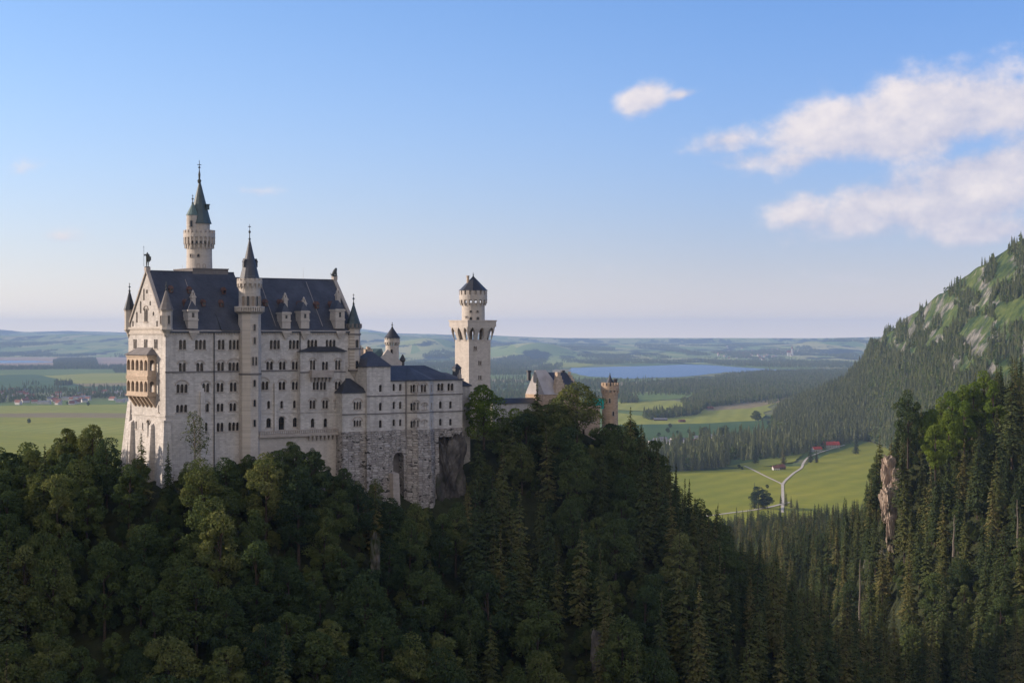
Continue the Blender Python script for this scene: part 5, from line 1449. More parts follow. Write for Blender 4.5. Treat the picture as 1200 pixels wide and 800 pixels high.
# turquoise netting on poles
m = MB(); n0, n1 = s_at(688, -1), s_at(708, -1)
rows = 5; cols = 9; vs = []
for j in range(rows):
    for i in range(cols):
        vs.append(W(n0 + (n1 - n0) * i / (cols - 1), -1 + .25 * math.sin(i * 1.7 + j), z_at(479 - 12 * j / (rows - 1), 128, -1) + .15 * math.sin(i * 2.3)))
m.add(vs, [(j * cols + i, j * cols + i + 1, (j + 1) * cols + i + 1, (j + 1) * cols + i) for j in range(rows - 1) for i in range(cols - 1)])
net = m.build('safety_net', M_NET); tag(net, 'turquoise construction netting hung beside the round reddish tower', 'netting')
md = net.modifiers.new('thick', 'SOLIDIFY'); md.thickness = .05
# ------------------------------------------------------------------ trees: a few models of each kind, as numpy leaf clouds on real trunks and limbs
def leaf_mat(name, stops, rough=.65, trans=.25):
    m = bpy.data.materials.new(name); m.use_nodes = True
    nt = m.node_tree; N, L = nt.nodes, nt.links; N.clear()
    out = N.new('ShaderNodeOutputMaterial')
    oi = N.new('ShaderNodeObjectInfo'); g = N.new('ShaderNodeNewGeometry')
    nz = N.new('ShaderNodeTexNoise'); nz.inputs['Scale'].default_value = .55; nz.inputs['Detail'].default_value = 3
    L.new(g.outputs['Position'], nz.inputs['Vector'])
    at = N.new('ShaderNodeAttribute'); at.attribute_name = 'tint'
    a = N.new('ShaderNodeMath'); a.operation = 'MULTIPLY_ADD'; a.inputs[1].default_value = .72; L.new(oi.outputs['Random'], a.inputs[0])
    b = N.new('ShaderNodeMath'); b.operation = 'MULTIPLY_ADD'; b.inputs[1].default_value = .30; b.inputs[2].default_value = 0.02
    L.new(nz.outputs['Fac'], b.inputs[0])
    c = N.new('ShaderNodeMath'); c.operation = 'ADD'; L.new(at.outputs['Fac'], c.inputs[0]); L.new(b.outputs[0], c.inputs[1])
    L.new(c.outputs[0], a.inputs[2])
    r = N.new('ShaderNodeValToRGB'); e = r.color_ramp.elements
    while len(e) < len(stops): e.new(.5)
    for el, (p, col) in zip(e, stops): el.position = p; el.color = (*col, 1)
    L.new(a.outputs[0], r.inputs['Fac'])
    d = N.new('ShaderNodeBsdfDiffuse'); t = N.new('ShaderNodeBsdfTranslucent'); mx = N.new('ShaderNodeMixShader'); mx.inputs[0].default_value = trans
    L.new(r.outputs[0], d.inputs['Color']); L.new(r.outputs[0], t.inputs['Color'])
    L.new(d.outputs[0], mx.inputs[1]); L.new(t.outputs[0], mx.inputs[2]); L.new(mx.outputs[0], out.inputs['Surface'])
    return m
M_BROAD = leaf_mat("broad_leaves", [(.0, (.030, .048, .026)), (.35, (.058, .084, .034)), (.65, (.092, .118, .040)), (1.0, (.165, .170, .058))])
M_NEEDLE = leaf_mat("spruce_needles", [(.0, (.032, .048, .024)), (.4, (.058, .076, .031)), (.7, (.098, .106, .038)), (1.0, (.16, .135, .052))], trans=.15)
M_BRIGHT = leaf_mat("bright_sunlit_leaves", [(.0, (.085, .135, .022)), (.5, (.125, .175, .028)), (1.0, (.17, .21, .04))], trans=.35)  # yellow-green foliage, lightened so the colour itself carries sunlight on the crowns
M_PALE = leaf_mat("pale_sparse_leaves", [(.0, (.085, .105, .05)), (1.0, (.15, .16, .085))], trans=.3)
M_BARK = plain("tree_bark", (.055, .042, .032), .9, .1, .35, 2.5)
M_PBARK = plain("pale_bark", (.16, .135, .11), .9, .1, .3, 2.5)

def quads(cen, nrm, size, rng, aspect=1.0, up=None):
    n = len(cen)
    nrm = nrm / np.maximum(np.linalg.norm(nrm, axis=1, keepdims=True), 1e-6)
    r = rng.normal(size=(n, 3)) if up is None else up + rng.normal(size=(n, 3)) * .25
    a = np.cross(nrm, r); a /= np.maximum(np.linalg.norm(a, axis=1, keepdims=True), 1e-6)
    b = np.cross(nrm, a)
    s = np.asarray(size).reshape(-1, 1) * .5
    k = rng.uniform(.55, 1.1, (n, 4, 1))
    v = np.stack([cen - a * s * k[:, 0] , cen - b * s * aspect * k[:, 1], cen + a * s * k[:, 2], cen + b * s * aspect * k[:, 3]], 1)
    return v.reshape(-1, 3)

class Tree: pass
def tube_np(p0, p1, r0, r1, n=6):
    p0 = np.array(p0, float); p1 = np.array(p1, float); d = p1 - p0; d /= np.linalg.norm(d)
    a = np.cross(d, [0.3, .9, .2]); a /= np.linalg.norm(a); b = np.cross(d, a)
    an = np.arange(n) * 2 * np.pi / n
    ring = np.cos(an)[:, None] * a + np.sin(an)[:, None] * b
    v = np.concatenate([p0 + ring * r0, p1 + ring * r1]); i = np.arange(n); j = (i + 1) % n
    return v, np.stack([i, j, n + j, n + i], 1)
def join_tubes(ts):
    V = []; Fq = []; o = 0
    for v, f in ts: V.append(v); Fq.append(f + o); o += len(v)
    return np.concatenate(V), np.concatenate(Fq)

def set_tint(me, tint):
    a = me.attributes.new('tint', 'FLOAT', 'FACE'); a.data.foreach_set('value', np.asarray(tint, np.float32))

def broadleaf(seed, h=20.0, r=5.2, n=5200, leaf=.62, lobes=22, base=.2, sparse=0.0, lob=(.15, .36)):
    rng = np.random.default_rng(seed)
    cz = h * (base + (1 - base) * .5); hz = h * (1 - base) * .5
    L = []
    for k in range(lobes):
        d = rng.normal(size=3); d /= np.linalg.norm(d); q = rng.uniform(.35, .86) ** .7
        z = cz + d[2] * q * hz
        w = math.sqrt(max(.08, 1 - ((z - cz) / hz) ** 2)) * (.85 + .25 * (z < cz))
        L.append((d[0] * q * r * min(1, w * 1.1), d[1] * q * r * min(1, w * 1.1), z, r * rng.uniform(*lob)))
    L.append((0, 0, cz + hz * .62, r * .42)); L = np.array(L)
    pts = []; nr = []; tn = []
    m = int(n * 1.9 / len(L))
    for k, (x, y, z, R_) in enumerate(L):
        d = rng.normal(size=(m, 3)); d[:, 2] += .35; d /= np.linalg.norm(d, axis=1, keepdims=True)
        rr = R_ * (1 - np.abs(rng.normal(0, .17, m))) * (1 + .22 * vnoise(d[:, 0] * 2.4 + k * 7, d[:, 1] * 2.4 + d[:, 2] * 3, seed))
        p = np.stack([x, y, z]) + d * rr[:, None] * np.array([1.1, 1.1, .86])
        ok = np.ones(m, bool)
        for j, (x2, y2, z2, R2) in enumerate(L):
            if j != k: ok &= np.linalg.norm(p - np.array([x2, y2, z2]), axis=1) > R2 * .72
        pts.append(p[ok]); nr.append(d[ok] * .8 + rng.normal(size=(ok.sum(), 3)) * .55 + np.array([0, 0, .25])); tn.append(np.full(ok.sum(), rng.uniform(-.12, .12)))
    pts = np.concatenate(pts); nr = np.concatenate(nr); tn = np.concatenate(tn)
    sel = rng.permutation(len(pts))[:n]
    if sparse: sel = sel[rng.uniform(size=len(sel)) > sparse]
    pts, nr, tn = pts[sel], nr[sel], tn[sel] + rng.normal(0, .05, len(sel))
    v = quads(pts, nr, rng.uniform(.6, 1.35, len(pts)) * leaf, rng)
    t = Tree(); t.cv = v; t.cf = np.arange(len(v)).reshape(-1, 4); t.tint = tn
    tubes = [tube_np((0, 0, -2.5), (0, 0, cz * .6), h * .018, h * .013, 7), tube_np((0, 0, cz * .6), (rng.uniform(-.4, .4), rng.uniform(-.4, .4), cz + hz * .6), h * .013, h * .004, 6)]
    for k in rng.permutation(len(L))[:12]:
        x, y, z, R_ = L[k]; z0 = min(z * .8, max(h * base * .8, z - math.hypot(x, y) * .9))
        tubes.append(tube_np((0, 0, z0), (x, y, z), h * .007, h * .0025, 5))
    t.tv, t.tf = join_tubes(tubes); t.h = h; t.r = r
    return t

def spruce(seed, h=27.0, r=3.7, levels=44, base=.10, leaf=.86, per=9):
    rng = np.random.default_rng(seed)
    P_ = []; Nn = []; Sz = []; Up = []; tn = []
    for i in range(levels):
        q = (i + rng.uniform(-.3, .3)) / levels
        z = h * (base + (1 - base) * q) 
        R_ = r * (1 - q) ** .82 * rng.uniform(.66, 1.16) * (1 - .35 * max(0, .12 - q) / .12)
        nb = max(4, int(per * (1 - q * .5)))
        a0 = rng.uniform(0, 6.28)
        for k in range(nb):
            a = a0 + 6.283 * k / nb + rng.normal(0, .2)
            l = R_ * rng.uniform(.55, 1.18)
            if rng.uniform() < .05: continue
            d = np.array([math.cos(a), math.sin(a), 0]); tw = rng.uniform(-.14, .14); zj = rng.normal(0, .32)
            fs = (.22, .42, .60, .78, .95) if l > 1.2 else (.4, .85)
            for f in fs:
                droop = -.42 * l * f ** 1.3 + .13 * l * max(0, f - .7) * 2
                c = d * (l * f) + np.array([0, 0, z + zj + droop])
                side = np.array([-d[1], d[0], 0])
                for sgn in ((-1, 1) if f > .3 and l > 1 else (0,)):
                    cc_ = c + side * sgn * l * .16 * (1.15 - f * .6) + rng.normal(0, .07, 3)
                    P_.append(cc_); Nn.append(np.array([d[0] * .45, d[1] * .45, .8]) + side * sgn * .35 + rng.normal(0, .22, 3))
                    Sz.append(leaf * (.45 + .42 * min(l, 3.5) / 3.5) * rng.uniform(.75, 1.3)); Up.append(side + d * .3); tn.append(tw + (f - .5) * .06)
    P_ = np.array(P_); Nn = np.array(Nn)
    v = quads(P_, Nn, np.array(Sz), rng, 1.25, np.array(Up))
    t = Tree(); t.cv = v; t.cf = np.arange(len(v)).reshape(-1, 4); t.tint = np.array(tn)
    tip, tf = join_tubes([tube_np((0, 0, h * .9), (0, 0, h * 1.01), .09, .02, 4)])
    t.tv, t.tf = join_tubes([tube_np((0, 0, -2.5), (0, 0, h * .5), h * .0125, h * .008, 7), tube_np((0, 0, h * .5), (0, 0, h * 1.01), h * .008, .02, 6)])
    t.h = h; t.r = r
    return t

def low_spruce(seed, h=26.0, r=3.6, lev=7, n=7):
    rng = np.random.default_rng(seed)
    V = []; Fq = []; o = 0
    for i in range(lev):
        q = i / lev; z0 = h * (.06 + .94 * q); z1 = z0 + h * (.94 / lev) * 1.75
        R_ = r * (1 - q) ** .85
        a = np.arange(n * 2) * math.pi / n + rng.uniform(0, 6)
        rr = R_ * np.where(np.arange(n * 2) % 2 == 0, rng.uniform(.85, 1.2, n * 2), rng.uniform(.45, .7, n * 2))
        ring = np.stack([np.cos(a) * rr, np.sin(a) * rr, z0 + rng.uniform(-.4, .4, n * 2) + (R_ - rr) * .35], 1)
        V.append(ring); V.append(np.array([[0, 0, min(z1, h)]]))
        k = np.arange(n * 2); Fq.append(np.stack([o + k, o + (k + 1) % (n * 2), np.full(n * 2, o + n * 2)], 1)); o += n * 2 + 1
    t = Tree(); t.v = np.concatenate(V); t.f = np.concatenate(Fq); t.h = h; t.r = r
    return t

def full_mesh(name, t, lm, bm):
    v = np.concatenate([t.cv, t.tv]); f = np.concatenate([t.cf, t.tf + len(t.cv)])
    mi = np.concatenate([np.zeros(len(t.cf), int), np.ones(len(t.tf), int)])
    me = np_mesh(name, v, f, [lm, bm], mi); set_tint(me, np.concatenate([t.tint, np.zeros(len(t.tf))])); return me
def crown_mesh(name, t, lm):
    me = np_mesh(name, t.cv, t.cf, lm); set_tint(me, t.tint); return me
def trunk_mesh(name, t, bm): return np_mesh(name, t.tv, t.tf, bm)

BROADS = [broadleaf(11 + k, h, r, n=9000, leaf=.46, lobes=int(lb * 1.9), base=bs) for k, (h, r, lb, bs) in enumerate([(19, 5.4, 24, .14), (21, 5.0, 26, .16), (17, 5.8, 22, .12), (23, 5.6, 30, .2), (16, 4.4, 18, .1), (20, 6.2, 28, .15)])]
SPRUCES = [spruce(40 + k, h, r, lv) for k, (h, r, lv) in enumerate([(28, 4.4, 52), (31, 4.8, 58), (24, 4.4, 46), (27, 3.6, 52), (20, 4.0, 38), (29, 5.2, 50), (26, 4.0, 40)])]
B_C = [crown_mesh("crown", t, M_BROAD) for t in BROADS]; B_T = [trunk_mesh("trunk", t, M_BARK) for t in BROADS]; B_F = [full_mesh("broadleaf_tree", t, M_BROAD, M_BARK) for t in BROADS]
S_C = [crown_mesh("crown", t, M_NEEDLE) for t in SPRUCES]; S_T = [trunk_mesh("trunk", t, M_BARK) for t in SPRUCES]; S_F = [full_mesh("spruce_tree", t, M_NEEDLE, M_BARK) for t in SPRUCES]

def plant(name, label, cat, group, crown, trunk, p, sc, rot, lean=(0, 0), crown_mat=None):
    t = thing(name, label, cat, p, group)
    t.rotation_euler = (lean[0], lean[1], rot); t.scale = sc if isinstance(sc, tuple) else (sc, sc, sc)
    c = link("crown", crown, t); k = link("trunk", trunk, t)
    return t

# stuff: points with a scale, a turn and a model number, instanced by one small node tree
def scatter(name, pts, scl, rot, pick, models, label):
    me = bpy.data.meshes.new(name); me.vertices.add(len(pts)); me.vertices.foreach_set('co', np.asarray(pts, np.float32).ravel())
    for nm, ty, val in (('scl', 'FLOAT', scl), ('rot', 'FLOAT', rot), ('pick', 'INT', pick)):
        a = me.attributes.new(nm, ty, 'POINT'); a.data.foreach_set('value', np.asarray(val, np.int32 if ty == 'INT' else np.float32))
    me.update()
    o = link(name, me); tag(o, label, None, None, 'stuff')
    ng = bpy.data.node_groups.new(name + "_nodes", 'GeometryNodeTree')
    ng.interface.new_socket('Geometry', in_out='INPUT', socket_type='NodeSocketGeometry'); ng.interface.new_socket('Geometry', in_out='OUTPUT', socket_type='NodeSocketGeometry')
    N, L = ng.nodes, ng.links
    gi = N.new('NodeGroupInput'); go = N.new('NodeGroupOutput')
    iop = N.new('GeometryNodeInstanceOnPoints'); jn = N.new('GeometryNodeJoinGeometry')
    for m in reversed(models):
        oi = N.new('GeometryNodeObjectInfo'); oi.inputs['Object'].default_value = m; oi.inputs['As Instance'].default_value = True
        L.new(oi.outputs['Geometry'], jn.inputs[0])
    def na(nm, ty):
        n = N.new('GeometryNodeInputNamedAttribute'); n.data_type = ty; n.inputs['Name'].default_value = nm
        return [s for s in n.outputs if s.enabled and s.name == 'Attribute'][0]
    cx = N.new('ShaderNodeCombineXYZ'); L.new(na('rot', 'FLOAT'), cx.inputs[2])
    L.new(gi.outputs[0], iop.inputs['Points']); L.new(jn.outputs[0], iop.inputs['Instance']); iop.inputs['Pick Instance'].default_value = True
    L.new(na('pick', 'INT'), iop.inputs['Instance Index']); L.new(cx.outputs[0], iop.inputs['Rotation']); L.new(na('scl', 'FLOAT'), iop.inputs['Scale'])
    L.new(iop.outputs[0], go.inputs[0])
    md = o.modifiers.new('scatter', 'NODES'); md.node_group = ng
    return o
def model_obj(me):                                 # a model that only the node trees use; it is not in the scene itself
    return bpy.data.objects.new(me.name, me)
SF_O = [model_obj(m) for m in S_F]; BF_O = [model_obj(m) for m in B_F]

# ---- candidates on the near hillside: jittered grid, thinned where the castle, rock and clearings are
rng = np.random.default_rng(7)
cand = []
sp0 = 5.2
for y in np.arange(250, 1770, sp0):
    stp = sp0 if y < 560 else 5.8
    xs = np.arange(-.33 * y - 25, .40 * y + 40, stp)
    xs = xs + rng.uniform(-2.2, 2.2, len(xs)); yy = y + rng.uniform(-2.2, 2.2, len(xs))
    cand.append(np.stack([xs, yy], 1))
cand = np.concatenate(cand)
cand = cand[(cand[:, 0] < 690) & (cand[:, 0] > -590)]
cz = height(cand[:, 0], cand[:, 1])
ds = (cand[:, 0] - O2[0]) * U2[0] + (cand[:, 1] - O2[1]) * U2[1]; dt = (cand[:, 0] - O2[0]) * M2[0] + (cand[:, 1] - O2[1]) * M2[1]
foot = (ds > -7) & (ds < 143) & (dt > np.where(ds < 49, -5.5, np.where(ds < 83, -9.8, np.where(ds < 92, -6, 2)))) & (dt < 34)
keep = ~foot & (cz > 1.0)
cand, cz, ds, dt = cand[keep], cz[keep], ds[keep], dt[keep]
slope_x = (gz(cand[:, 0] + 4, cand[:, 1]) - gz(cand[:, 0] - 4, cand[:, 1])) / 8; slope_y = (gz(cand[:, 0], cand[:, 1] + 4) - gz(cand[:, 0], cand[:, 1] - 4)) / 8
# kind of tree: broadleaf on the castle's front slope to the left, spruce on the right-hand hill and the valley floor
pxs = cand[:, 0] / cand[:, 1] * F + CX
mixn = fbm(cand[:, 0] / 38, cand[:, 1] / 38, 3, 77)
pb = np.interp(pxs, [0, 300, 430, 520, 640, 760, 900], [.84, .80, .72, .64, .58, .36, .18])
pb = np.where((cand[:, 1] > 520) & (cand[:, 0] > 60), .20, pb)
isb = (rng.uniform(size=len(cand)) * .6 + (mixn * .5 + .5) * .4) < pb
# spacing: the broad crowns want more room
order = rng.permutation(len(cand)); taken = {}; acc = []
def near(i, d):
    x, y = cand[i]; gx_, gy_ = int(x // 8), int(y // 8)
    for a in (-1, 0, 1):
        for b in (-1, 0, 1):
            for j in taken.get((gx_ + a, gy_ + b), ()):
                if (cand[j, 0] - x) ** 2 + (cand[j, 1] - y) ** 2 < (d if not (isb[i] or isb[j]) else d + 1.1) ** 2: return True
    return False
for i in order:
    if near(i, 4.6 if cand[i, 1] < 540 else 5.6): continue
    acc.append(i); taken.setdefault((int(cand[i, 0] // 8), int(cand[i, 1] // 8)), []).append(i)
acc = np.array(acc)
cand, cz, ds, dt, isb, pxs = cand[acc], cz[acc], ds[acc], dt[acc], isb[acc], pxs[acc]
n = len(cand)
scl = np.where(isb, rng.uniform(.62, 1.14, n), rng.uniform(.55, 1.18, n) ** .8); rot = rng.uniform(0, 6.28, n)
pick = np.where(isb, rng.integers(0, len(BROADS), n), rng.integers(0, len(SPRUCES), n))
hh = np.where(isb, np.array([t.h for t in BROADS])[np.minimum(pick, 5)], np.array([t.h for t in SPRUCES])[np.minimum(pick, 6)])
rr_ = np.where(isb, np.array([t.r for t in BROADS])[np.minimum(pick, 5)], np.array([t.r for t in SPRUCES])[np.minimum(pick, 6)])
# nothing may grow in front of the castle's walls: cap the height by the sight line to the wall's foot
cap_px = [0, 60, 110, 140, 150, 190, 215, 232, 250, 300, 345, 380, 405, 420, 440, 470, 490, 512, 530, 547, 560, 585, 600, 620, 640, 660, 690, 705, 730, 745, 760, 790, 830, 870, 905, 930, 990, 1012, 1018, 1036, 1064, 1085, 1110, 1150, 1170, 1200, 1400]
cap_py = [515, 525, 515, 512, 520, 548, 535, 515, 535, 522, 512, 540, 553, 570, 572, 598, 592, 604, 602, 556, 480, 500, 500, 475, 472, 478, 522, 520, 505, 492, 515, 548, 590, 626, 655, 600, 590, 590, 560, 490, 462, 472, 462, 436, 426, 416, 330]
cap_row = np.where(cand[:, 1] > 720, np.interp(pxs, [780, 850, 880, 905, 930, 985, 1015, 1040], [640, 606, 598, 593, 589, 585, 572, 480]), np.interp(pxs, cap_px, cap_py)) + rng.normal(0, 5, n)
top_allowed = H + (HY - cap_row) / F * cand[:, 1] - cz
scl = np.minimum(scl, top_allowed / hh)
smin = np.where((pxs > 400) & (pxs < 770) & (cand[:, 1] < 540), .18, .33)
ok = (scl > smin) | (pxs < -40)
# rock faces stay bare, and so does the sight line to them
for rp, hw_, ya, yb in ((1044, 9, 596, 668), (440, 4, 374, 390), (529, 6, 404, 420), (618, 6, 418, 433), (700, 4, 376, 390), (664, 6, 380, 394), (376, 3, 392, 404)):
    ok &= ~((np.abs(pxs - rp) < hw_) & (cand[:, 1] > ya) & (cand[:, 1] < yb))
# the forest edge towards the meadow
row = HY + (H - cz) * F / cand[:, 1] / 1.0
cand, cz, isb, pxs, scl, rot, pick, hh, rr_, ds, dt = [a[ok] for a in (cand, cz, isb, pxs, scl, rot, pick, hh, rr_, ds, dt)]

# ---- what the camera sees: nearest first over a coarse picture, castle and ground included
def visibility():
    Wp, Hp = 480, 320; q = Wp / 1200.0
    buf = np.zeros((Hp, Wp), bool); vis = np.zeros(len(cand))
    order = np.argsort(cand[:, 1])
    # hidden by the ground itself?
    hid = np.zeros(len(cand), bool)
    for f in np.linspace(.3, .985, 60):
        x = cand[:, 0] * f; y = cand[:, 1] * f; z = H + (cz + hh * scl * .97 - H) * f
        hid |= (gz(x, y) > z) & (y > 130) & (y < 1770)
    cols = np.arange(Wp)
    for i in order:
        if hid[i]: continue
        x, y = cand[i]; k = F / y * q
        cx_ = CX * q + x * k; top = (HY * q - (cz[i] + hh[i] * scl[i] - H) * k); bot = (HY * q - (cz[i] + 1 - H) * k)
        r = rr_[i] * scl[i] * k
        r0, r1 = int(max(0, top)), int(min(Hp, bot))
        for rw in range(r0, r1):
            f = (rw - top) / max(bot - top, 1)
            w = r * ((.15 + .85 * f) if not isb[i] else math.sin(min(1, .2 + f) * math.pi * .75 + .2)) * .95
            a, b = int(max(0, round(cx_ - w))), int(min(Wp, round(cx_ + w)))
            if b > a:
                vis[i] += (b - a) - buf[rw, a:b].sum(); buf[rw, a:b] = True
    return vis, hid
vis, hid = visibility()
def zone(i):
    p, y = pxs[i], cand[i, 1]
    b = isb[i]
    row = HY + (H - cz[i] - hh[i] * scl[i] * .6) * F / y
    tone = ''
    if y > 720 and 820 < p < 1030: return ('in the wooded valley floor below the sunny meadow', 'trees of the valley floor')
    if p > 985 and y > 440: 
        if row < 560: return ('on the crest of the sunlit hill at the right edge', 'trees on the crest of the right hill')
        if p < 1075: return ('around the pale cliff of the right hill', 'trees around the pale cliff')
        return ('on the face of the hill at the right edge', 'trees on the face of the right hill')
    if p > 860: return ('deep in the dark gorge between castle hill and right hill', 'trees of the gorge')
    if p > 720: return ('on the spur running down right of the round tower', 'trees on the spur')
    if p > 545:
        if row < 560: return ('on the slope in front of the gatehouse', 'trees in front of the gatehouse')
        if row < 690: return ('halfway down the slope below the gatehouse', 'trees below the gatehouse')
        return ('low on the rocky slope far below the gatehouse', 'trees low under the gatehouse')
    if p > 400:
        if row < 680: return ('just under the rough masonry base of the lower wing', 'trees under the masonry base')
        return ('low on the slope under the masonry base', 'trees low under the masonry')
    if p > 190:
        if row < 620: return ('right under the long front of the great hall', 'trees under the long front')
        if row < 710: return ('halfway down the slope below the great hall', 'trees below the great hall')
        return ('low in the dark slope below the great hall', 'trees low below the great hall')
    if row < 600: return ('along the ridge left of the great hall', 'trees on the ridge left of the hall')
    if row < 710: return ('on the shaded slope left below the west gable', 'trees below the west gable')
    return ('at the shaded bottom of the slope under the west gable', 'trees deep below the west gable')
MIN_VIS = 2.0
n_ind = {True: 0, False: 0}
for b in (True, False):
    ids = [i for i in np.argsort(-vis) if isb[i] == b and vis[i] >= MIN_VIS][:268 if b else 268]
    n_ind[b] = len(ids)
    for i in ids:
        sz = scl[i] * hh[i]
        where, grp = zone(i)
        if b:
            adj = 'small bushy' if sz < 13 else ('tall' if sz > 19.5 else 'rounded')
            lab = f'{adj} broadleaf tree {where}'
        else:
            adj = 'young slim' if sz < 16 else ('tall dark' if sz > 26 else 'pointed dark')
            lab = f'{adj} spruce tree {where}'
        k = pick[i]
        plant('broadleaf_tree' if b else 'spruce_tree', lab, 'broadleaf tree' if b else 'spruce tree', grp + (' (broadleaf)' if b else ' (spruce)'), (B_C if b else S_C)[k], (B_T if b else S_T)[k],
              (cand[i, 0], cand[i, 1], cz[i]), float(scl[i]), float(rot[i]), (float(rng.normal(0, .03)), float(rng.normal(0, .03))))
        vis[i] = -1
    rest = np.array([i for i in range(len(cand)) if isb[i] == b and vis[i] >= 0 and (vis[i] > 0 or not hid[i] or pxs[i] < 0 or pxs[i] > 1200)])
    print('trees', b, len(ids), 'rest', len(rest))
    scatter('broadleaf_wood' if b else 'spruce_wood', np.stack([cand[rest, 0], cand[rest, 1], cz[rest]], 1), scl[rest], rot[rest], pick[rest], BF_O if b else SF_O,
            'remaining broadleaf trees that close the wood on the castle hill' if b else 'remaining spruces that close the woods of the hills and valley floor')

# ---- trees that stand out on their own
def ground_under(px, Y): x = (px - CX) / F * Y; return (x, Y, float(gz(x, Y)))
def special(name, label, cat, px, ytop, ybase, Y, crown, trunk, h, rot=0, wid=1.0, grp=None):
    x = (px - CX) / F * Y; z0 = H + (HY - ybase) / F * Y; zt = H + (HY - ytop) / F * Y
    s = (zt - z0) / h
    return plant(name, label, cat, grp, crown, trunk, (x, Y, z0), (s * wid, s * wid, s), rot)
tb = broadleaf(201, 20, 5.4, n=9000, lobes=40, leaf=.5, base=.0, lob=(.24, .42))
special('broadleaf_tree', 'bright yellow green rounded tree right of the lower wing below the square tower', 'broadleaf tree', 567, 449, 518, 447, crown_mesh("crown", tb, M_BRIGHT), trunk_mesh("trunk", tb, M_BARK), 20, 1.0, 1.3)
tb = broadleaf(202, 22, 7.0, n=8500, lobes=46, leaf=.52, base=.20, lob=(.24, .42))
tb_c = crown_mesh("crown", tb, M_BROAD); tb_t = trunk_mesh("trunk", tb, M_BARK)
special('broadleaf_tree', 'large spreading broadleaf tree with bare dark trunk in front of the gatehouse', 'broadleaf tree', 676, 444, 522, 452, tb_c, tb_t, 22, .4, 1.22)
special('spruce_tree', 'pointed spruce rising before the gatehouse roof left of the spreading tree', 'spruce tree', 629.5, 443, 540, 451, S_C[0], S_T[0], 28, .3, 1.05)
special('spruce_tree', 'lone pointed spruce right of the round reddish tower', 'spruce tree', 739, 477, 560, 462, S_C[2], S_T[2], 24, 2.2, 1.1)
special('spruce_tree', 'dark pointed spruce before the white corner of the west gable', 'spruce tree', 165.5, 507, 592, 392, S_C[2], S_T[2], 24, 1.2, 1.1)
special('spruce_tree', 'slim dark spruce in front of the near corner of the great hall', 'spruce tree', 197, 517, 590, 392, S_C[3], S_T[3], 27, 2.0, 1.0)
tb = broadleaf(203, 15, 3.8, n=1500, lobes=26, leaf=.42, base=.26, sparse=.35, lob=(.24, .42))
special('broadleaf_tree', 'pale sparse half bare tree against the near front of the great hall', 'broadleaf tree', 228.5, 480, 560, 398, crown_mesh("crown", tb, M_PALE), trunk_mesh("trunk", tb, M_PBARK), 15, .5, .9)
tb = broadleaf(204, 17, 4.4, n=5200, lobes=28, leaf=.5, base=.1, lob=(.24, .42))
special('broadleaf_tree', 'light green tree at the foot of the great hall below the half bare tree', 'broadleaf tree', 240, 541, 612, 390, crown_mesh("crown", tb, M_BRIGHT if False else M_BROAD), trunk_mesh("trunk", tb, M_BARK), 17, 2.5, 1.0)
tb = broadleaf(205, 16, 4.8, n=5200, lobes=28, leaf=.5, base=.1, lob=(.24, .42))
special('broadleaf_tree', 'yellow green tree between the square tower tree and the pointed spruce', 'broadleaf tree', 604, 475, 530, 452, crown_mesh("crown", tb, M_BRIGHT), trunk_mesh("trunk", tb, M_BARK), 16, 2.5, .95)
special('broadleaf_tree', 'dark round tree standing up at the left of the ridge before the plain', 'broadleaf tree', 109, 493, 560, 403, B_C[2], B_T[2], 17, 1.5, .82)
special('broadleaf_tree', 'dark ragged tree at the far left of the ridge before the plain', 'broadleaf tree', 78, 498, 560, 405, B_C[4], B_T[4], 16, .5, .95)
special('broadleaf_tree', 'big rounded bright topped tree on the left brow of the right hill', 'broadleaf tree', 1064, 458, 540, 640, B_C[3], B_T[3], 23, 1.5, .92)
special('spruce_tree', 'tall full spruce topping the crest at the right edge of the picture', 'spruce tree', 1186, 417, 540, 610, S_C[1], S_T[1], 31, .5, 1.15)

BR = [broadleaf(210 + k, h, r, n=6000, lobes=30, leaf=.52, base=.08, lob=(.22, .40)) for k, (h, r) in enumerate([(19, 4.6), (22, 4.4)])]
BR_C = [crown_mesh("crown", t, M_BRIGHT) for t in BR]; BR_T = [trunk_mesh("trunk", t, M_BARK) for t in BR]
for k, (px, a, b, Y) in enumerate([(1090, 476, 540, 640), (1103, 466, 535, 648), (1116, 455, 525, 655), (1128, 452, 520, 660), (1140, 444, 515, 664), (1153, 435, 510, 668), (1112, 478, 545, 628), (1130, 470, 540, 632), (1096, 494, 555, 615), (1164, 446, 520, 650)]):
    special('broadleaf_tree', 'sunlit yellow green tree in the row along the brow of the right hill', 'broadleaf tree', px, a, b, Y, BR_C[k % 2], BR_T[k % 2], BR[k % 2].h, k * 1.3, 1.0, 'bright trees on the brow of the right hill')

for k, (px, a, b, Y) in enumerate([(1027, 530, 602, 674), (1021, 556, 625, 674), (1031, 508, 562, 682), (1026, 598, 668, 660), (1057, 516, 600, 652), (1060, 560, 652, 640), (1034, 640, 700, 645), (1019, 592, 660, 668)]):
    special('spruce_tree', 'spruce standing close beside the pale cliff of the right hill', 'spruce tree', px, a, b, Y, S_C[(k * 3) % 7], S_T[(k * 3) % 7], SPRUCES[(k * 3) % 7].h, k * 1.1, 1.15, 'spruces close around the pale cliff')

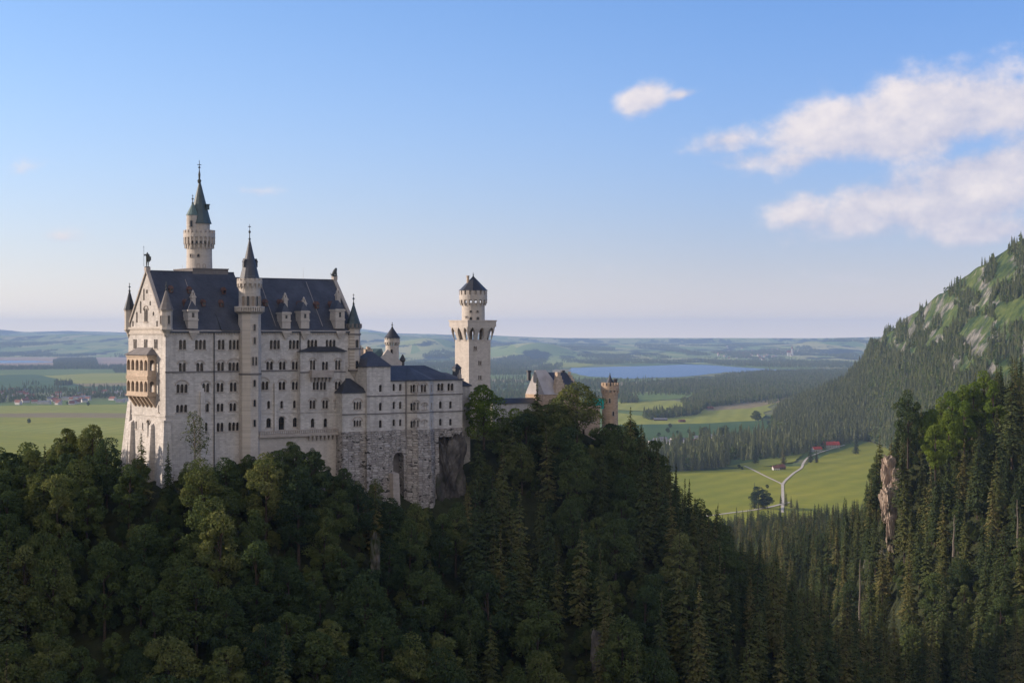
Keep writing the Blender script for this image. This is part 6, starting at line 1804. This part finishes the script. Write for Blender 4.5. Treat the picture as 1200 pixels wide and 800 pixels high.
for k, (px, a, b, Y, kd) in enumerate([(588, 486, 545, 447, 'b'), (617, 480, 545, 449, 'b'), (641, 470, 535, 452, 'b'), (656, 476, 540, 450, 'b'), (704, 497, 552, 462, 'b'), (716, 492, 560, 465, 'b'), (727, 497, 562, 464, 's'), (752, 497, 575, 466, 's'), (600, 492, 560, 443, 's'), (763, 512, 585, 466, 'b'), (665, 500, 560, 444, 's'), (649, 487, 552, 446, 's')]):
    T_ = (BROADS if kd == 'b' else SPRUCES)[(k * 2) % 6]
    special('broadleaf_tree' if kd == 'b' else 'spruce_tree', ('leafy broadleaf tree' if kd == 'b' else 'slim spruce') + ' in the row that hides the foot of the gatehouse', 'broadleaf tree' if kd == 'b' else 'spruce tree', px, a, b, Y, (B_C if kd == 'b' else S_C)[(k * 2) % 6], (B_T if kd == 'b' else S_T)[(k * 2) % 6], T_.h, k * 1.3, 1.1, 'trees hiding the foot of the gatehouse' + (' (broadleaf)' if kd == 'b' else ' (spruce)'))

for k, (px, a, b, Y, kd) in enumerate([(425, 567, 645, 404, 's'), (440, 561, 655, 401, 's'), (457, 582, 655, 403, 'b'), (473, 603, 665, 400, 's'), (488, 590, 660, 404, 'b'), (503, 587, 655, 407, 's'), (519, 600, 668, 407, 'b'), (534, 596, 668, 409, 'b'), (549, 572, 650, 420, 's')]):
    T_ = (BROADS if kd == 'b' else SPRUCES)[(k * 2 + 1) % 6]
    special('broadleaf_tree' if kd == 'b' else 'spruce_tree', ('leafy broadleaf tree' if kd == 'b' else 'pointed spruce') + ' rising right before the rough masonry base of the lower wing', 'broadleaf tree' if kd == 'b' else 'spruce tree', px, a, b, Y, (B_C if kd == 'b' else S_C)[(k * 2 + 1) % 6], (B_T if kd == 'b' else S_T)[(k * 2 + 1) % 6], T_.h, k * 1.9, 1.1, 'trees right before the masonry base' + (' (broadleaf)' if kd == 'b' else ' (spruce)'))

# ---- low-poly spruces for the middle distance and beyond: real single trees melted into one wood
LOWS = [low_spruce(300 + k, h, r) for k, (h, r) in enumerate([(27, 3.5), (24, 3.4), (30, 3.6), (22, 3.9)])]
LOWB = []
for k in range(3):
    t = broadleaf(330 + k, 17, 5.2, n=230, lobes=14, leaf=2.3, base=.05); t.v = t.cv; t.f = np.concatenate([t.cf[:, [0, 1, 2]], t.cf[:, [0, 2, 3]]]); LOWB.append(t)
def low_mesh(name, t, mat):
    me = np_mesh(name, t.v, t.f, mat); set_tint(me, np.zeros(len(t.f)) + .0); return me
M_NEEDLE_FAR = leaf_mat("far_spruce_needles", [(.0, (.065, .082, .042)), (.4, (.11, .12, .055)), (.68, (.135, .152, .066)), (1.0, (.18, .178, .09))], trans=.12)
M_BROAD_FAR = leaf_mat("far_broad_leaves", [(.0, (.055, .085, .026)), (.5, (.10, .135, .036)), (1.0, (.16, .17, .05))], trans=.2)
LS_M = [low_mesh("spruce_tree", t, M_NEEDLE_FAR) for t in LOWS]; LB_M = [low_mesh("broadleaf_tree", t, M_BROAD_FAR) for t in LOWB]
LS_O = [model_obj(m) for m in LS_M]; LB_O = [model_obj(m) for m in LB_M]

def inpoly(x, y, poly):
    c = np.zeros(len(x), bool)
    for i in range(len(poly)):
        (x1, y1), (x2, y2) = poly[i], poly[i - 1]
        with np.errstate(divide='ignore', invalid='ignore'):
            c ^= ((y1 > y) != (y2 > y)) & (x < (x2 - x1) * (y - y1) / (y2 - y1) + x1)
    return c
def fill(poly, spacing, seed, density=1.0, clump=0):
    g = [ground(x, y) for x, y in poly]; w = [(p.x, p.y) for p in g]
    x0, x1 = min(p[0] for p in w), max(p[0] for p in w); y0, y1 = min(p[1] for p in w), max(p[1] for p in w)
    r = np.random.default_rng(seed)
    X, Y = np.meshgrid(np.arange(x0, x1, spacing), np.arange(y0, y1, spacing)); x = X.ravel(); y = Y.ravel()
    x = x + r.uniform(-.5, .5, len(x)) * spacing; y = y + r.uniform(-.5, .5, len(y)) * spacing
    k = inpoly(x, y, w) & (r.uniform(size=len(x)) < density)
    if clump: k &= fbm(x / clump, y / clump * .6, 3, seed) > .05
    return np.stack([x[k], y[k]], 1)
# middle distance: spruce belts round the meadow (rows of the trees' feet)
mid = []
for poly, sp, d in [([(770, 552), (800, 553), (850, 548), (862, 541), (925, 537), (960, 527), (1000, 518), (1060, 512), (1060, 500), (1000, 504), (960, 508), (900, 516), (840, 522), (770, 532)], 10.5, .5),
                    ([(755, 556), (800, 553), (850, 549), (840, 540), (760, 545)], 8.5, .9),
                    ([(855, 521), (905, 514), (960, 506), (1060, 500), (1120, 507), (1110, 515), (1020, 517), (930, 531), (870, 537)], 10.5, .5),
                    ([(858, 612), (880, 596), (905, 588), (930, 592), (1000, 590), (1040, 570), (1040, 640), (870, 650)], 7.0, .0),
                    ([(742, 532), (790, 527), (842, 518), (848, 523), (790, 534), (742, 545)], 10, .35)]:
    if d: mid.append(fill(poly, sp, int(sum(p[0] for p in poly)), d))
mid = np.concatenate(mid); mid = mid[mid[:, 1] > 1500]
def low_wood(name, xyz, models, label, seed, smin=.75, smax=1.2):
    r = np.random.default_rng(seed); k = len(xyz)
    return scatter(name, xyz, r.uniform(smin, smax, k), r.uniform(0, 6.28, k), r.integers(0, len(models), k), models, label)
mz = np.maximum(gz(mid[:, 0], np.minimum(mid[:, 1], 1779)), 0) * (mid[:, 1] < 1775)
mixed = [LS_O[0], LS_O[1], LS_O[2], LS_O[3], LS_O[0], LS_O[1], LS_O[2], LB_O[0]]
low_wood('meadow_wood', np.column_stack([mid, mz]), mixed, 'spruce belts around the sunny meadow', 5, .65, 1.4)

# the mountain's trees
mixm = [LS_O[0], LS_O[1], LS_O[2], LS_O[3], LS_O[1], LB_O[0], LB_O[1], LB_O[2]]
def mountain_trees():
    r = np.random.default_rng(17); nj, ni = MX.shape
    N_ = 62000
    j = r.uniform(0, nj - 1.01, N_); i = r.uniform(0, ni - 1.01, N_)
    j0 = j.astype(int); i0 = i.astype(int); a = j - j0; b = i - i0
    def bl(A): return A[j0, i0] * (1 - a) * (1 - b) + A[j0, i0 + 1] * (1 - a) * b + A[j0 + 1, i0] * a * (1 - b) + A[j0 + 1, i0 + 1] * a * b
    x, y, z = bl(MX), bl(MY), bl(MZ)
    px = x / y * F + CX; py = HY - (z - H) / y * F
    nz = fbm(x / 52 + z / 60, y / 90 - z / 40, 4, 61) * .5 + .5
    low = np.interp(px, [880, 1000, 1060, 1120, 1200, 1300], [380, 400, 432, 452, 462, 470])      # row above which the wood opens up
    dens = np.clip((py - low) / 30, -1, 1) * .5 + .5
    open_ = np.interp(px, [1000, 1040, 1120, 1200], [.80, .70, .50, .36])
    p = np.clip(np.maximum(dens, 0) * 1.15 + open_ * (nz > .52), 0, 1) * np.where(dens < .3, np.clip((nz - .43) * 4, 0, 1), np.clip(.55 + nz, 0, 1))
    # area weighting: the upper grid cells are as large as the lower ones here
    k = (r.uniform(size=N_) < p) & (px > 860) & (px < 1330) & (z > 1)
    s = np.where(py < low - 5, r.uniform(.35, .85, N_), r.uniform(.65, 1.1, N_))
    return np.stack([x, y, z - .5], 1)[k], s[k]
mt, ms = mountain_trees()
r_ = np.random.default_rng(3)
scatter('mountain_wood', mt, ms, r_.uniform(0, 6.28, len(mt)), r_.integers(0, len(mixm), len(mt)), mixm, 'dark conifers covering the flank of the mountain on the right')
print('mountain', len(mt), 'mid', len(mid))

# the woods and hedges of the plain
far = []
FARP = [([(832, 449), (848, 441), (900, 436.5), (1000, 435), (1080, 437), (1080, 470), (960, 463), (900, 467), (850, 473), (822, 477), (800, 478)], 17, 1.0, 0),
        ([(765, 459), (830, 450), (850, 452), (830, 458), (770, 461.5)], 15, .9, 0), ([(720, 455.5), (780, 453), (832, 450), (836, 455), (780, 459), (720, 461)], 15, .55, 0),
        ([(730, 451), (830, 446), (832, 449), (730, 453.5)], 18, .5, 0),
        ([(752, 489), (800, 484), (815, 478), (823, 483), (815, 487), (760, 493)], 9, .75, 0), ([(726, 470), (745, 468), (748, 472), (728, 473)], 10, .7, 0),
        ([(798, 472), (815, 475), (830, 477), (822, 482), (808, 481)], 9, .9, 0), ([(830, 474), (905, 465.5), (945, 461), (950, 463), (905, 468.5), (832, 478)], 10, .95, 0),
        ([(470, 421), (640, 419), (640, 428), (600, 431.5), (540, 432), (470, 432)], 26, 1.0, 300), ([(640, 417), (770, 420), (766, 425.5), (700, 427.5), (645, 421)], 26, .9, 300),
        ([(540, 433), (625, 434), (640, 431), (650, 434), (610, 440), (540, 440)], 22, .8, 0), ([(560, 448.5), (740, 447.5), (740, 458), (560, 462)], 18, .55, 160),
        ([(815, 423), (960, 424), (1020, 427), (1020, 431), (910, 431), (840, 428)], 30, .9, 0), ([(740, 414), (860, 416), (1000, 419), (1000, 422), (760, 421)], 36, .55, 500),
        ([(62, 424), (70, 421.5), (112, 421), (116, 430.5), (64, 431.5)], 16, 1.0, 0), ([(-40, 431), (60, 430.5), (120, 430), (200, 429.5), (200, 432), (60, 433), (-40, 434)], 18, .7, 0),
        ([(64, 450.5), (84, 449.5), (85, 451), (66, 452.5)], 12, .8, 0), ([(128, 430), (200, 430), (200, 436), (135, 437)], 16, .6, 150),
        ([(-30, 456), (150, 455), (240, 454), (240, 473), (150, 468), (60, 468), (-30, 469)], 15, .16, 70),
        ([(-30, 459), (150, 457), (240, 457), (240, 463), (-30, 464)], 15, .10, 0), ([(-20, 468), (48, 467), (58, 471), (-20, 473)], 11, .35, 0), ([(78, 466), (150, 464), (150, 466), (80, 467.5)], 11, .4, 0),
        ([(560, 462), (740, 459), (740, 470), (560, 500)], 12, .5, 120)]
for k, (poly, sp, d, cl) in enumerate(FARP): far.append(fill(poly, sp, 900 + k, d, cl))
# ragged groves all over the plain between
r_ = np.random.default_rng(23)
gX = r_.uniform(-4200, 3600, 26000); gY = r_.uniform(6500, 14000, 26000)
kk = (fbm(gX / 260, gY / 900, 4, 71) > .33)
ppx = gX / gY * F + CX; ppy = HY + H * F / gY
lake = (ppx > 660) & (ppx < 1030) & (ppy > 426) & (ppy < 446); mud = (ppx < 220) & (ppy > 414)
far.append(np.stack([gX, gY], 1)[kk & ~lake & ~mud])
for k in range(240):                               # field hedges and tree rows across the middle plain
    hx, hy = r_.uniform(-1900, 2200), r_.uniform(4200, 10500)
    n_ = int(r_.uniform(8, 40)); an = r_.choice([.08, 1.45, .3]) + r_.normal(0, .12); st_ = np.arange(n_) * r_.uniform(9, 16)
    hxs = hx + st_ * math.cos(an) + r_.normal(0, 3, n_); hys = hy + st_ * math.sin(an) + r_.normal(0, 4, n_)
    qx = hxs / hys * F + CX; qy = HY + H * F / hys
    okh = ~((qx > 655) & (qx < 1030) & (qy > 425) & (qy < 447)) & ~((qx < 220) & (qy > 452)) & ~((qx < 220) & (qy < 434)) & ~((qx > 745) & (qx < 960) & (qy > 474))
    far.append(np.stack([hxs, hys], 1)[okh])
far = np.concatenate(far)
# woods on the far hills
hX = r_.uniform(-.32, .26, 120000); hY = r_.uniform(11800, 21000, 120000); hX = hX * hY
hz = np.array([0.0])
def hills_at(x, y):
    j = np.clip(np.interp(y, HGY, np.arange(len(HGY))), 0, len(HGY) - 1.001); i = np.clip((x / (y * .42) + 1) / 2 * (HNX - 1), 0, HNX - 1.001)
    j0, i0 = j.astype(int), i.astype(int); a, b = j - j0, i - i0; G = HZ.reshape(len(HGY), HNX)
    return G[j0, i0] * (1 - a) * (1 - b) + G[j0, i0 + 1] * (1 - a) * b + G[j0 + 1, i0] * a * (1 - b) + G[j0 + 1, i0 + 1] * a * b
hz = hills_at(hX, hY)
hk = (fbm(hX / 420, hY / 1600, 4, 87) > .34) & (hz > 2)
hillp = np.column_stack([hX, hY, hz - 1])[hk]
print('far', len(far), 'hills', len(hillp))
mixf = [LS_O[0], LS_O[1], LS_O[3], LB_O[0], LB_O[1], LB_O[2]]
low_wood('distant_wood', np.concatenate([np.column_stack([far, np.zeros(len(far))]), hillp]), mixf, 'dark woods and hedges scattered over the far plain', 9, .7, 1.15)

# low bushes and young trees that close the gaps between the trunks
rng = np.random.default_rng(91)
ux = rng.uniform(-190, 380, 44000); uy = rng.uniform(300, 800, 44000)
up = ux / uy * F + CX
uds = (ux - O2[0]) * U2[0] + (uy - O2[1]) * U2[1]; udt = (ux - O2[0]) * M2[0] + (uy - O2[1]) * M2[1]
uf = (uds > -5) & (uds < 143) & (udt > np.where(uds < 49, -4.5, np.where(uds < 83, -8.5, np.where(uds < 92, -5, 1)))) & (udt < 34)
uz = gz(ux, uy)
k = ~uf & (up > -80) & (up < 1280) & (uz > 3) & (rng.uniform(size=len(ux)) < np.where(uy < 520, .62, .55))
for rp, hw_, ya, yb in ((1044, 9, 600, 668), (440, 4, 374, 390), (529, 6, 404, 420), (618, 6, 418, 433), (700, 4, 376, 390), (664, 6, 380, 394)):
    k &= ~((np.abs(up - rp) < hw_) & (uy > ya) & (uy < yb))
us = rng.uniform(.13, .30, len(ux))
us = np.minimum(us, (H + (HY - np.interp(up, cap_px, cap_py)) / F * uy - uz) / 20.0)
k &= us > .07
ux, uy, uz, us = ux[k], uy[k], uz[k], us[k]
print('undergrowth', len(ux))
scatter('undergrowth', np.stack([ux, uy, uz], 1), us, rng.uniform(0, 6.28, len(ux)), rng.integers(0, len(BROADS), len(ux)), BF_O, 'low bushes and young growth between the trees of the slopes')
# ------------------------------------------------------------------ bare rock
def rock_mat(name, a, b, c):
    m = Mat(name, .95, .1); g = m.geo()
    n1 = m.noise(g, .35, 7, .68, (1, 1, .55)); n2 = m.noise(g, .12, 4)
    col = m.ramp(n1, [(.32, a), (.5, b), (.68, c)])
    moss = m.math('MULTIPLY', m.math('SUBTRACT', n2, .56, True), 9, True)
    m.color(m.mix(moss, col, (.035, .045, .018))); m.bump(n1, 1.0, .8)
    return m.m
M_ROCKD = rock_mat("dark_rock", (.022, .021, .020), (.075, .068, .064), (.17, .155, .145))  # darkest of the three rock tones
M_ROCKP = rock_mat("pale_cliff_rock", (.16, .12, .095), (.36, .28, .22), (.50, .41, .33))
M_ROCKG = rock_mat("grey_slope_rock", (.06, .055, .05), (.14, .125, .11), (.24, .215, .19))
def rock(name, label, c, half, mat, seed, rough=.28, rot=0.0, cat='rock outcrop', sub=5):
    bm = bmesh.new(); bmesh.ops.create_icosphere(bm, subdivisions=sub, radius=1.0)
    v = np.array([p.co[:] for p in bm.verts])
    n = v / np.linalg.norm(v, axis=1, keepdims=True)
    k = np.sign(n) * np.abs(n) ** .75                      # blockier than an egg
    k /= np.abs(k).max(axis=1, keepdims=True) ** .35
    d = 1 + rough * (fbm(n[:, 0] * 2.1 + n[:, 2] * 1.3 + seed, n[:, 1] * 2.1 - n[:, 2] * 1.7, 5, seed) * .6 - np.abs(fbm(n[:, 0] * 4 + 9, n[:, 2] * 3 + n[:, 1] * 4, 3, seed + 5)) * .5)
    q = k * d[:, None] * np.array(half)
    ca, sa = math.cos(rot), math.sin(rot)
    for p, w in zip(bm.verts, q): p.co = (w[0] * ca - w[1] * sa, w[0] * sa + w[1] * ca, w[2])
    me = bpy.data.meshes.new(name); bm.to_mesh(me); bm.free(); me.materials.append(mat)
    o = link(name, me, None, c)
    return tag(o, label, cat)
q = W((A(512.5) + a6) / 2 + .2, TA + 1.6, z_at(566, 76, TA))
rock('rock_outcrop', 'dark rounded rock face under the right end of the lower wing', q, ((a6 - A(512.5)) / 2 * 1.05 + .7, 4.2, 12.2), M_ROCKD, 5, .50, TH)
def rock_px(label, px, py, Y, hw, hh, mat, seed, dep=.5, rot=0, rough=.45):
    k = Y / F; p = P(px, py, Y)
    rock('rock_outcrop', label, p, (hw * k, max(hw * k * dep, 1.2), hh * k), mat, seed, rough, rot)
rock_px('pale warm limestone cliff head among the spruces on the left edge of the right hill', 1042, 556, 670, 8, 22, M_ROCKP, 11, .8, .3, .6)
rock_px('small pale rock knob right of the tall limestone cliff', 1050, 570, 666, 6, 17, M_ROCKP, 12, .9, 0, .6)
rock_px('pale rock face under the limestone cliff head', 1041, 592, 660, 8, 22, M_ROCKP, 20, .9, .5, .6)
rock_px('narrow pale rock rib below the tall limestone cliff', 1043, 624, 652, 4.5, 20, M_ROCKP, 13, .9, 0, .6)
rock_px('grey rock rib showing through the wood below the terrace', 440, 648, 388, 5, 24, M_ROCKG, 14, .8)
rock_px('brownish rock rib low on the slope in the middle of the picture', 700, 762, 388, 7, 26, M_ROCKG, 17, .8)
rock_px('thin grey rock rib beside the terrace foundation', 376, 577, 402, 4, 20, M_ROCKG, 19, .8)

# bleached dead trunks on the right-hand hill
def snag(label, px, y0, y1, Y, lean):
    m = MB(); b = P(px, y1, Y); t = P(px + lean, y0, Y)
    n = 6
    for k in range(n):
        a = b.lerp(t, k / n); c = b.lerp(t, (k + 1) / n)
        a.x += .12 * math.sin(k * 2.1); c.x += .12 * math.sin((k + 1) * 2.1)
        m.tube(a, c, .42 - .055 * k, .42 - .055 * (k + 1), 6)
    rg = random.Random(int(px))
    for k in range(9):
        f = rg.uniform(.3, .95); a = b.lerp(t, f); an = rg.uniform(0, 6.28); l = rg.uniform(.6, 1.8)
        m.tube(a, a + Vector((math.cos(an) * l, math.sin(an) * l, rg.uniform(-.3, .5))), .07, .02, 4)
    tag(m.build('dead_tree', M_PBARK), label, 'dead tree')
snag('tall bleached dead trunk standing low in the gorge wood', 1007, 655, 745, 560, 1)
snag('bleached dead trunk halfway up the right hill', 1117, 603, 652, 578, 1.5)
snag('bleached dead trunk near the right edge of the picture', 1193, 585, 655, 560, -1)

# ------------------------------------------------------------------ houses and barns of the valley
M_WHITE = plain("white_plaster", (.50, .47, .43), .85, .2, .06, .5)
M_TILE = plain("brown_red_tiles", (.20, .085, .055), .8, .2, .25, .6)
M_REDROOF = plain("bright_red_roof", (.50, .075, .045), .7, .3, .12, .3)
M_GREYROOF = plain("grey_roof", (.16, .16, .17), .8, .2, .2, .3)
def house_meshes(w, d, h, rh, roof, over=.5):
    m = MB(); x, y = w / 2, d / 2
    m.hexa([(-x, -y, -1), (x, -y, -1), (x, y, -1), (-x, y, -1), (-x, -y, h), (x, -y, h), (x, y, h), (-x, y, h)])
    for sx in (-x, x): m.add([(sx, -y, h), (sx, y, h), (sx, 0, h + rh)], [(0, 1, 2)])
    r = MB(); th = .28
    for sy in (-1, 1):
        e = y + over; ze = h - rh * over / y
        r.hexa([(-x - over, sy * e, ze), (x + over, sy * e, ze), (x + over, 0, h + rh), (-x - over, 0, h + rh), (-x - over, sy * e, ze + th), (x + over, sy * e, ze + th), (x + over, 0, h + rh + th), (-x - over, 0, h + rh + th)])
    r.obox((w * .2, .8), (1, 0, 0), (0, 1, 0), .35, .35, h + rh * .5, h + rh + 1.0)
    wn = MB(); rows = 2 if h > 4.5 else 1
    for side in (-1, 1):
        for rw in range(rows):
            for k in range(max(2, int(w / 3))):
                cx = -x + (k + .5) * w / max(2, int(w / 3)); z0 = 1.0 + rw * 2.7
                wn.obox((cx, side * (y + .02)), (1, 0, 0), (0, 1, 0), .5, .03, z0, z0 + 1.3)
    for side in (-1, 1):
        for rw in range(rows):
            for k in (-1, 1): wn.obox((side * (x + .02), k * d * .22), (0, 1, 0), (1, 0, 0), .5, .03, 1.0 + rw * 2.7, 2.3 + rw * 2.7)
    return m, r, wn
def house(label, cat, px, py, w, d, h, rh, rot, wall, roof, grp=None, z=0.0, name='house', windows=True, p=None):
    p = ground(px, py, z) if p is None else p
    t = thing(name, label, cat, p, grp); t.rotation_euler = (0, 0, rot)
    a, b, c = house_meshes(w, d, h, rh, roof)
    def put(mb_, nm, mt, par):
        me = bpy.data.meshes.new(nm); me.from_pydata(mb_.v, [], mb_.f); me.materials.append(mt); me.update(); return link(nm, me, par)
    put(a, 'wall', wall, t); put(b, 'roof', roof, t)
    if windows: put(c, 'window', M_GLASS, t)
    return t
house('long bright red roofed house at the wood edge above the meadow', 'house', 974, 524.5, 27, 12, 5.5, 5, .15, M_WHITE, M_REDROOF)
house('small red roofed house left below the long red roofed house', 'house', 957, 529, 16, 9, 4.5, 3.6, .4, M_WHITE, M_REDROOF)
house('white ended hay barn standing alone on the meadow beside the forked path', 'barn', 909, 551.5, 9, 8, 4.2, 3.0, .2, M_WHITE, M_TILE, name='barn')
house('brown wooden barn joined close to the white ended barn on the meadow', 'barn', 915.5, 550.6, 10, 8, 4.6, 3.4, .25, M_WOOD, M_TILE, name='barn')
house('long dark field barn on the green field in front of the lake', 'barn', 774, 493.2, 30, 10, 4.0, 3.2, .05, M_WOOD, M_GREYROOF, name='barn')
house('small dark field barn right of the long dark barn', 'barn', 799, 495, 14, 9, 3.6, 3.0, .3, M_WOOD, M_TILE, name='barn')
house('small brown hut alone on the yellow field before the wood', 'barn', 832, 479.5, 16, 10, 4, 3.4, .3, M_WOOD, M_TILE, name='barn')
rg = random.Random(8)
for k, (px, py) in enumerate([(770, 519), (777, 517.5), (783, 521), (789, 518.2), (795, 521.5), (801, 519), (806, 522), (813, 520), (819, 516.5), (826, 518), (834, 515), (845, 517.5), (852, 514.5), (764, 521.5)]):
    red = k % 4 == 3
    house(('white house with brown red roof' if red else 'white house with grey roof') + ' behind the spruces between lake field and meadow', 'house', px, py, rg.uniform(12, 19), rg.uniform(9, 12), rg.uniform(4.5, 6.5), rg.uniform(3, 4.5), rg.uniform(-.6, .9), M_WHITE, M_TILE if red else M_GREYROOF, 'houses of the hamlet behind the spruces' + (' with red roofs' if red else ''))
for k in range(58):                                # the village on the left plain
    px = rg.uniform(-15, 150); py = rg.uniform(465, 474.5) if rg.random() < .75 else rg.uniform(458, 465)
    if 52 < px < 64 and k % 2: py = 470
    kind = rg.choice((0, 0, 1))
    house(('white house with brown red roof' if kind == 0 else 'white house with grey roof') + ' in the village on the plain left of the castle', 'house', px, py, rg.uniform(13, 22), rg.uniform(10, 14), rg.uniform(5, 8), rg.uniform(4, 6), rg.uniform(-.8, .8), M_WHITE, M_TILE if kind == 0 else M_GREYROOF, 'houses of the village left of the castle' + (' with red roofs' if kind == 0 else ' with grey roofs'))
for px, py, w in ((85, 468.5, 60), (97, 467.5, 46), (52, 473.5, 34), (136, 463, 40), (16, 466.5, 26)):
    house('long white hall with low grey roof in the village left of the castle', 'hall', px, py, w, 18, 7, 3, rg.uniform(-.1, .1), M_WHITE, M_GREYROOF, 'long white halls in the left village')
# the little town far beyond the lake, with its church
def hill_z(x, y):
    return float(HZ[np.argmin((HX - x) ** 2 + (HYY - y) ** 2)])
for k in range(74):
    px = rg.gauss(886, 24); row = rg.gauss(414.5, 2.2) - abs(px - 886) * .02
    row = min(max(row, 409), 420)
    Y = (H - 30) * F / (row - HY) * rg.uniform(.96, 1.04); Y = min(max(Y, 12000), 21000)
    x = (px - CX) / F * Y
    kind = rg.random() < .8
    house(('tiny white house with red roof' if kind else 'tiny white house with grey roof') + ' in the distant town beyond the lake', 'house', 0, 0, rg.uniform(15, 25), rg.uniform(12, 16), rg.uniform(4, 7), rg.uniform(6, 9), rg.uniform(-.8, .8), M_WHITE, M_TILE if kind else M_GREYROOF, 'houses of the distant town' + (' with red roofs' if kind else ' with grey roofs'), windows=False, p=Vector((x, Y, hill_z(x, Y))))
Yc = 15000.0; xc = (926 - CX) / F * Yc; zc_ = hill_z(xc, Yc)
ch = thing('church', 'white church with red roof and slim tower at the distant town', 'church', (xc, Yc, zc_))
m = MB(); m.obox((xc, Yc), (1, 0, 0), (0, 1, 0), 26, 12, zc_ - 3, zc_ + 26); m.build('wall', M_WHITE, ch)
m = MB(); m.prism([(xc - 28, Yc - 14, zc_ + 26), (xc - 28, Yc + 14, zc_ + 26), (xc - 28, Yc, zc_ + 48)], (56, 0, 0)); m.build('roof', M_TILE, ch)
m = MB(); m.obox((xc + 14, Yc - 16), (1, 0, 0), (0, 1, 0), 7, 7, zc_ - 3, zc_ + 62); tw_ = m.build('bell_tower', M_WHITE, ch)
m = MB(); m.lathe((xc + 14, Yc - 16), [(8, zc_ + 62), (9, zc_ + 70), (4, zc_ + 78), (.5, zc_ + 92)], 8); m.build('spire', M_TILE, tw_)

# ------------------------------------------------------------------ single trees on the meadows and fields
def lone(kind, label, px, ytop, ybase, wid=1.0, rot=0, grp=None, z=0.0):
    p = ground(px, ybase, z); hh_ = (ybase - ytop) / F * p.y
    me, h0 = {'spruce': (S_F[0], 28), 'slim': (S_F[3], 27), 'broad': (B_F[0], 19), 'round': (B_F[2], 17)}[kind]
    o = link('spruce_tree' if kind in ('spruce', 'slim') else 'broadleaf_tree', me, None, p)
    s = hh_ / h0; o.scale = (s * wid, s * wid, s); o.rotation_euler = (0, 0, rot)
    return tag(o, label, 'spruce tree' if kind in ('spruce', 'slim') else 'broadleaf tree', grp)
lone('spruce', 'full lone spruce on the upper right of the sunny meadow', 1003, 505, 533, 1.3, .3)
lone('spruce', 'tall dark spruce beside the right arm of the forked path', 949.5, 517, 543, 1.35, 1.3)
lone('slim', 'slim spruce right of the tall spruce at the path', 957, 527, 543, 1.5, 2.3)
lone('spruce', 'tall spruce above the barns on the meadow', 918, 519, 545, 1.25, 2.3)
lone('spruce', 'full spruce at the wood edge above the left arm of the path', 885, 516, 544, 1.3, 4.3)
for k, (px, a, b) in enumerate([(884, 565, 597), (889, 568, 598), (894, 571, 597), (899, 576, 597)]):
    lone(('spruce', 'broad')[k % 2], ('dark spruce' if k % 2 == 0 else 'dark broadleaf tree') + ' of the small clump left of the path stem in the meadow', px, a, b, 1.35, k * 1.7, 'clump left of the path stem' + (' (spruce)' if k % 2 == 0 else ' (broadleaf)'))
lone('round', 'small round bush right above the dark clump on the meadow', 899, 567, 573, 1.1)
for k, (px, a, b) in enumerate([(866, 543.5, 549), (869.5, 546, 551)]): lone('round', 'small round tree at the upper end of the left path arm', px, a, b, 1.2, k, 'bushes at the end of the path')
for k, (px, a, b) in enumerate([(915, 577, 592), (921, 575, 594), (927, 580, 596), (934, 583, 598)]):
    lone(('slim', 'spruce')[k % 2], 'young spruce at the foot of the path stem', px, a, b, 1.3, k * 2.1, 'young spruces at the foot of the path')
lone('broad', 'single dark tree alone in the bright field left of the castle', 34, 489.5, 497, 1.3)
lone('round', 'small round tree on the village edge left of the other one', 79, 470, 474.5, 1.2); lone('round', 'small round tree on the village edge near the castle', 103, 470.5, 476, 1.2)
for k, (px, a, b) in enumerate([(785, 495.5, 502), (782.5, 500, 508), (794, 504, 508), (807, 502, 508.5), (772, 506, 512), (822, 500, 510), (826, 499, 511), (850, 497, 513), (846, 499, 513), (813, 505, 512), (885.5, 480, 494), (889, 484, 495)]):
    lone(('round', 'broad')[k % 2], 'single dark broadleaf tree scattered over the deep green field', px, a, b, 1.25, k, 'trees scattered over the deep green field')
